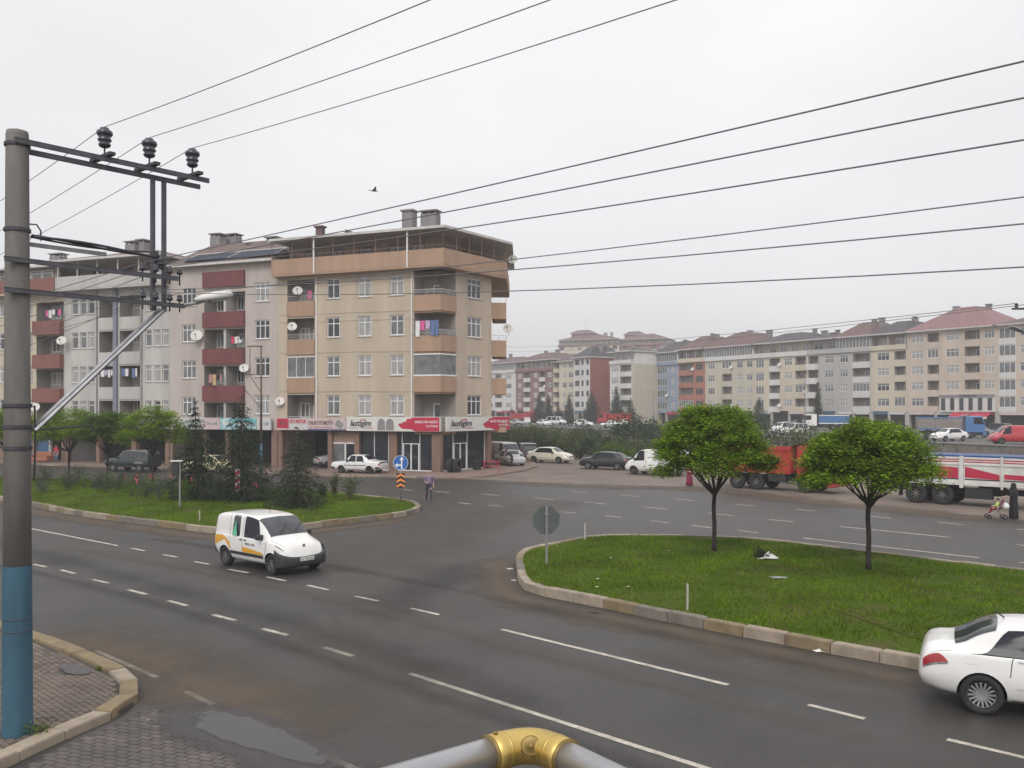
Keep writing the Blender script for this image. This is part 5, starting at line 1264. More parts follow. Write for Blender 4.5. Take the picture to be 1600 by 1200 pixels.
# --- white saloon driving away at the right
st_sed = [(0.0,.42,.60,.72,.5,.62,.60,.44),(.05,.34,.74,.92,.62,.74,.72,.55),(.16,.30,.86,1.045,.68,.81,.775,.60),(.30,.27,.92,1.08,.72,.84,.80,.62),(.46,.25,.94,1.095,.74,.85,.81,.62),(.62,.24,.945,1.15,.75,.855,.81,.61),(.95,.23,.955,1.34,.77,.86,.82,.59),(1.25,.22,.955,1.44,.77,.865,.82,.60),(2.0,.22,.95,1.49,.77,.865,.82,.61),(2.55,.22,.94,1.475,.77,.865,.82,.61),(2.90,.22,.93,1.39,.77,.865,.815,.60),(3.25,.22,.915,1.17,.77,.865,.81,.60),(3.48,.22,.90,1.035,.77,.86,.80,.60),(3.90,.22,.84,.965,.75,.85,.77,.58),(4.25,.23,.74,.85,.68,.80,.70,.50),(4.45,.26,.60,.70,.58,.70,.60,.42),(4.53,.30,.45,.50,.45,.55,.48,.32)]
sed, sb_ = build_car('saloon_car', st_sed, 'car_white', dict(wx=(.95,3.55), r=.325, ty=.86, rim='rim', spokes=16, rr=.70, gap=.045,
    side=[[(.80,4.55),(3.06,4.5),(2.72,6.0),(1.34,6.0)]], front=[(3.38,6.0),(2.80,6.1),(2.80,8),(3.42,8)], rear=[(.56,6.1),(1.16,6.1),(1.20,8),(.54,8)], rglass='car_glass_clear',
    mirror=(2.95,.82,1.0), mmat='car_white', handles=[(1.55,3.86,.16),(2.55,3.86,.16)],
    patches=[('tail_lamp',[(.075,3.45),(.46,3.50),(.30,4.02),(.075,4.35)],'lamp_red',.010),('tail_lamp_rim',[(.075,3.36),(.44,3.42),(.46,3.50),(.075,3.45)],'lamp_clear',.010),('headlamp',[(4.12,3.7),(4.44,3.7),(4.40,4.9),(4.16,4.6)],'lamp_clear',.01),
             ('rubbing_strip',[(1.45,2.75),(2.2,2.75),(2.2,2.84),(1.45,2.84)],'car_white',.014),('rubbing_strip',[(2.3,2.75),(3.1,2.75),(3.1,2.84),(2.3,2.84)],'car_white',.014),('sill_trim',[(1.38,2.0),(3.1,2.0),(3.1,2.15),(1.38,2.15)],'chrome',.008),
             ('window_trim',[(.76,4.44),(3.08,4.38),(3.06,4.5),(.80,4.55)],'black_plastic',.007),('fuel_flap',[(.72,3.52),(.90,3.52),(.90,3.86),(.72,3.86)],'car_white',.006)],
    seams=[(1.36,3.2,1.42,4.5),(2.26,2.3,2.26,6.0),(3.26,2.5,3.26,4.5),(.16,5.0,.50,5.2)], plates=[(-.002,.60,-1,'61 DK 304')], nx=110))
tag(sed, 'white modern saloon car with multi spoke wheels passing the grass median', 'car')
m = MB(); m.tube([(1.30,.0,1.455),(1.16,.0,1.55)], .014, 5); m.build('aerial', 'black_plastic', sed)
# rear right wheel on the ground at (1534,1117)
rwp = np.array(g(1534,1117)); th = R(-27); dv_ = np.array([math.cos(th), math.sin(th)]); nr = np.array([math.sin(th), -math.cos(th)])
org = rwp-nr*.80-dv_*.95; sed.location = (org[0], org[1], .012); sed.rotation_euler = (0,0,th)

# --- boxy old saloon (parked by the shops; copies)
st_old = [(0.0,.40,.62,.76,.60,.70,.68,.58),(.04,.34,.74,.90,.64,.76,.74,.64),(.15,.30,.84,.95,.68,.79,.77,.66),(.70,.27,.87,.985,.72,.81,.78,.66),(.98,.25,.88,1.06,.73,.815,.78,.60),(1.30,.24,.88,1.33,.74,.815,.78,.60),(1.55,.24,.88,1.41,.74,.815,.78,.61),(2.4,.24,.87,1.43,.74,.815,.78,.61),(2.68,.24,.87,1.36,.74,.815,.78,.60),(2.98,.24,.87,1.06,.74,.815,.78,.62),(3.10,.24,.86,.96,.74,.815,.78,.64),(3.6,.26,.82,.90,.73,.80,.76,.64),(4.18,.30,.76,.84,.70,.77,.74,.62),(4.30,.36,.68,.76,.64,.72,.70,.58),(4.33,.42,.60,.66,.56,.66,.62,.5)]
SP_OLD = dict(wx=(.88,3.35), r=.29, ty=.80, rim='rim', spokes=0, rr=.62, side=[[(1.22,4.55),(2.02,4.5),(2.02,6.0),(1.56,6.0)],[(2.10,4.5),(2.84,4.5),(2.58,6.0),(2.10,6.0)]],
    front=[(2.95,6.0),(2.66,6.1),(2.66,8),(2.98,8)], rear=[(1.02,6.1),(1.42,6.1),(1.42,8),(1.0,8)], mirror=(2.78,.76,.98), handles=[(1.45,3.8,.12),(2.25,3.8,.12)], hmat='chrome',
    patches=[('headlamp',[(4.15,3.6),(4.32,3.6),(4.32,4.7),(4.2,4.6)],'lamp_clear',.012),('tail_lamp',[(.02,3.3),(.10,3.3),(.10,4.5),(.02,4.6)],'lamp_red',.012),('side_strip',[(1.15,3.1),(3.1,3.1),(3.1,3.25),(1.15,3.25)],'black_plastic',.008),('bumper_end',[(.015,2.3),(.35,2.3),(.35,2.8),(.015,2.8)],'black_plastic',.03),('front_bumper_end',[(3.95,2.2),(4.32,2.2),(4.32,2.8),(3.95,2.8)],'black_plastic',.03)],
    cpatches=[('tail_panel',[(.012,4.2),(.045,5.5),(.045,8),(.012,8)],'black_plastic',.01)],
    seams=[(2.06,2.3,2.06,6.0),(1.18,3.0,1.22,4.5),(2.96,2.4,2.96,4.5)], plates=[(-.03,.60,-1,'61 FA 118')])
old, ob_ = build_car('saloon_car', st_old, 'car_white', SP_OLD)
# --- newer parked saloon
SP_P = dict(wx=(.92,3.55), r=.31, ty=.86, rim='rim', spokes=7, rr=.64, side=[[(.80,4.55),(3.06,4.5),(2.72,6.0),(1.34,6.0)]], front=[(3.38,6.0),(2.80,6.1),(2.80,8),(3.42,8)], rear=[(.56,6.1),(1.16,6.1),(1.20,8),(.54,8)], mirror=(2.95,.82,1.0), handles=[(1.55,3.86,.16),(2.55,3.86,.16)],
    patches=[('headlamp',[(4.12,3.7),(4.44,3.7),(4.40,4.9),(4.16,4.6)],'lamp_clear',.01),('tail_lamp',[(.06,3.5),(.36,3.5),(.30,4.2),(.06,4.4)],'lamp_red',.01),('window_pillar',[(2.20,4.5),(2.30,4.5),(2.28,6.0),(2.20,6.0)],'black_plastic',.009)],
    cpatches=[('grille',[(4.512,3.2),(4.47,4.3),(4.47,8),(4.512,8)],'black_plastic',.012)], seams=[(1.36,3.2,1.42,4.5),(2.26,2.3,2.26,6.0),(3.26,2.5,3.26,4.5)], plates=[(4.545,.50,1,None),(-.012,.66,-1,None)])
psed, _ = build_car('saloon_car', st_sed, 'car_cream', SP_P)
# --- panel van / minibus
st_tv = [(0.0,.40,.95,1.70,.70,.82,.82,.68),(.05,.32,1.0,1.86,.76,.88,.88,.74),(.20,.28,1.05,1.93,.80,.92,.91,.77),(1.0,.26,1.08,1.96,.82,.95,.92,.79),(2.6,.26,1.08,1.96,.82,.95,.92,.79),(3.25,.26,1.07,1.93,.82,.95,.92,.78),(3.55,.26,1.06,1.80,.82,.95,.91,.75),(3.95,.26,1.03,1.42,.82,.94,.90,.72),(4.15,.26,1.0,1.20,.82,.94,.88,.70),(4.45,.27,.92,1.08,.80,.92,.84,.66),(4.70,.30,.78,.92,.72,.84,.74,.56),(4.80,.36,.60,.70,.58,.70,.62,.46)]
SP_TV = dict(wx=(.95,3.90), r=.335, ty=.93, rim='rim_dark', spokes=6, rr=.62, side=[[(2.95,4.6),(3.98,4.5),(3.52,6.1),(3.0,6.1)]], front=[(4.06,6.0),(3.56,6.1),(3.56,8),(4.1,8)], rear=[(.04,5.4),(.10,6.2),(.10,8),(.04,8)], mirror=(3.75,.90,1.22), handles=[(2.8,3.8,.12)], hmat='black_plastic',
    patches=[('headlamp',[(4.46,3.7),(4.76,3.7),(4.70,4.9),(4.5,4.6)],'lamp_clear',.01),('tail_lamp',[(.03,3.3),(.10,3.3),(.10,4.8),(.03,4.8)],'lamp_red',.01)], seams=[(2.86,2.3,2.86,6.1),(4.05,2.4,4.05,4.6),(1.55,2.4,1.55,6.1)], plates=[(4.815,.55,1,None)])
tvan, _ = build_car('panel_van', st_tv, 'car_white', SP_TV)
SP_MB = dict(SP_TV); SP_MB['side'] = [[(2.95,4.6),(3.98,4.5),(3.52,6.1),(3.0,6.1)],[(1.62,4.6),(2.80,4.6),(2.80,6.1),(1.62,6.1)],[(.25,4.6),(1.48,4.6),(1.48,6.1),(.25,6.1)]]
mbus, _ = build_car('minibus', st_tv, 'car_white', SP_MB)
# --- off-roader
st_suv = [(0.0,.50,.85,1.10,.66,.78,.77,.66),(.05,.42,.95,1.45,.72,.84,.83,.70),(.14,.38,1.0,1.66,.75,.87,.85,.72),(.9,.36,1.03,1.74,.77,.89,.86,.72),(2.3,.36,1.03,1.75,.77,.89,.86,.72),(2.62,.36,1.03,1.70,.77,.89,.86,.71),(3.05,.36,1.02,1.28,.77,.89,.86,.70),(3.22,.36,1.0,1.13,.77,.89,.85,.70),(3.9,.38,.96,1.07,.76,.88,.83,.68),(4.30,.42,.86,.98,.72,.85,.78,.62),(4.42,.48,.70,.80,.64,.76,.70,.54)]
SP_SUV = dict(wx=(.85,3.50), r=.36, ty=.88, rim='rim', spokes=6, rr=.58, gap=.07, side=[[(.35,4.6),(1.18,4.6),(1.18,6.0),(.42,6.0)],[(1.28,4.6),(2.06,4.6),(2.06,6.0),(1.28,6.0)],[(2.14,4.6),(2.98,4.5),(2.62,6.0),(2.14,6.0)]], glass='car_glass_clear', front=[(3.12,6.0),(2.64,6.1),(2.64,8),(3.16,8)], rear=[(.055,5.3),(.10,6.2),(.10,8),(.055,8)], mirror=(2.95,.86,1.15), handles=[(1.4,3.8,.14),(2.25,3.8,.14)],
    patches=[('roof_panel',[(.10,4.02),(1.2,4.02),(1.2,4.55),(.12,4.55)],'car_greyroof',.005),('sill_step',[(1.35,2.0),(3.0,2.0),(3.0,2.35),(1.35,2.35)],'rim',.03),('headlamp',[(4.2,3.8),(4.40,3.8),(4.38,4.8),(4.24,4.6)],'lamp_clear',.01),('wheel_arch',[(.35,2.9),(1.35,2.9),(1.2,3.4),(.5,3.4)],'car_greyroof',.012)],
    cpatches=[('roof_skin',[(.12,6.2),(2.58,6.2),(2.58,8),(.12,8)],'car_greyroof',.006)], seams=[(2.10,2.4,2.10,6.0),(1.23,2.6,1.23,6.0),(3.05,2.4,3.05,4.5)])
suv, _ = build_car('off_roader', st_suv, 'car_green', SP_SUV)
# --- small estate car / family van (far and dark ones)
SP_FV = dict(SP_SUV); SP_FV = dict(wx=(.72,3.23), r=.305, ty=.84, rim='rim_dark', spokes=5, rr=.62, side=[[(.25,4.7),(.95,4.7),(.95,6.2),(.3,6.2)],[(1.05,4.7),(1.70,4.7),(1.70,6.2),(1.05,6.2)],[(1.78,4.7),(2.80,4.6),(2.42,6.1),(1.82,6.2)]], front=[(3.03,6.05),(2.43,6.15),(2.43,8),(3.06,8)], rear=[(.035,5.3),(.12,6.2),(.12,8),(.035,8)], mirror=(2.72,.80,1.08), handles=[(1.3,3.8,.12),(2.0,3.8,.12)],
    patches=[('tail_lamp',[(.015,3.6),(.10,3.7),(.10,5.2),(.035,5.2)],'lamp_red',.012),('headlamp',[(3.30,4.05),(3.71,3.9),(3.69,4.95),(3.40,4.75)],'lamp_clear',.012)], seams=[(1.72,2.4,1.72,6.2),(1.0,2.6,1.0,6.2)], plates=[(-.01,.62,-1,None)])
fvan, _ = build_car('family_van', st_van, 'car_grey', SP_FV)
for o in (old, psed, tvan, mbus, suv, fvan): index_children(o)
used = set()
def put(proto, px, py, yaw, label, cat, paintm=None, base=None, group=None, z=0.0, dx=None, mid=True, name=None):
    """stand a car with its middle on the ground under pixel (px,py); yaw in degrees, 0 = facing right"""
    pm0 = {'saloon_car':'car_white'}.get(proto.name.split('.')[0])
    first = proto.name not in used; used.add(proto.name)
    basem = {old.name:'car_white', psed.name:'car_cream', tvan.name:'car_white', mbus.name:'car_white', suv.name:'car_green', fvan.name:'car_grey'}[proto.name]
    sw = {basem: paintm} if paintm and paintm != basem else None
    if first and not sw: o = proto
    else:
        if first: used.discard(proto.name)
        o = copy_tree(proto, None, sw)
    x, y = g(px, py, z) if dx is None else dx
    L = {old.name:4.33, psed.name:4.53, tvan.name:4.8, mbus.name:4.8, suv.name:4.42, fvan.name:3.86}[proto.name]
    th = R(yaw); o.location = (x-math.cos(th)*L/2, y-math.sin(th)*L/2, z+.012 if z == 0 else z); o.rotation_euler = (0,0,th)
    tag(o, label, cat, group); return o
GP = 'cars parked around the junction'
put(old, 562, 738.5, 159, 'white boxy old saloon parked on the pavement before the tyre shop', 'car', 'car_white', group=GP, z=.12)
put(old, 498, 728, 30, 'white old car standing inside the open repair garage', 'car', 'car_silver', group=GP, dx=(-14.6,76.2), z=.13)
put(old, 330, 739, 160, 'cream yellow old car parked behind the conifers', 'car', 'car_yellow', group=GP)
put(suv, 208, 736.5, 160, 'dark green off-roader with grey upper body on the far road', 'off-roader', 'car_green', group=GP)
put(tvan, 786, 727, -62, 'silver van with its bonnet open beside the tyre shop', 'van', 'car_silver', group=GP, dx=(-.7,84.5))
put(fvan, 822, 718, 100, 'dark grey family van parked nose away by the hedge', 'van', 'car_grey', group=GP)
put(psed, 860, 723, -30, 'cream modern saloon parked at the hedge beside the dark van', 'car', 'car_cream', group=GP)
put(psed, 947, 733, 150, 'black saloon parked with its boot towards the white van', 'car', 'car_black', group=GP)
put(tvan, 1026, 742, 142, 'white panel van with damaged rear parked by the red dump truck', 'van', 'car_white', group=GP)
put(old, 775, 733, -70, 'pale car under repair beside the tyre shop door', 'car', 'car_silver', group=GP, dx=(-.2,79.5))

# ------------------------------------------------------------------ trucks parked along the far verge
TH = R(-44.0); tdir = np.array([math.cos(TH), math.sin(TH)])
def truck_wheel(parent, x, y, s_, r=.52, w_=.30, rim='rim_dark'): return wheel(parent, x, y, r, w_, rim, 8, s_, .52)
def chassis(root, L, z=.75, x0=0.0):
    for s_ in (-.4,.4): m = MB(); m.box(x0,L,s_-.05,s_+.05,z-.12,z+.12); m.build('chassis_rail', 'chassis', root)
def cab(root, x0, paintm, L=1.9, W=2.45, z0=.75, H=2.05, glass='car_glass'):
    hw = W/2; prof = [(0,z0),(0,z0+H-.12),(.12,z0+H),(L-.45,z0+H),(L-.28,z0+H-.08),(L-.02,z0+H*.50),(L,z0+H*.42),(L,z0)]
    m = MB(); n = len(prof); vs = [(x0+a,-hw,b) for a,b in prof]+[(x0+a,hw,b) for a,b in prof]
    m.add(vs, [tuple(range(n)), tuple(range(2*n-1,n-1,-1))]+[(i,n+i,n+(i+1)%n,(i+1)%n) for i in range(n)]); c = m.build('cab', paintm, root, bevel=.05)
    for s_ in (1,-1):
        w2 = MB(); y = s_*(hw+.006); q = [(L-1.25,z0+H*.50),(L-.14,z0+H*.50),(L-.36,z0+H*.90),(L-1.25,z0+H*.90)]; w2.add([(x0+a,y,b) for a,b in q], [(0,1,2,3)]); w2.build('side_window', glass, c)
        d = MB(); d.box(x0+L-1.32,x0+L-1.30,min(y,y*.998),max(y,y*.998)+.001,z0+.1,z0+H*.93); d.build('door_seam', 'black_plastic', c)
        mm = MB(); mm.box(x0+L-.05,x0+L+.10,s_*hw+(.05 if s_ > 0 else -.22),s_*hw+(.22 if s_ > 0 else -.05),z0+H*.5,z0+H*.86); mm.build('wing_mirror', 'black_plastic', c)
        h = MB(); h.box(x0+L-.01,x0+L+.03,s_*(hw-.40)-.16,s_*(hw-.40)+.16,z0+.12,z0+.34); h.build('headlamp', 'lamp_clear', c)
    w1 = MB(); e=.012; w1.quad((x0+L-.03+e,-hw+.12,z0+H*.52),(x0+L-.03+e,hw-.12,z0+H*.52),(x0+L-.27+e,hw-.16,z0+H*.93),(x0+L-.27+e,-hw+.16,z0+H*.93)); w1.build('windscreen', glass, c)
    b = MB(); b.box(x0+L-.25,x0+L+.12,-hw,hw,z0-.35,z0-.003); b.build('bumper', paintm, c, bevel=.04)
    gq = MB(); gq.box(x0+L,x0+L+.02,-hw+.3,hw-.3,z0+.4,z0+H*.40); gq.build('grille', 'black_plastic', c)
    return c
def dump_truck(label, loc, yaw, bodym, cabm, axles=(1.0,2.35,5.6), L=7.9):
    r = empty('dump_truck', loc, yaw); tag(r, label, 'truck', 'trucks parked on the verge'); chassis(r, L)
    for i, ax in enumerate(axles):
        for s_ in (1,-1): truck_wheel(r, ax, .98, s_)
    # tipper body: tapered tub with vertical ribs and a visor
    hw = 1.25; b0, b1 = -.35, 4.75; z0, z1 = 1.15, 2.62
    m = MB(); m.box(b0,b1,-hw,-hw+.06,z0,z1); m.box(b0,b1,hw-.06,hw,z0,z1); m.box(b0,b1,-hw+.06,hw-.06,z0,z0+.08); m.box(b1-.06,b1,-hw+.06,hw-.06,z0+.08,z1+.15); m.box(b0,b0+.06,-hw+.06,hw-.06,z0+.08,z1-.1); tb = m.build('tipper_body', bodym, r)
    n = 11
    for s_ in (1,-1):
        for k in range(n): x = b0+.05+(b1-b0-.2)*k/(n-1); m = MB(); y = s_*hw; m.box(x,x+.10,min(y,y+s_*.07),max(y,y+s_*.07),z0+.1,z1-.12); m.build('rib', bodym, tb)
        m = MB(); y = s_*hw; m.box(b0,b1,min(y,y+s_*.08),max(y,y+s_*.08),z1-.12,z1+.02); m.build('top_rail', cabm, tb); m = MB(); m.box(b0,b1,min(y,y+s_*.075),max(y,y+s_*.075),z0-.06,z0+.1); m.build('bottom_rail', cabm, tb)
    m = MB(); m.add([(b1-.06,-hw,z1+.15),(b1-.06,hw,z1+.15),(b1+1.0,hw,z1+.42),(b1+1.0,-hw,z1+.42)], [(0,1,2,3)]); m.build('visor', cabm, tb)
    cab(r, 5.1, cabm, L=2.2)
    for s_ in (1,-1):
        m = MB(); y = s_*.95; m.box(3.2,4.4,min(y,y+s_*.3),max(y,y+s_*.3),.55,1.05); m.build('fuel_tank', 'chassis', r, bevel=.08)
        m = MB(); y = s_*.83; m.box(.35,3.0,min(y,y+s_*.34),max(y,y+s_*.34),1.08,1.11); m.build('mudguard', 'chassis', r)
    return r
def place_axle(px, py, ax, half=.98, th=TH):
    """origin so that the right wheel of the axle at ax touches the ground at this pixel"""
    p = np.array(g(px,py)); d = np.array([math.cos(th),math.sin(th)]); nr = np.array([math.sin(th),-math.cos(th)]); o = p-nr*(half+.15)-d*ax; return (o[0],o[1],.0)
dump_truck('red dump truck with yellow streaks on its ribbed tipper body', place_axle(1181,765,2.35), TH, 'truck_body', 'truck_red')
def cargo_truck(loc, yaw):
    r = empty('cargo_truck', loc, yaw); tag(r, 'white cargo truck with red flashes on its high side boards', 'truck', 'trucks parked on the verge'); L = 10.5; chassis(r, L, x0=-1.2)
    for ax in (1.1,2.45,7.2,): 
        for s_ in (1,-1): truck_wheel(r, ax, .98, s_, .54, .32)
    hw = 1.25; b0, b1 = -.2, 7.1; z0, z1 = 1.08, 2.55
    m = MB(); m.box(b0,b1,-hw+.05,hw-.05,z0,z0+.12); fl = m.build('load_floor', 'truck_white', r)
    panels = [(b0+.12,b0+1.75),(b0+1.85,b0+3.55),(b0+3.75,b0+5.5),(b0+5.6,b1-.1)]
    for s_ in (1,-1):
        y = s_*hw; yo = y+s_*.012
        for i,(a,b) in enumerate(panels):
            m = MB(); m.box(a,b,min(y,y-s_*.05),max(y,y-s_*.05),z0+.02,z1); sb2 = m.build('side_board', 'truck_white', r)
            m = MB(); m.add([(a+.06,yo,z0+.42),(b-.06,yo,z0+.36),(b-.06,yo,z0+(.92 if i < 2 else .62)),(a+.06,yo,z0+(.80 if i == 0 else 1.0 if i == 1 else .98 if i == 2 else .66))], [(0,1,2,3)]); m.build('red_flash', 'sign_red', sb2)
            m = MB(); m.box(a+.05,b-.05,min(yo,yo+s_*.004),max(yo,yo+s_*.004),z0+.30,z0+.36); m.build('dark_stripe', 'black_plastic', sb2)
            for zz_ in (1.20,1.32): m = MB(); m.box(a+.03,b-.03,min(yo,yo+s_*.004),max(yo,yo+s_*.004),z0+zz_,z0+zz_+.05); m.build('red_stripe', 'sign_red', sb2)
            m = MB(); m.box(a,b,min(y,y+s_*.05),max(y,y+s_*.05),z0+1.06,z0+1.14); m.build('rail', 'truck_white', sb2); m = MB(); m.box(a,b,min(y,y+s_*.05),max(y,y+s_*.05),z0+.02,z0+.22); m.build('rail', 'truck_white', sb2)
        for x in (b0,b0+1.76,b0+3.56,b0+5.51,b1-.09): m = MB(); m.box(x,x+(.18 if x == b0+3.56 else .1),min(y-s_*.04,y+s_*.07),max(y-s_*.04,y+s_*.07),z0-.12,z1+.06); m.build('post', 'truck_white', r)
        m = MB(); y = s_*.95; m.box(3.6,4.9,min(y,y+s_*.28),max(y,y+s_*.28),.42,.98); m.build('tool_box', 'chassis', r)
    m = MB(); m.box(b0+.05,b1-.05,-hw+.1,hw-.1,z1-.12,z1+.1); m.build('tarpaulin', 'truck_blue', r, bevel=.05)
    m = MB(); m.box(b0,b0+.05,-hw,hw,z0,z1); m.build('tailboard', 'truck_white', r)
    m = MB(); m.box(b1+.05,b1+.25,-hw,hw,z0-.1,3.3); hd = m.build('headboard', 'truck_white', r)
    for k in range(7): m = MB(); m.box(b1+.04,b1+.26,-hw-.02,-hw-.005,1.2+.28*k,1.32+.28*k); m.build('slot', 'black_plastic', hd)
    m = MB(); m.box(-1.35,-1.25,-1.2,1.2,.45,.75); m.build('rear_bumper', 'chassis', r)
    for s_ in (1,-1): m = MB(); m.box(.25,.29,s_*.98-.25,s_*.98+.25,.35,1.0); m.build('mud_flap', 'black_plastic', r)
    cab(r, 7.6, 'car_white', L=2.3, H=2.2)
    return r
cargo_truck(place_axle(1472,788.5,2.45), TH)

# ------------------------------------------------------------------ vehicles on the raised road
GF = 'vehicles on the raised road'
hy_ = math.degrees(math.atan2(-0.91,0.415))
far = [(mbus,870,664,'white minibus parked on the raised road above the hedge','minibus','car_white',-35),(fvan,823,662.5,'small white van on the raised road left of the minibus','van','car_white',95),
 (old,790,664,'grey car on the raised road beside the tyre shop sign','car','car_silver',hy_),(old,807,664.5,'light grey car parked in front of the small white van','car','car_silver',hy_+15),
 (psed,912,666.5,'white saloon in front of the red lorry on the raised road','car','car_white',-30),(old,955,668,'white old saloon parked under the dark conifers','car','car_white',170),(old,975,665.5,'pale green car at the end of the hedge on the raised road','car','car_cream',hy_),
 (fvan,928,661,'red van parked beside the red lorries','van','car_red',-40),(psed,850,665.5,'white car tucked below the minibus','car','car_white',hy_),
 (suv,1240,681,'white off-roader facing the highway above the dump truck','off-roader','car_white',-150),(fvan,1222,676.5,'white estate parked behind the white off-roader','van','car_white',-150),(psed,1243,666.5,'light jeep parked at the back of the car park','car','car_silver',-150),
 (psed,1482,689,'white saloon below the blue tipper truck','car','car_white',-160),(tvan,1585,694,'red van driving on the raised road above the cargo truck','van','car_red',170),(psed,1530,683,'dark car behind the blue truck cab','car','car_grey',hy_),(fvan,1570,680,'dark green van behind the red van','van','car_green',hy_),
 (tvan,1475,671,'white van half hidden behind the grey tipper body','van','car_white',hy_),(psed,1012,676,'dark blue car by the lamp post on the raised road','car','car_navy',hy_),(old,1040,686,'silver car parked by the stone wall','car','car_silver',hy_)]
for (p_,x,y,lab,cat,pt,yw) in far: put(p_, x, y, yw, lab, cat, pt, group=GF, z=TZ+.02)
def far_lorry(px, py, yaw, cabm, bodym, label, flip=False):
    x, y = g(px,py,TZ); r = dump_truck(label, (x,y,TZ+.01), R(yaw), bodym, cabm); r['group'] = GF; return r
paint('lorry_grey', (0.22,0.20,0.18), .6, .1, .2)
far_lorry(1437, 684, -18, 'car_blue', 'lorry_grey', 'blue cab tipper truck with a long grey body on the raised road')
far_lorry(940, 664, -20, 'truck_red', 'truck_red', 'red tipper lorry under the conifers on the raised road')
far_lorry(985, 665, 165, 'truck_red', 'truck_red', 'red lorry with its body towards the far houses')
far_lorry(800, 661, 10, 'truck_red', 'truck_red', 'red lorry beyond the tyre shop sign')
far_lorry(1322, 672, 170, 'car_white', 'car_blue', 'white cab lorry with a blue body behind the round tree')
# ================================================================== PLANTS
def leafmat(name, c, island=.5, var=.35, scale=1.2):
    pm(name, c, 0.75, var=var, scale=scale, island=island, spec=0.15, detail=4)
    m = MATS[name]; n = m.node_tree; bs = n.nodes['Principled BSDF']; col = bs.inputs['Base Color'].links[0].from_socket
    tr = n.nodes.new('ShaderNodeBsdfTranslucent'); n.links.new(col, tr.inputs['Color']); mx = n.nodes.new('ShaderNodeMixShader'); mx.inputs[0].default_value = .35
    n.links.new(bs.outputs[0], mx.inputs[1]); n.links.new(tr.outputs[0], mx.inputs[2]); n.links.new(mx.outputs[0], n.nodes['Material Output'].inputs['Surface'])
leafmat('leaf_bright', (0.155,0.245,0.016), var=.5, scale=.9); leafmat('leaf_mid', (0.085,0.15,0.018)); leafmat('leaf_conifer', (0.034,0.054,0.030), scale=.9); leafmat('leaf_hedge', (0.095,0.125,0.045), scale=.5); leafmat('leaf_grey', (0.085,0.105,0.075)); leafmat('leaf_rose', (0.065,0.085,0.055)); leafmat('leaf_farbush', (0.060,0.090,0.050), scale=.4); leafmat('leaf_yellow', (0.17,0.20,0.03))
pm('bark', (0.028,0.022,0.020), 0.9, var=0.35, scale=8, bump=0.4, bscale=30); pm('bark_brown', (0.09,0.065,0.05), 0.9, var=0.3, scale=8)
pm('petal_pink', (0.62,0.16,0.20), 0.7); pm('petal_red', (0.48,0.04,0.06), 0.7); pm('petal_orange', (0.65,0.25,0.12), 0.7); pm('petal_white', (0.65,0.62,0.60), 0.7)
rng = np.random.default_rng(5)
def leaves(name, C, size, mat, parent, flat=.0, asp=.5, fold=True, dirs=None):
    """one mesh of small pointed leaves at points C (n,3)"""
    n = len(C); s = size*rng.uniform(.6,1.3,n)
    a = rng.uniform(0,2*PI,n); el = rng.uniform(-.9,.9,n)*(1-flat)
    d = np.c_[np.cos(a)*np.cos(el), np.sin(a)*np.cos(el), np.sin(el)]
    if dirs is not None: d = dirs+d*.45; d /= np.linalg.norm(d,axis=1)[:,None]
    up = rng.normal(0,1-flat*.7,(n,3)); up[:,2] += .6+flat*2; sd = np.cross(d, up); sd /= np.maximum(np.linalg.norm(sd,axis=1),1e-6)[:,None]
    V = np.zeros((n,4,3)); V[:,0] = C-d*s[:,None]*.5; V[:,2] = C+d*s[:,None]*.5; V[:,1] = C+sd*s[:,None]*asp*.5; V[:,3] = C-sd*s[:,None]*asp*.5
    return np_mesh(name, V.reshape(-1,3), np.arange(n*4).reshape(n,4), mat, parent)
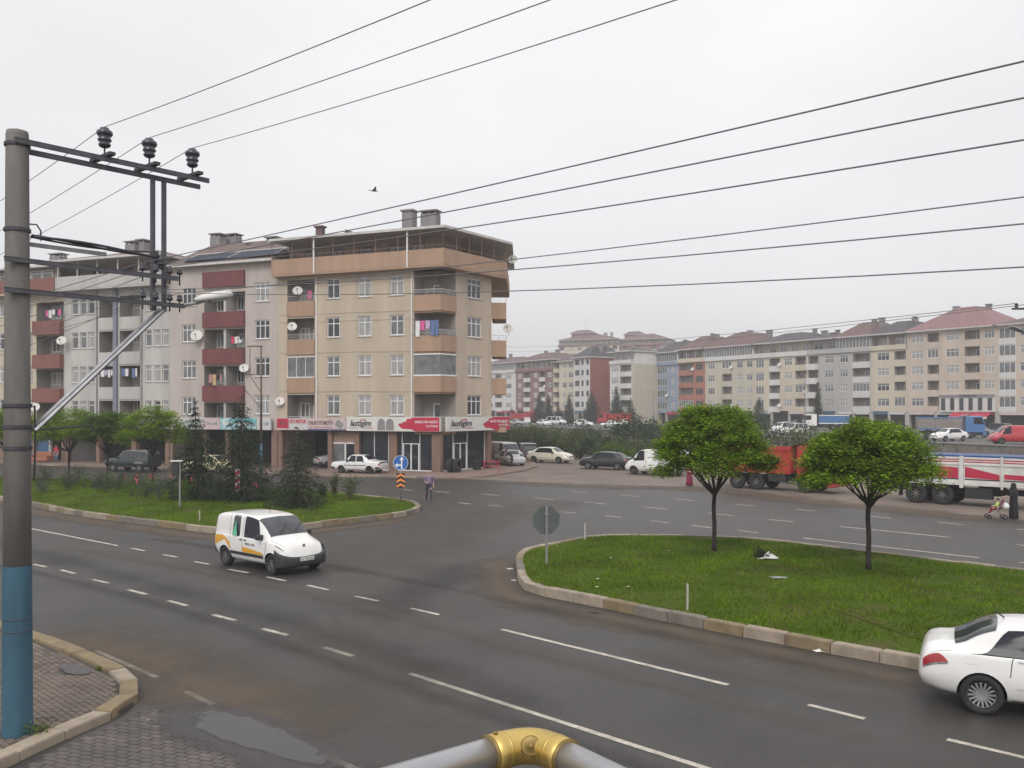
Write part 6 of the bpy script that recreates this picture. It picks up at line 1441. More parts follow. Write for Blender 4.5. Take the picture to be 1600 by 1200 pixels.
def umbrella_tree(label, x, y, z0, hfork, crown_r, zb, zt, n, seed, leaf='leaf_bright', lsize=.112, lean=0.0, name='umbrella_tree', group='round headed trees on the medians', trunk_r=.075):
    """bare stem that forks into many ascending limbs under a wide flattened head of fine leaves"""
    global rng
    rng = np.random.default_rng(seed); random.seed(seed)
    r = empty(name, (x,y,z0)); tag(r, label, 'tree', group)
    m = MB(); zf = hfork; ks = 7
    path = [(.022*math.sin(k*1.3+seed)*(k/ks)+lean*(k/ks), .02*math.cos(k*1.7+seed)*(k/ks), zf*k/ks) for k in range(ks+1)]
    m.tube(path, [trunk_r*(1.25 if k == 0 else 1.0-.15*k/ks) for k in range(ks+1)], 9); fx, fy = path[-1][0], path[-1][1]
    zc = (zb+zt)/2; hz = (zt-zb)/2; tips = []
    nl = 13
    for i in range(nl):
        a = 2*PI*(i+random.uniform(-.3,.3))/nl*2.0; rr = crown_r*random.uniform(.30,.88); tz = zb+hz*(.35+1.15*(1-(rr/crown_r)**2))*random.uniform(.75,1.0)
        tip = np.array((fx+math.cos(a)*rr, fy+math.sin(a)*rr, tz)); st = np.array((fx,fy,zf-.06-.2*random.random())); mid = st+(tip-st)*.45+np.array((0,0,.16*rr))*(-.5)
        pts = catmull([st, mid, tip], 5); m.tube([tuple(p) for p in pts], [trunk_r*.55*(1-.78*k/(len(pts)-1)) for k in range(len(pts))], 6)
        for b in range(4):
            t0 = pts[random.randint(4,8)]; e = t0+np.array((random.uniform(-1,1)*.55*crown_r*.6, random.uniform(-1,1)*.55*crown_r*.6, random.uniform(.15,.75))); m.tube([tuple(t0), tuple((t0+e)/2+np.array((0,0,.06))), tuple(e)], [.018,.012,.006], 5)
            tips.append(e)
        tips.append(tip)
    m.build('trunk', 'bark', r, smooth=True)
    # leaf clumps: dome shell plus layered sprays, with gaps
    ncl = 230; cen = []
    while len(cen) < ncl:
        a = random.uniform(0,2*PI); q = math.sqrt(random.random()); rr = crown_r*q*(1+.10*math.sin(3*a+seed)+.07*math.sin(5*a+2*seed))
        top = zb+.12*hz+(zt-zb-.12*hz)*math.sqrt(max(0,1-(q*.97)**2.2)); bot = zb+.22*hz*(1-q)+ .10*hz*random.random()
        u = random.random()**.5; cen.append((fx+math.cos(a)*rr*.95, fy+math.sin(a)*rr*.95, bot+(top-bot)*u))
    cen = np.array(cen); wts = rng.uniform(.5,1.5,ncl); wts /= wts.sum(); k = rng.choice(ncl, n, p=wts)
    spread = crown_r*.105
    P = cen[k]+rng.normal(0,1,(n,3))*np.array((spread,spread,spread*.42))
    P[:,2] -= .25*np.maximum(0, np.hypot(P[:,0]-fx,P[:,1]-fy)/crown_r-.75)
    leaves('crown', P, lsize, leaf, r, flat=.45, asp=.42)
    return r
def gz_(med, px, py):
    x, y = g(px,py,.2); return x, y, float(med.z(x,y))
x,y,z = gz_(RM,1116,866); umbrella_tree('round headed light green tree on the grass nearer the octagonal sign', x,y,z, 2.05, 1.88, 2.35, 5.15-z, 60000, 11)
x,y,z = gz_(RM,1357,896); umbrella_tree('round headed light green tree on the grass in front of the cargo truck', x,y,z, 2.05, 1.88, 2.25, 4.72-z, 60000, 23)
for i,(px,py,cr,zb_,zt_,lab) in enumerate(((108,753,2.3,2.5,4.75,'round headed tree on the left median beside the concrete pole'),(168,755,1.9,2.5,4.6,'smaller round headed tree on the left median before the off-roader'),(239,758,2.1,2.4,4.95,'round headed tree on the left median next to the conifers'),(12,751,2.2,2.5,4.7,'round headed tree on the left median partly behind the concrete pole'))):
    x,y,z = gz_(LM,px,py); umbrella_tree(lab, x,y,z, 2.0, cr, zb_, zt_, 18000, 31+i*7, leaf='leaf_bright' if i != 1 else 'leaf_mid', lsize=.14)
def conifer(label, x, y, z0, h, w_, n, seed, leaf='leaf_conifer', name='conifer', group=None, droop=.35, size=.16, cat='tree'):
    """whorls of drooping boughs round a straight stem"""
    global rng
    rng = np.random.default_rng(seed); random.seed(seed)
    r = empty(name, (x,y,z0)); tag(r, label, cat, group)
    m = MB(); m.tube([(0,0,-.05),(0,0,h*.5),(.02,0,h*.98)], [.09*h/5,.05*h/5,.012], 7)
    P = []; D = []; nw = int(9+h*1.6)
    for i in range(nw):
        f = i/(nw-1); zc = h*(.06+.90*f); L = w_/2*(1-f)**.8*random.uniform(.75,1.15)+.06; k = max(4,int(9*(1-f)+4)); a0 = random.uniform(0,6)
        for j in range(k):
            a = a0+2*PI*j/k+random.uniform(-.25,.25); l = L*random.uniform(.7,1.15); tip = np.array((math.cos(a)*l, math.sin(a)*l, zc-droop*l*random.uniform(.6,1.3)+.05))
            st = np.array((0,0,zc)); mid = (st+tip)/2+np.array((0,0,.12*l)); m.tube([tuple(st),tuple(mid),tuple(tip)],[.020*h/5,.014,.006],4)
            q = max(5,int(n*l/(nw*9*w_*.28))); t = rng.uniform(.12,1.05,q); B_ = st*(1-t)[:,None]**2+2*mid*(t*(1-t))[:,None]+tip*(t**2)[:,None]
            B_ = B_+rng.normal(0,1,(q,3))*np.array((.09,.09,.06))*(1+.8*l)*h/5.5*.9; P.append(B_); d = (tip-st)/np.linalg.norm(tip-st); D.append(np.tile(d+np.array((0,0,-.25)),(q,1)))
    m.build('trunk', 'bark_brown', r, smooth=True); leaves('crown', np.vstack(P), size*h/5, leaf, r, asp=.22, dirs=np.vstack(D)); return r
GC = 'dark conifers on the planted median'
for i,(px,py,h,w_,lab) in enumerate(((305,786,5.1,3.0,'tall dark conifer beside the solar signal post'),(377,789,5.4,3.9,'tallest dark conifer behind the red and white hazard board'),(464,797,3.9,3.4,'broad drooping dark conifer near the arrow sign'))):
    x,y,z = gz_(LM,px,py); conifer(lab, x,y,z, h, w_, 7500, 61+i*5, group=GC, size=.2, droop=.42)
def shrub(label, x, y, z0, h, w_, n, seed, leaf='leaf_rose', flowers=None, name='shrub', group=None, size=.075, cat='shrub', upright=False, stemn=7):
    global rng
    rng = np.random.default_rng(seed); random.seed(seed); r = empty(name, (x,y,z0)); tag(r, label, cat, group); m = MB(); P = []
    for i in range(stemn):
        a = random.uniform(0,2*PI); l = w_/2*random.uniform(.25,1)*(.6 if upright else 1); t = np.array((math.cos(a)*l, math.sin(a)*l, h*random.uniform(.65,1.0))); m.tube([(0,0,-.04),(t[0]*.35,t[1]*.35,t[2]*.55),tuple(t)],[.014,.010,.005],4)
        q = n//stemn; u = rng.uniform(.25,1.06,q); P.append(np.c_[t[0]*u**1.5,t[1]*u**1.5,t[2]*u]+rng.normal(0,1,(q,3))*np.array((w_*.13,w_*.13,h*.06)))
    m.build('stem', 'bark_brown', r)
    leaves('foliage', np.vstack(P), size, leaf, r, asp=.55)
    if flowers:
        for i in range(flowers[1]):
            b = MB(); p = P[random.randrange(stemn)][random.randrange(5)]; k = random.uniform(.045,.075)
            for q in range(6): aa = q*1.05; b.tr(Matrix.Translation((float(p[0]),float(p[1]),h*random.uniform(.8,1.02))) @ Matrix.Rotation(aa,4,'Z') @ Matrix.Rotation(.7,4,'Y')); b.add([(0,-k*.5,0),(k,-k*.4,0),(k*1.2,0,k*.2),(k,k*.4,0),(0,k*.5,0)],[(0,1,2,3,4)])
            b.build('flower', flowers[0], r)
    return r
bushes = [(62,768),(66,775),(76,762),(100,764),(105,772),(112,766),(122,760),(132,768),(150,772),(158,764),(165,776),(172,768),(182,775),(193,758),(197,770),(206,784),(212,764),(220,772),(228,786),(236,778),(250,790),(258,774),(268,784),(290,792),(296,778),(318,790),(330,778),(338,786),(352,790),(398,792),(410,780),(425,788)]
fl = ['petal_pink','petal_red','petal_orange','petal_red']
for i,(px,py) in enumerate(bushes):
    x,y,z = gz_(LM,px,py); h = random.Random(i).uniform(.65,1.25); f = None
    if i in (15,19,22,23,24,27,29): f = (fl[i % 4], 3)
    sz_ = 'low' if h < .85 else ('waist high' if h < 1.05 else 'tall'); tone_ = ('dull green','grey green','dull green','bright green')[i % 4]
    marks_ = ((12,'the pole side round tree'),(108,'the first full round tree'),(168,'the smaller round tree'),(239,'the round tree by the conifers'),(281,'the solar signal post'),(372,'the red and white hazard board'),(440,'the drooping conifer')); lm_ = min(marks_, key=lambda q: abs(q[0]-px))[1]
    lab = '%s %s rose bush %s %s' % (sz_, tone_, 'in front of' if py > 770 else 'at the foot of', lm_) if not f else 'rose bush with '+{'petal_pink':'pink','petal_red':'red','petal_orange':'orange','petal_white':'white'}[f[0]]+' flowers near '+lm_
    shrub(lab, x,y,z, h, 1.15, 620, 200+i, leaf=('leaf_rose','leaf_grey','leaf_rose','leaf_mid')[i % 4], flowers=f, name='rose_bush', group='rose bushes on the planted median')
x,y,z = gz_(LM,215,790); shrub('single tall pink rose standing in the planted median', x,y,z, 1.15, .3, 60, 401, flowers=('petal_pink',4), name='rose_bush', upright=True, stemn=3)
for (px,py,h,w_,lab,lf) in ((546,785,1.25,1.5,'rounded feathery shrub between the conifer and the arrow sign','leaf_hedge'),(523,782,1.25,.6,'narrow upright shrub beside the feathery shrub','leaf_hedge'),(504,784,.9,.8,'low loose shrub at the foot of the drooping conifer','leaf_hedge')):
    x,y,z = gz_(LM,px,py); shrub(lab, x,y,z, h, w_, 900, 420+px, leaf=lf, upright=(w_ < 1), size=.09)
# hedge and bushes below the raised road
def bush_mass(label, x, y, z0, w_, d_, h, n, seed, leaf='leaf_hedge', name='bush', size=.22, group='bushes below the raised road', cat='bush', tall=0):
    global rng
    rng = np.random.default_rng(seed); random.seed(seed); r = empty(name, (x,y,z0)); tag(r, label, cat, group); m = MB()
    for i in range(9):
        a = random.uniform(0,2*PI); q = random.uniform(.1,.8); m.tube([(0,0,-.05),(math.cos(a)*w_*.3*q,math.sin(a)*d_*.3*q,h*.5),(math.cos(a)*w_*.45*q,math.sin(a)*d_*.45*q,h*.85)],[.05,.03,.01],5)
    m.build('stem', 'bark_brown', r)
    k = int(40+n/90); c = []
    for i in range(k):
        a = random.uniform(0,2*PI); q = math.sqrt(random.random()); top = h*(.55+.45*math.sqrt(1-q*q))*(1+.12*math.sin(a*3+seed)); u = random.random()**.6; c.append((math.cos(a)*w_/2*q, math.sin(a)*d_/2*q, .1+u*(top-.1)))
    c = np.array(c); kk = rng.integers(0,k,n); P = c[kk]+rng.normal(0,1,(n,3))*np.array((.28,.28,.18))*(h/2.6); P[:,2] = np.maximum(P[:,2],.05)
    leaves('foliage', P, size, leaf, r, asp=.5); return r
hl = [(-4.0,104),(-2.2,101),(-.4,99),(1.6,97.5),(3.4,95.5),(5.2,94),(7.0,92),(8.4,89.5),(9.9,87),(11.2,84.5)]
hlab = ['next to the tyre shop sign','behind the silver van','behind the dark family van','above the dark family van roof','behind the cream saloon','between the cream saloon and the black saloon','before the stone wall bend','behind the black saloon','over the heap of old tyres','beside the tall round bush']
for i,(x,y) in enumerate(hl): bush_mass('wild green hedge clump growing '+hlab[i], x, y, 0, 4.4, 3.6, 3.1-.12*i+.25*math.sin(i*2.3), 2600, 500+i, leaf=('leaf_hedge','leaf_farbush')[i % 3 == 1], name='hedge_bush')
for i,(x,y,h_,lab) in enumerate(((-1.5,112,3.4,'tall scrub against the stone wall behind the tyre shop corner'),(3.0,108,3.3,'tall scrub against the stone wall behind the dark family van'),(7.5,103,3.4,'tall scrub against the stone wall behind the cream saloon'),(16.5,92,3.9,'broad leafy scrub between the tall round bush and the thicket'),(19.0,96,4.2,'rounded scrub at the wall above the dump truck'),(27.5,84,3.4,'scrub against the wall behind the dump truck cab'))): bush_mass(lab, x, y, 0, 6.0, 3.0, h_, 3200, 560+i, leaf=('leaf_farbush','leaf_hedge')[i % 2], size=.24)
bush_mass('tall grey green round bush standing above the hedge', 11.8, 88.5, 0, 6.0, 5.0, 4.5, 5200, 530, leaf='leaf_farbush', size=.24)
bush_mass('low yellowish bush in front of the stone wall by the white van', 9.3, 79.5, 0, 3.6, 2.4, 1.9, 1700, 531, leaf='leaf_mid')
bush_mass('dark bush behind the white panel van and the dump truck', 14.6, 73.5, 0, 5.0, 3.0, 2.7, 2600, 532, leaf='leaf_farbush')
bush_mass('dark green thicket between the dump truck and the white off-roader', 22.0, 84.0, 0, 7.0, 4.0, 4.2, 3600, 533, leaf='leaf_farbush', size=.24)
bush_mass('rough bush growing against the retaining wall behind the cargo truck', 34.5, 78, 0, 6.0, 3.5, 3.2, 2600, 534, leaf='leaf_farbush')
bush_mass('small scrub at the verge between the two parked trucks', 19.6, 60.5, 0, 3.0, 2.2, 1.4, 1400, 535, leaf='leaf_mid')
# far conifers and street trees on the raised road
for i,(px,py,h,w_,lab) in enumerate(((843,661,8.2,5.5,'spreading dark conifer behind the small white van'),(857,661,7.6,3.6,'dark conifer next to the minibus roof'),(889,661,7.8,4.2,'dark conifer behind the minibus bonnet'),(924,662,8.6,6.0,'wide dark conifer above the red van'),(963,663,9.4,4.6,'tall pointed dark conifer above the white old saloon'),(985,664,6.4,6.0,'low spreading dark conifer beside the beige end wall'),(872,660,5.6,3.0,'small dark conifer between the minibus conifers'),(1278,668,9.2,2.4,'narrow pointed cypress before the grey block'),(1492,671,10.5,5.0,'dark conifer before the office with red awnings'),(1186,670,6.0,5.0,'dark round headed conifer before the cream blocks'),(1345,668,6.6,5.6,'dark leafy conifer before the dark brown window strip'),(800,659,4.5,4.5,'low dark conifer behind the red lorry'))):
    x,y = g(px,py,TZ); conifer(lab, x,y,TZ, h, w_, 3600, 700+i, group='conifers along the raised road', size=.34 if w_ > 3 else .26)
# weeds at the pole and around
for i,(px,py,h,w_,lab) in enumerate(((62,1150,.22,.45,'tuft of weeds at the foot of the concrete pole'),(160,1045,.16,.25,'small weed growing in the gutter beside the kerb'),(845,893,.14,.3,'dry dark tuft in the grass behind the octagonal sign'))):
    x,y = g(px,py,.1); shrub(lab, x,y,.09 if i != 1 else .01, h, w_, 160, 900+i, leaf='leaf_mid' if i < 2 else 'leaf_grey', name='weed_tuft', size=.045, cat='weed', stemn=6)
x,y,z = gz_(RM,1186,879); shrub('dark uprooted seedling lying beside the white rag on the grass', x,y,z, .28, .6, 320, 930, leaf='leaf_conifer', size=.08, name='seedling', cat='plant')
# ================================================================== POLE, WIRES, RAILING, SIGNS, PEOPLE, SMALL THINGS
pb2 = g(27,1155); pa_ = math.atan2(.759,.651)
pole = empty('utility_pole', (pb2[0],pb2[1],.06), pa_); tag(pole, 'tall concrete utility pole with blue painted foot, cross arms and lamp', 'pole')
Rz = lambda z: .212-(.212-.158)*z/9.2
m = MB(); m.lathe([(Rz(2.58),2.58),(Rz(5),5),(Rz(9.1),9.1),(Rz(9.1)-.01,9.16),(.02,9.2)], 28); m.build('shaft', 'pole_concrete', pole, smooth=True)
m = MB(); m.lathe([(Rz(0)+.004,-.1),(Rz(1.3)+.004,1.3),(Rz(2.58)+.004,2.58)], 28, cap=False); m.build('painted_foot', 'pole_blue', pole, smooth=True)
for z in (8.95,7.66,5.0,4.68,4.36): m = MB(); m.lathe([(Rz(z)+.012,z-.03),(Rz(z)+.022,z-.025),(Rz(z)+.022,z+.025),(Rz(z)+.012,z+.03)], 24, cap=False); m.build('clamp_band', 'steel_dark', pole)
for z in (1.78,1.60): m = MB(); m.lathe([(Rz(z)+.006,z-.008),(Rz(z)+.012,z),(Rz(z)+.006,z+.008)], 24, cap=False); m.build('wire_tie', 'steel_dark', pole)
def channel(x0, x1, y, z, h=.075, t=.045, mat='steel_arm'):
    m = MB(); m.box(x0,x1,y-t/2,y+t/2,z-h/2,z+h/2); m.box(x0,x1,y-t/2,y+t*1.1,z+h/2-.012,z+h/2+.004); return m.build('cross_arm', mat, pole)
channel(-.1,3.1,-.17,8.98); channel(-.1,3.1,.13,8.92)
for i,t in enumerate((1.32,2.08,2.87)):
    m = MB(); m.box(t-.05,t+.05,-.30,.42,9.035,9.085); m.build('saddle', 'steel_dark', pole)
    m = MB(); c=(t,-.02,0); m.lathe([(.015,9.08),(.015,9.2)], 8, c=c); pn_ = m.build('pin', 'steel_dark', pole)
    m = MB(); m.lathe([(.05,9.20),(.085,9.22),(.10,9.25),(.075,9.28),(.105,9.31),(.11,9.335),(.085,9.36),(.115,9.40),(.13,9.43),(.12,9.47),(.07,9.50),(.07,9.52),(.001,9.53)], 18, c=c); m.build('insulator', 'insulator', pole, smooth=True)
for x in (2.14,2.34): m = MB(); m.box(x-.027,x+.027,-.06,.02,6.62,8.9); m.build('hanger', 'steel_arm', pole)
channel(-.25,2.5,-.2,7.18,.07); channel(-.25,2.62,-.2,6.72,.07)
def cables(z, n):
    for k in range(n):
        pts = [(x, -.1+.06*k+.03*math.sin(x*3+k), z+.04*math.sin(x*2.1+k*1.3)+.015*k) for x in np.linspace(.2,2.15,12)]; m = MB(); m.tube(pts, .022-.003*k, 6); m.build('cable', 'steel_dark', pole)
cables(7.56,3); m = MB(); m.box(.15,1.4,.08,.13,7.46,7.52); m.build('cross_arm', 'steel', pole)
m = MB(); m.tube([(.16,0,7.78),(.28,0,7.79),(.34,0,7.70),(.34,0,7.55)], .012, 6); m.build('cable_loop', 'steel_dark', pole)
for zz0, row in ((7.23,(1.87,2.10,2.35,2.53)),(6.77,(1.87,2.10,2.35,2.53))):
    for t in row: m = MB(); m.lathe([(.012,zz0-.16),(.012,zz0+.02),(.045,zz0+.03),(.055,zz0+.06),(.035,zz0+.085),(.05,zz0+.115),(.03,zz0+.14),(.001,zz0+.145)], 12, c=(t,-.2,0)); m.build('insulator', 'insulator', pole, smooth=True)
for k in range(4): m = MB(); m.cbox((2.15+.05*k,-.05+.05*(k%2),7.58-.06*k),(.12,.10,.10)); m.build('connector', 'steel_dark', pole, bevel=.02)
for y in (-.16,.04): m = MB(); m.tube([(.20,y,4.62),(2.30,y,6.66)], .032, 4); m.build('brace', 'steel', pole)
m = MB(); m.tube([(2.60,-.2,6.74),(2.85,-.22,6.80),(3.0,-.24,6.86)], .03, 8); arm_ = m.build('lamp_arm', 'steel', pole)
m = MB(); T = Matrix.Translation((3.15,-.24,6.92)) @ Matrix.Rotation(-.22,4,'Y'); m.tr(T)
m.add([(x_,y_*w2,z_*h2) for (x_,w2,h2) in ((-.36,.05,.04),(-.22,.10,.07),(.05,.14,.09),(.28,.13,.08),(.38,.06,.03)) for (y_,z_) in ((1,0),(.7,.8),(0,1.1),(-.7,.8),(-1,0),(-.6,-.5),(0,-.7),(.6,-.5))], [(i*8+j,i*8+(j+1)%8,(i+1)*8+(j+1)%8,(i+1)*8+j) for i in range(4) for j in range(8)]+[tuple(range(7,-1,-1)),tuple(range(32,40))]); lh = m.build('lamp_head', 'white_metal', pole, smooth=True)
m = MB(); m.tr(T); m.box(-.1,.26,-.09,.09,-.085,-.05); m.build('lamp_glass', 'lamp_clear', lh, bevel=.02)
m = MB(); m.cbox((3.42,-.24,7.02),(.12,.16,.12)); m.build('photocell', 'white_metal', lh, bevel=.03)
m = MB(); m.tube([(.23,-.05,5.0),(.24,-.05,4.6),(.235,-.05,4.2),(.225,-.04,3.85)], .014, 6); m.build('down_cable', 'steel_dark', pole)
m = MB(); m.tube([(.2,.05,4.62),(.9,.2,4.66),(1.25,.25,4.68),(1.25,.25,4.60)], .014, 6); m.build('hook_rod', 'steel_dark', pole)
# overhead lines
u_ = np.array([.719,-.695]); aa_ = np.array([.651,.759]); GW = 'overhead power lines'
def power_line(t, yl, z, sag, label, rad=.011, S=45.0):
    p0 = np.array(pb2)+aa_*t+np.array([-.759,.651])*yl; V = []
    for s_ in np.linspace(-45,45,61): f = abs(s_)/S; V.append((*(p0+u_*s_), z-4*sag*f*(1-f)))
    m = MB(); m.tube(V, rad, 6); o = m.build('power_line', 'wire', smooth=True); tag(o, label, 'power line', GW); return o
for i,t in enumerate((1.32,2.08,2.87)): power_line(t,-.02,9.60,.85,['overhead wire on the insulator closest to the concrete shaft','overhead wire on the middle top insulator','overhead wire on the outermost top insulator'][i], .0062)
for (t,z,sg,lab) in ((1.87,7.44,.24,'first'),(2.10,7.44,.44,'second'),(2.35,7.44,.70,'third'),(2.53,7.0,.60,'fourth'),(1.87,6.98,.95,'fifth'),(2.10,6.98,1.25,'lowest')): power_line(t,-.2,z,sg,'%s of the lower overhead wires on the small insulators' % lab, .0068 if z > 7.2 else .0055)

# railing of the footbridge with its brass elbow
fb = empty('footbridge', (0,0,0)); tag(fb, 'footbridge with aluminium tube handrail and a brass elbow', 'footbridge')
ce = np.array([.034,1.50]); hz = 4.445; d1 = np.array([-.78,-.626]); d2 = np.array([.588,-.809]); d1 /= np.linalg.norm(d1); d2 /= np.linalg.norm(d2); rt = .0255
def p3_(p, z=hz): return (float(p[0]), float(p[1]), z)
m = MB(); m.tube([p3_(ce+d1*.05), p3_(ce+d1*1.7)], rt, 28); m.build('handrail', 'aluminium', fb, smooth=True)
m = MB(); m.tube([p3_(ce+d2*.05), p3_(ce+d2*1.7)], rt, 28); m.build('handrail', 'aluminium', fb, smooth=True)
bend = [ce+d1*.090, ce+d1*.074, ce+d1*.06]+[ (1-t)**2*(ce+d1*.06)+2*t*(1-t)*ce+t*t*(ce+d2*.06) for t in np.linspace(.1,.9,11)]+[ce+d2*.06, ce+d2*.074, ce+d2*.090]
m = MB(); m.tube([p3_(p) for p in bend], [rt+.0040,rt+.0042,rt+.0042]+[rt+.0034]*11+[rt+.0042,rt+.0042,rt+.0040], 32); el = m.build('elbow', 'brass', fb, smooth=True)
for dd in (d1,d2):
    for off in (.062,.0895): m = MB(); m.tube([p3_(ce+dd*off), p3_(ce+dd*(off+.0022))], rt+(.0050 if off > .08 else .0046), 32); m.build('collar', 'stain' if off > .08 else 'brass', el, smooth=True)
md = (d1+d2); md /= np.linalg.norm(md); apex = .25*(ce+d1*.06)+.5*ce+.25*(ce+d2*.06); tocam = np.array([0-apex[0],0-apex[1],5-hz]); tocam /= np.linalg.norm(tocam)
sp = np.array([*apex,hz])+tocam*(rt+.0060)
Tq = Matrix.Translation(sp) @ Vector(tocam).to_track_quat('Z','Y').to_matrix().to_4x4()
m = MB(); m.tr(Tq); m.lathe([(.0165,-.004),(.0165,.0006),(.014,.0012),(.0045,.0010),(.004,.002),(.001,.0025)], 24); m.build('end_cap', 'stain', el, smooth=True)
m = MB(); q = np.array([*(ce+d1*.078),hz+rt+.004]); m.tr(Matrix.Translation(q)); m.lathe([(.004,-.002),(.004,.003),(.0025,.0045),(.001,.005)], 12); m.build('grub_screw', 'stain', el)
for (dd,s_) in ((d1,1.1),(d1,1.66),(d2,.95),(d2,1.6)): m = MB(); q = ce+dd*s_; m.tube([p3_(q,3.42), p3_(q,hz-rt*.5)], .019, 12); m.build('baluster', 'aluminium', fb, smooth=True)
m = MB(); qs = [ce+d1*.9+md*.02, ce+d1*2.6, ce+d1*2.6+d2*2.6, ce+d2*2.6, ce+d2*.8]; m.prism([tuple(p) for p in qs], 3.2, 3.42); m.build('deck', 'concrete', fb, fixn=True)
m = MB(); m.box(-.6,.4,-2.2,-1.2,-.1,3.2); m.build('pier', 'concrete', fb)

# ------------------------------------------------------------------ road signs and small street furniture
pm('sign_blue', (0.025,0.12,0.42), 0.4, var=0.06); pm('sign_back', (0.085,0.098,0.095), 0.6, metal=0.0, var=0.12, scale=4); pm('sign_orange', (0.72,0.26,0.06), 0.5); pm('sign_black', (0.03,0.015,0.015), 0.6); pm('post_grey', (0.27,0.27,0.27), 0.5, metal=0.4); pm('arrow_white', (0.75,0.75,0.74), 0.5)
pm('stake_white', (0.42,0.40,0.36), 0.8, var=0.2); pm('paper', (0.68,0.67,0.65), 0.8); pm('cloth_grey', (0.28,0.28,0.28), 0.9)
def facecam(x, y): return math.atan2(-y, -x)+PI/2      # local -Y towards the viewer's side of the road
x,y,z = gz_(LM,626,785); r = empty('arrow_sign', (x,y,z), R(8)); tag(r, 'round blue sign with white straight and left arrows above an orange chevron board', 'road sign')
zc = zz(723,y)-z; m = MB(); m.tube([(0,0,-.1),(0,0,zc+.35)], .03, 10); m.build('post', 'post_grey', r, smooth=True)
m = MB(); m.lathe([(.39,-.045),(.39,-.03)], 36, 'y', c=(0,0,zc)); dsk = m.build('disc', 'sign_blue', r)
m = MB(); m.lathe([(.365,-.047),(.385,-.047),(.385,-.052),(.365,-.052)], 36, 'y', c=(0,0,zc), cap=False); m.build('rim_line', 'arrow_white', dsk)
def flat(pts, y0, mat, par, nm): m = MB(); n = len(pts); m.add([(a,y0,b) for a,b in pts]+[(a,y0+.004,b) for a,b in pts], [tuple(range(n-1,-1,-1))]+[(i,(i+1)%n,n+(i+1)%n,n+i) for i in range(n)]); return m.build(nm, mat, par)
flat([(a+.05,zc+b) for a,b in ((-.035,-.33),(.035,-.33),(.035,.14),(.11,.14),(0,.33),(-.11,.14),(-.035,.14))], -.052, 'arrow_white', dsk, 'arrow')
flat([(a,zc+b) for a,b in ((.015,-.16),(.015,-.09),(-.14,-.09),(-.14,-.01),(-.31,-.125),(-.14,-.24),(-.14,-.16))], -.0525, 'arrow_white', dsk, 'arrow')
z1 = zz(739.5,y)-z; z0 = zz(762.5,y)-z; m = MB(); m.box(-.215,.215,-.05,-.03,z0,z1); cb_ = m.build('chevron_board', 'sign_black', r)
hh = (z1-z0)
for k in range(3): b0 = z0+hh*(.02+.33*k); flat([(-.21,b0),(0,b0+hh*.16),(.21,b0),(.21,b0+hh*.145),(0,b0+hh*.305),(-.21,b0+hh*.145)], -.055, 'sign_orange', cb_, 'chevron')
x,y,z = gz_(RM,854,883); r = empty('stop_sign', (x,y,z), R(14)); tag(r, 'grey back of an octagonal sign on a post at the grass tip', 'road sign')
zc = zz(813,y)-z; m = MB(); m.box(-.035,.035,-.03,.03,-.1,zc+.42); m.build('post', 'post_grey', r)
m = MB(); m.tr(Matrix.Translation((0,.045,zc)) @ Matrix.Rotation(PI/8,4,'Y')); m.lathe([(.46,-.01),(.46,.01)], 8, 'y'); m.build('panel', 'sign_back', r)
for k in (-.2,.2): m = MB(); m.box(-.07,.07,-.036,.033,zc+k-.03,zc+k+.03); m.build('clamp', 'steel', r)
x,y,z = gz_(LM,372,790); r = empty('hazard_board', (x,y,z), R(-25)); tag(r, 'narrow red and white striped hazard board before the tallest conifer', 'road sign')
m = MB(); m.tube([(0,0,-.1),(0,0,1.5)], .028, 8); m.build('post', 'post_grey', r); m = MB(); m.box(-.15,.15,-.05,-.03,.50,1.60); hb = m.build('panel', 'arrow_white', r)
for k in range(3): b = .54+.36*k; flat([(-.15,b),(.15,b+.12),(.15,b+.30),(-.15,b+.18)], -.056, 'sign_red', hb, 'stripe')
x,y,z = gz_(LM,281,798); r = empty('solar_signal', (x,y,z), R(10)); tag(r, 'grey post with a black signal box and flat solar panel', 'traffic signal')
m = MB(); m.tube([(0,0,-.1),(0,0,2.15)], .045, 10); m.build('post', 'post_grey', r); m = MB(); m.box(-.34,-.07,-.14,.14,1.5,2.08); bx_ = m.build('signal_box', 'black_plastic', r, bevel=.02)
m = MB(); m.box(-.42,.12,-.2,.2,2.15,2.19); m.build('solar_panel', 'paper', r)
for (px,py,h,med,lab) in ((1074,955,.62,RM,'white wooden stake in the grass by the kerb'),(914,844,.60,RM,'thin white stake at the back edge of the grass median'),(312,816,.42,LM,'short white stake at the kerb beside the delivery van')):
    x,y,z = gz_(med,px,py); m = MB(); m.tr(Matrix.Rotation(.03,4,'X')); m.box(-.022,.022,-.022,.022,-.1,h); m.add([(-.022,-.022,h),(.022,-.022,h),(.022,.022,h),(-.022,.022,h),(0,0,h+.02)],[(0,1,4),(1,2,4),(2,3,4),(3,0,4)]); o = m.build('stake','stake_white'); o.location = (x,y,z); tag(o,lab,'stake')
def rag(px, py, s, mat, label, med=None, seed=0, hgt=.12, cat='litter', name='litter'):
    rr = random.Random(seed); x,y = g(px,py,.25 if med else 0); z = float(med.z(x,y))+.03 if med else .02; n = 7; V = []
    for i in range(n):
        for j in range(n):
            u, v = i/(n-1)-.5, j/(n-1)-.5; V.append((u*s*(1+.4*rr.random())+.1*s*math.sin(v*7+seed), v*s*.6*(1+.4*rr.random()), hgt*rr.random()*(1-2*abs(u))*(1-1.6*abs(v))+.004))
    m = MB(); m.add(V, [(i*n+j,(i+1)*n+j,(i+1)*n+j+1,i*n+j+1) for i in range(n-1) for j in range(n-1)]); o = m.build(name, mat, smooth=True); o.location = (x,y,z); tag(o,label,cat); return o
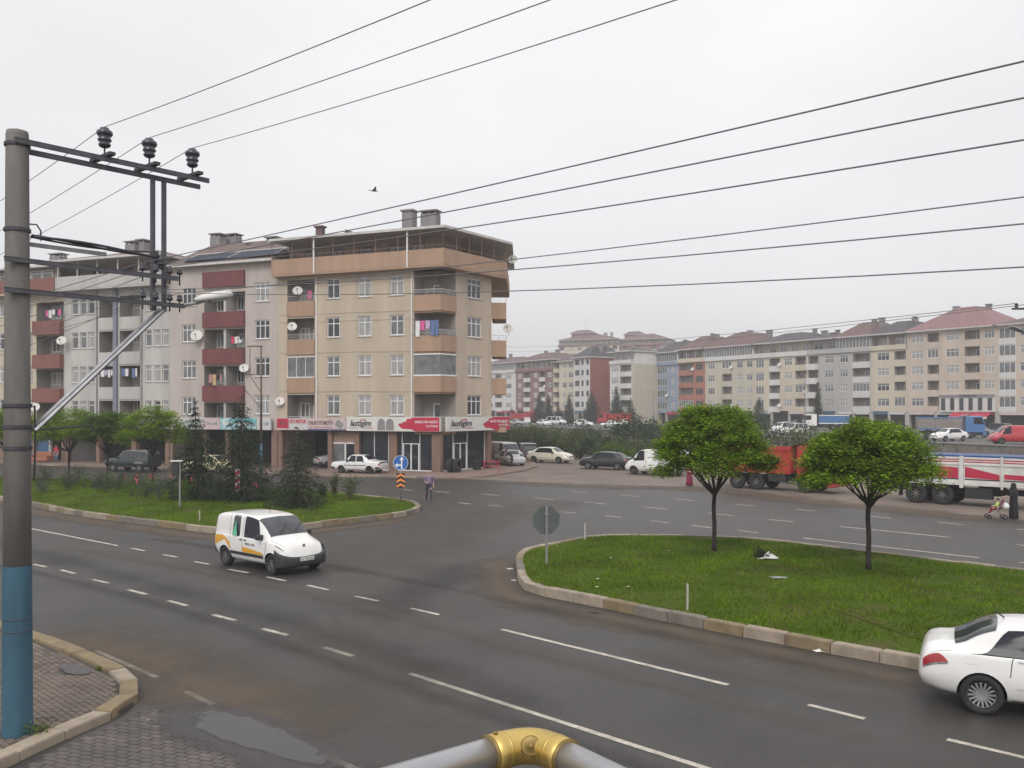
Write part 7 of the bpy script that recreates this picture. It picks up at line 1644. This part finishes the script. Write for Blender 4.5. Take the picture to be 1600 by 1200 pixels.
rag(1199,877,.55,'paper','crumpled white rag on the grass beside the dark seedling',RM,1,.22); rag(1217,909,.35,'cloth_grey','grey scrap lying in the middle of the grass',RM,2,.05); rag(1281,1019,.20,'paper','white paper scrap at the kerb of the grass median',None,3,.06)
rag(929,959,.18,'cloth_black','small black scrap on the asphalt near the kerb',None,4,.05); rag(232,1128,.10,'paper','white paper bit on the dark paving',None,5,.03); rag(797,890,.16,'paper','white litter in the gutter at the tip of the grass median',None,6,.04); rag(803,908,.12,'paper','small white litter bit in the gutter by the kerb bend',None,8,.03)
for i,(px,py) in enumerate(((954,876),(1045,865),(934,908),(982,920),(933,919))): o = rag(px,py,.07,'paper','tiny white paper fleck lying in the mown grass',RM,20+i,.03); o['group'] = 'paper flecks in the mown grass'

# slender brown pole by the shops
x,y = g(408,742); r = empty('street_pole', (x,y,.0)); tag(r, 'slender brown steel pole with a short cross arm and blue foot', 'pole')
pm('pole_brown', (0.13,0.085,0.065), 0.7, var=0.15)
m = MB(); m.tube([(0,0,2.4),(0,0,9.9)], [.10,.06], 12); m.build('shaft','pole_brown',r,smooth=True); m = MB(); m.tube([(0,0,-.05),(0,0,2.4)], [.115,.10], 12); m.build('painted_foot','pole_blue',r,smooth=True)
m = MB(); m.box(-1.05,.12,-.04,.04,9.8,9.9); m.build('cross_arm','pole_brown',r); m = MB(); m.tube([(-.85,0,9.8),(-.85,0,7.6),(0,0,6.3)], .03, 6); m.build('brace','pole_brown',r); m = MB(); m.tube([(-1.3,0,6.6),(-.1,0,5.2)], .028, 6); m.build('brace','pole_brown',r); m = MB(); m.box(-1.3,.1,-.04,.04,7.65,7.72); m.build('cross_arm','pole_brown',r)
# lamp pole just outside the right edge, its lamp and wires inside
x,y = 24.65, 42.0; r = empty('street_lamp', (x,y,0)); tag(r, 'dark street lamp reaching in over the cargo truck', 'street lamp')
m = MB(); m.tube([(0,0,-.05),(0,0,9.8)], [.13,.08], 12); m.build('shaft','steel_dark',r,smooth=True); m = MB(); zt_ = zz(515,y); m.tube([(0,0,8.0),(-.35,-.02,zt_-.35),(-.75,-.03,zt_-.12)], .035, 8); m.build('lamp_arm','steel_dark',r,smooth=True)
m = MB(); m.tr(Matrix.Translation((-1.05,-.03,zt_)) @ Matrix.Rotation(.35,4,'Y')); m.box(-.3,.3,-.13,.13,-.05,.06); lh = m.build('lamp_head','insulator',r,bevel=.03); m = MB(); m.tr(Matrix.Translation((-1.05,-.03,zt_)) @ Matrix.Rotation(.35,4,'Y')); m.box(-.28,.22,-.12,.12,.062,.10); m.build('lid','fascia',lh,bevel=.02)
m = MB(); m.box(-1.2,.4,-.05,.05,zz(484,y),zz(481,y)); m.build('cross_arm','steel_dark',r)
for k in (-1.0,-.1): m = MB(); m.lathe([(.04,zz(481,y)),(.09,zz(479,y)),(.06,zz(477,y)),(.09,zz(475,y)),(.001,zz(473,y))],12,c=(k,0,0)); m.build('insulator','insulator',r)
for i,(k,lab) in enumerate(((-1.0,'thin distant wire, upper, above the pink roof'),(-.1,'thin distant wire, lower, above the pink roof'))):
    A = np.array((x+k,y,zz(474,y))); B_ = np.array((-4.,168.,zz(541+8*i,168))); m = MB(); m.tube([tuple(A*(1-t)+B_*t+np.array((0,0,-1.6*4*t*(1-t)*.5))) for t in np.linspace(0,1,24)], .018, 5); o = m.build('power_line','wire'); tag(o,lab,'power line','thin distant wires')
for (px,py,tp,lab) in ((1258,672,585,'pale blue lamp post before the plain grey block'),(1414,668,592,'pole with small cross arms before the cream block'),(1021,676,612,'thin grey lamp post by the dark blue car')):
    x,y = g(px,py,TZ); h = zz(tp,y)-TZ; r = empty('lamp_post',(x,y,TZ)); tag(r,lab,'lamp post','posts on the raised road'); m = MB(); m.tube([(0,0,0),(0,0,h)],[.13,.07],8); m.build('shaft','post_grey',r)
    m = MB(); m.tube([(0,0,h-.05),(-.9,-.2,h+.15)],.05,6); m.build('lamp_arm','post_grey',r); m = MB(); m.tube([(0,0,0),(0,0,2.6)],[.15,.14],8,cap=False); m.build('painted_foot','pole_blue',r)
    if px == 1414:
        for k in range(3): m = MB(); m.box(-1.0,1.0,-.05,.05,h-1.2-.5*k,h-1.1-.5*k); m.build('cross_arm','steel_dark',r)

# ------------------------------------------------------------------ tyres
TM = {}
def tyre(x, y, z, r_, w_, rot, label, group='old tyres'):
    key = (r_,w_)
    if key not in TM:
        m = MB(); h = w_/2; prof = [(r_*.55,-h*.8),(r_*.62,-h),(r_*.9,-h*.98),(r_,-h*.7),(r_,h*.7),(r_*.9,h*.98),(r_*.62,h),(r_*.55,h*.8),(r_*.60,0),(r_*.55,-h*.8)]; m.lathe(prof, 28, 'y', cap=False)
        for k in range(28): a = 2*PI*k/28; m.tr(Matrix.Rotation(a,4,'Y')); m.box(r_-.005,r_+.018,-h*.68,h*.68,-.035*r_,.035*r_)
        TM[key] = m.mesh('tyre','rubber')
    o = ob('tyre', TM[key]); o.location = (x,y,z); o.rotation_euler = rot; tag(o,label,'tyre',group); return o
xw, yw = B.w(B.x(704,-.7),-.7)
tyre(xw,yw,.11+.56,.54,.36,(0,0,R(70)),'large truck tyre standing by the tyre shop door','tyres at the tyre shop'); tyre(xw+.55,yw-.02,.11+.56,.54,.36,(0,0,R(64)),'second large truck tyre leaning beside the first at the shop door','tyres at the tyre shop')
xw2, yw2 = B.w(B.x(745,-.5),-.5)
for k in range(3): tyre(xw2,yw2,.11+.12+.23*k,.33,.22,(PI/2,0,k),'car tyre in a low stack by the shop corner','tyres at the tyre shop')
for k,(dx,dy,dz,rt_) in enumerate(((0,0,.5,(0,0,.4)),(.9,-.1,.5,(0,.3,.5)),(1.7,.2,.5,(0,.2,.3)),(.5,.5,1.15,(.25,0,.4)),(1.3,.5,1.1,(.2,0,.5)),(-.8,.3,.5,(.1,0,.3)))): tyre(10.6+dx,73.0+dy,dz,.5,.32,rt_,'old truck tyre in the heap behind the black saloon','heap of old tyres')
pm('stand_red',(0.40,0.03,0.06),0.5)
x,y = B.w(B.x(766,-.4),-.4); r = empty('tool_stand',(x,y,.1)); tag(r,'low red tool stand at the tyre shop corner','tool stand'); m = MB(); m.box(-.6,.6,-.3,.3,.55,.62); m.build('top','stand_red',r)
for a in (-.55,.5):
    for b in (-.26,.2): m = MB(); m.box(a,a+.06,b,b+.06,0,.549); m.build('leg','stand_red',r)
m = MB(); m.box(-.5,.5,-.25,.25,.18,.24); m.build('shelf','stand_red',r)
x,y = g(779,742); r = empty('marker_post',(x,y,0)); tag(r,'red marker post on a round base beside the tyre shop','marker post'); m = MB(); m.tube([(0,0,.05),(.05,0,1.15)],.03,8); m.build('post','stand_red',r); m = MB(); m.lathe([(.28,0),(.28,.05),(.05,.09)],18); m.build('base','stand_red',r)
x,y = FA.w(FA.x(64,-1.2),-1.2); r = empty('display_sofa',(x,y,.11),math.atan2(FA.e[1],FA.e[0])); tag(r,'rust coloured sofa standing outside the blue shuttered shop','sofa'); pm('sofa',(0.30,0.12,0.075),0.9)
m = MB(); m.box(-1.0,1.0,-.4,.4,.12,.45); m.build('seat','sofa',r,bevel=.05); m = MB(); m.box(-1.0,1.0,.25,.45,.452,.95); m.build('backrest','sofa',r,bevel=.05)
for s_ in (-1.15,1.0): m = MB(); m.box(s_,s_+.15,-.4,.45,.1,.62); m.build('armrest','sofa',r,bevel=.04)

# ------------------------------------------------------------------ people
pm('skin',(0.42,0.25,0.18),0.6,var=.08,scale=6); pm('hair_dark',(0.02,0.015,0.012),0.7); pm('hair_grey',(0.25,0.24,0.23),0.8)
for nm,c in dict(shirt_lilac=(0.20,0.16,0.235),jeans=(0.035,0.042,0.062),shoe=(0.02,0.02,0.02),dress_maroon=(0.20,0.012,0.055),scarf_white=(0.62,0.60,0.60),black_robe=(0.012,0.012,0.015),work_dark=(0.02,0.02,0.028),shirt_red=(0.45,0.03,0.04),jeans_blue=(0.10,0.15,0.22),shirt_green=(0.42,0.55,0.12)).items(): pm(nm,c,0.9,var=.15,scale=7)
def person(label, loc, yaw, H, cols, pose, hair=None, cloth=None, z=0.0):
    """one continuous skinned figure facing local +X; cols: skin/top/legs/shoes; pose: dict of joint overrides"""
    k = H/1.72
    J = dict(pel=(0,0,.93),wai=(0,0,1.06),che=(0,0,1.27),nec=(0,0,1.47),hd0=(.015,0,1.545),hd1=(.03,0,1.62),hd2=(.01,0,1.70),nose=(.115,0,1.61),
      hipL=(0,.095,.88),kneL=(.03,.10,.49),ankL=(-.01,.10,.09),toeL=(.17,.11,.035),hipR=(0,-.095,.88),kneR=(.03,-.10,.49),ankR=(-.01,-.10,.09),toeR=(.17,-.11,.035),
      shL=(0,.185,1.40),elL=(-.02,.24,1.12),wrL=(.06,.25,.88),haL=(.09,.245,.81),shR=(0,-.185,1.40),elR=(-.02,-.24,1.12),wrR=(.06,-.25,.88),haR=(.09,-.245,.81))
    J.update(pose)
    Rr = dict(pel=.145,wai=.135,che=.15,nec=.055,hd0=.075,hd1=.098,hd2=.078,nose=.018,hip=.095,kne=.062,ank=.042,toe=.038,sh=.072,el=.045,wr=.032,ha=.034)
    E = [('pel','wai'),('wai','che'),('che','nec'),('nec','hd0'),('hd0','hd1'),('hd1','hd2'),('hd1','nose')]
    for s_ in 'LR': E += [('pel','hip'+s_),('hip'+s_,'kne'+s_),('kne'+s_,'ank'+s_),('ank'+s_,'toe'+s_),('che','sh'+s_),('sh'+s_,'el'+s_),('el'+s_,'wr'+s_),('wr'+s_,'ha'+s_)]
    names = list(J)
    for s_ in 'LR':
        h = np.array(J['ha'+s_]); d = h-np.array(J['wr'+s_]); d /= np.linalg.norm(d); sd = np.cross(d,(0,1,0)); sd /= max(1e-6,np.linalg.norm(sd))
        for i in range(5):
            f = h+d*(.085,.095,.09,.075,.03)[i]+sd*(-.03,-.01,.012,.032,-.055)[i]+np.array((.012,0,0)); n_ = 'f%d%s' % (i,s_); J[n_] = tuple(f); names.append(n_); E.append(('ha'+s_,n_))
    me = bpy.data.meshes.new('body'); idx = {n:i for i,n in enumerate(names)}; me.from_pydata([tuple(np.array(J[n])*k) for n in names],[(idx[a],idx[b]) for a,b in E],[]); o = ob('body',me)
    sk = o.modifiers.new('s','SKIN'); 
    if not me.skin_vertices:
        bm = bmesh.new(); bm.from_mesh(me); bm.verts.layers.skin.verify(); bm.to_mesh(me); bm.free()
    sv = me.skin_vertices[0].data
    for n,i in idx.items():
        rad = .0095 if (n[0] == 'f' and n[1].isdigit()) else Rr[n] if n in Rr else Rr[n[:-1]]; rad *= k; sv[i].radius = (rad*(1.0 if n not in ('che','wai','pel') else .82), rad*(1.15 if n in ('che','wai','pel') else 1)); sv[i].use_root = (n == 'pel')
    sb3 = o.modifiers.new('u','SUBSURF'); sb3.levels = 1; sb3.render_levels = 1
    dg = bpy.context.evaluated_depsgraph_get(); m2 = bpy.data.meshes.new_from_object(o.evaluated_get(dg)); bpy.data.objects.remove(o); bpy.data.meshes.remove(me)
    for c in cols: m2.materials.append(MATS[c])
    P = np.array([np.array(J[n])*k for n in names])
    def cls(n):
        b = n[:-1] if n[-1] in 'LR' else n
        if n[0] == 'f' and n[1].isdigit(): return 0
        return {'hd0':0,'hd1':0,'hd2':0,'nose':0,'nec':0,'wr':0,'ha':0,'pel':2,'hip':2,'kne':2,'ank':2,'toe':3}.get(b,1)
    cl_ = [cls(n) for n in names]
    for p in m2.polygons:
        c = np.array(p.center); i = int(np.argmin(((P-c)**2).sum(1))); p.material_index = cl_[i]; p.use_smooth = True
    m2.name = 'body'; r = empty('person',(loc[0],loc[1],z),yaw); tag(r,label,'person'); b = ob('body',m2,r)
    hp = np.array(J['hd1'])*k
    if hair: m = MB(); m.tr(Matrix.Translation((hp[0]-.015*k,hp[1],hp[2]+.03*k))); m.lathe([(.106*k,-.03*k),(.112*k,.02*k),(.09*k,.07*k),(.05*k,.098*k),(.001,.105*k)],14); m.build('hair',hair,r,smooth=True)
    for s_ in (.036,-.036): m = MB(); m.lathe([(.001,-.008*k),(.011*k,0),(.001,.008*k)],8,'x',c=(hp[0]+.092*k,hp[1]+s_*k,hp[2]+.012*k)); m.build('eye','hair_dark',r)
    if cloth == 'robe' or cloth == 'dress':
        pz = np.array(J['che'])*k; mt = cols[2]; m = MB(); prof = [(.235*k,.04),(.225*k,.3*k),(.205*k,.7*k),(.185*k,1.05*k),(.225*k,1.3*k),(.175*k,1.42*k),(.07*k,1.5*k)]; m.lathe(prof,22); V2 = []
        for (vx,vy,vz) in m.v: a = math.atan2(vy,vx); f = 1+.11*math.sin(a*6+vz)*(1-vz/(1.5*k)); V2.append((vx*f*.92+pz[0]*vz/(1.3*k),vy*f,vz))
        m.v = V2; m.build('robe' if cloth == 'robe' else 'dress',mt,r,smooth=True)
    if cloth in ('robe','dress'):
        m = MB(); m.tr(Matrix.Translation((hp[0]-.02*k,hp[1],hp[2]))); m.lathe([(.17*k,-.20*k),(.135*k,-.12*k),(.125*k,0),(.115*k,.06*k),(.07*k,.115*k),(.001,.13*k)],16); m.build('headscarf',cols[4] if len(cols) > 4 else mt,r,smooth=True).scale = (1,1,1)
    return r
wk = dict(kneL=(.16,.10,.50),ankL=(.20,.10,.10),toeL=(.37,.11,.05),kneR=(-.04,-.10,.48),ankR=(-.24,-.10,.13),toeR=(-.08,-.11,.04),elL=(-.10,.25,1.13),wrL=(.02,.26,.90),haL=(.06,.255,.83),elR=(-.02,-.25,1.13),wrR=(.19,-.16,1.05),haR=(.26,-.12,1.06))
x,y = g(670,784); person('bald man in lilac shirt and dark jeans walking across the far road', (x,y), math.atan2(-y,-x)+.15, 1.70, ['skin','shirt_lilac','jeans','shoe'], wk, z=.01)
bend_ = dict(che=(.26,0,1.20),nec=(.40,0,1.32),hd0=(.45,0,1.36),hd1=(.51,0,1.40),hd2=(.53,0,1.47),nose=(.60,0,1.36),wai=(.08,0,1.05),shL=(.30,.185,1.28),shR=(.30,-.185,1.28),elL=(.44,.23,1.05),elR=(.44,-.23,1.05),wrL=(.60,.2,.95),wrR=(.60,-.2,.95),haL=(.67,.19,.93),haR=(.67,-.19,.93))
x,y = g(800,731); person('man in dark work clothes bending over the silver van engine', (x,y), R(165), 1.72, ['skin','work_dark','work_dark','shoe'], bend_, hair='hair_dark', z=.01)
x,y = g(1077,759.5); person('girl in a long maroon dress and white headscarf walking past the white van', (x,y), R(-50), 1.52, ['skin','dress_maroon','dress_maroon','shoe','scarf_white'], wk, cloth='dress', z=.01)
x,y = g(1101,760); person('child in a red top and pale trousers partly behind the round tree', (x,y), R(-60), 1.35, ['skin','shirt_red','scarf_white','shoe'], wk, hair='hair_dark', z=.01)
x,y = g(1584,811); person('woman in a black full length robe pushing a pushchair beside the cargo truck', (x,y), R(165), 1.62, ['skin','black_robe','black_robe','shoe','black_robe'], dict(elL=(.10,.22,1.15),wrL=(.34,.17,1.05),haL=(.42,.16,1.04),elR=(.10,-.22,1.15),wrR=(.34,-.17,1.05),haR=(.42,-.16,1.04)), cloth='robe', z=.01)
x,y = FA.w(FA.x(88,-1.6),-1.6); person('person in a red top and blue jeans outside the left shops', (x,y), R(-100), 1.72, ['skin','shirt_red','jeans_blue','shoe'], {}, hair='hair_dark', z=.11)
# pushchair with a child
x,y = g(1557,811); r = empty('pushchair',(x,y,.01),R(165)); tag(r,'pushchair with maroon seat and white bag in front of the woman in black','pushchair')
m = MB()
for s_ in (-.22,.22): m.tube([(-.42,s_,1.02),(-.25,s_,.75),(.32,s_,.16)],.014,6); m.tube([(-.28,s_,.12),(.10,s_,.62)],.014,6)
m.tube([(-.42,-.22,1.02),(-.42,.22,1.02)],.016,6); m.tube([(-.05,-.22,.42),(-.05,.22,.42)],.012,6); m.build('frame','steel',r)
m = MB(); m.add([(.22,-.2,.42),(.22,.2,.42),(-.08,.2,.40),(-.08,-.2,.40),(-.28,.2,.86),(-.28,-.2,.86)],[(0,1,2,3),(3,2,4,5)]); m.build('seat','dress_maroon',r)
for a in (-.30,.34):
    for s_ in (-.24,.24): m = MB(); m.lathe([(.05,-.015),(.10,-.02),(.11,0),(.10,.02),(.05,.015)],16,'y',c=(a,s_,.10),cap=False); m.build('wheel','rubber',r)
m = MB(); m.lathe([(.02,-.22),(.16,-.18),(.18,-.05),(.12,.05),(.03,.1)],14,c=(-.36,0,.66)); m.build('bag','paper',r,smooth=True)
sit = dict(pel=(0,0,.50),wai=(-.03,0,.60),che=(-.08,0,.80),nec=(-.11,0,.98),hd0=(-.10,0,1.05),hd1=(-.09,0,1.14),hd2=(-.10,0,1.24),nose=(.02,0,1.12),hipL=(.06,.09,.48),kneL=(.36,.10,.50),ankL=(.42,.10,.18),toeL=(.56,.1,.14),hipR=(.06,-.09,.48),kneR=(.36,-.10,.50),ankR=(.42,-.10,.18),toeR=(.56,-.1,.14),shL=(-.09,.16,.92),elL=(.02,.22,.72),wrL=(.20,.16,.66),haL=(.26,.14,.66),shR=(-.09,-.16,.92),elR=(.02,-.22,.72),wrR=(.20,-.16,.66),haR=(.26,-.14,.66))
person('small child in a green top sitting in the pushchair', (x,y), R(165), 1.05, ['skin','shirt_green','dress_maroon','shoe'], sit, hair='hair_dark', z=.19)
# a bird in the air
x,y = gy(585,42); r = empty('bird',(x,y,zz(298,42)),R(20)); tag(r,'small dark bird flying above the rooftops','bird'); pm('feather',(0.05,0.05,0.055),0.8)
m = MB(); m.lathe([(.001,-.16),(.03,-.12),(.045,-.02),(.04,.05),(.022,.09),(.028,.12),(.012,.15),(.001,.17)],10,'x'); m.build('body','feather',r,smooth=True)
for s_ in (1,-1): m = MB(); m.add([(.05,0,.02),(.07,s_*.14,.10),(.0,s_*.32,.13),(-.05,s_*.16,.07),(-.06,0,.0),(.05,0,.03),(.07,s_*.14,.11),(.0,s_*.32,.135),(-.05,s_*.16,.08),(-.06,0,.01)],[(0,1,3,4),(1,2,3),(5,9,8,6),(6,8,7)]); m.build('wing','feather',r)
m = MB(); m.add([(-.13,0,0),(-.27,.06,-.01),(-.27,-.06,-.01),(-.13,0,.012),(-.27,.06,.0),(-.27,-.06,.0)],[(0,1,2),(3,5,4)]); m.build('tail','feather',r)

# ------------------------------------------------------------------ haze: the damp air over the town
hm = bpy.data.materials.new('haze'); hm.use_nodes = True; n = hm.node_tree; n.nodes.clear(); o_ = n.nodes.new('ShaderNodeOutputMaterial'); v = n.nodes.new('ShaderNodeVolumePrincipled'); v.inputs['Color'].default_value = (.97,.97,1,1); v.inputs['Density'].default_value = 0.0009; v.inputs['Anisotropy'].default_value = 0.2
n.links.new(v.outputs[0], o_.inputs['Volume']); MATS['haze'] = hm
m = MB(); m.box(-600,950,-220,1000,-2.0,62); hz_ = m.build('haze', 'haze'); tag(hz_, kind='stuff')
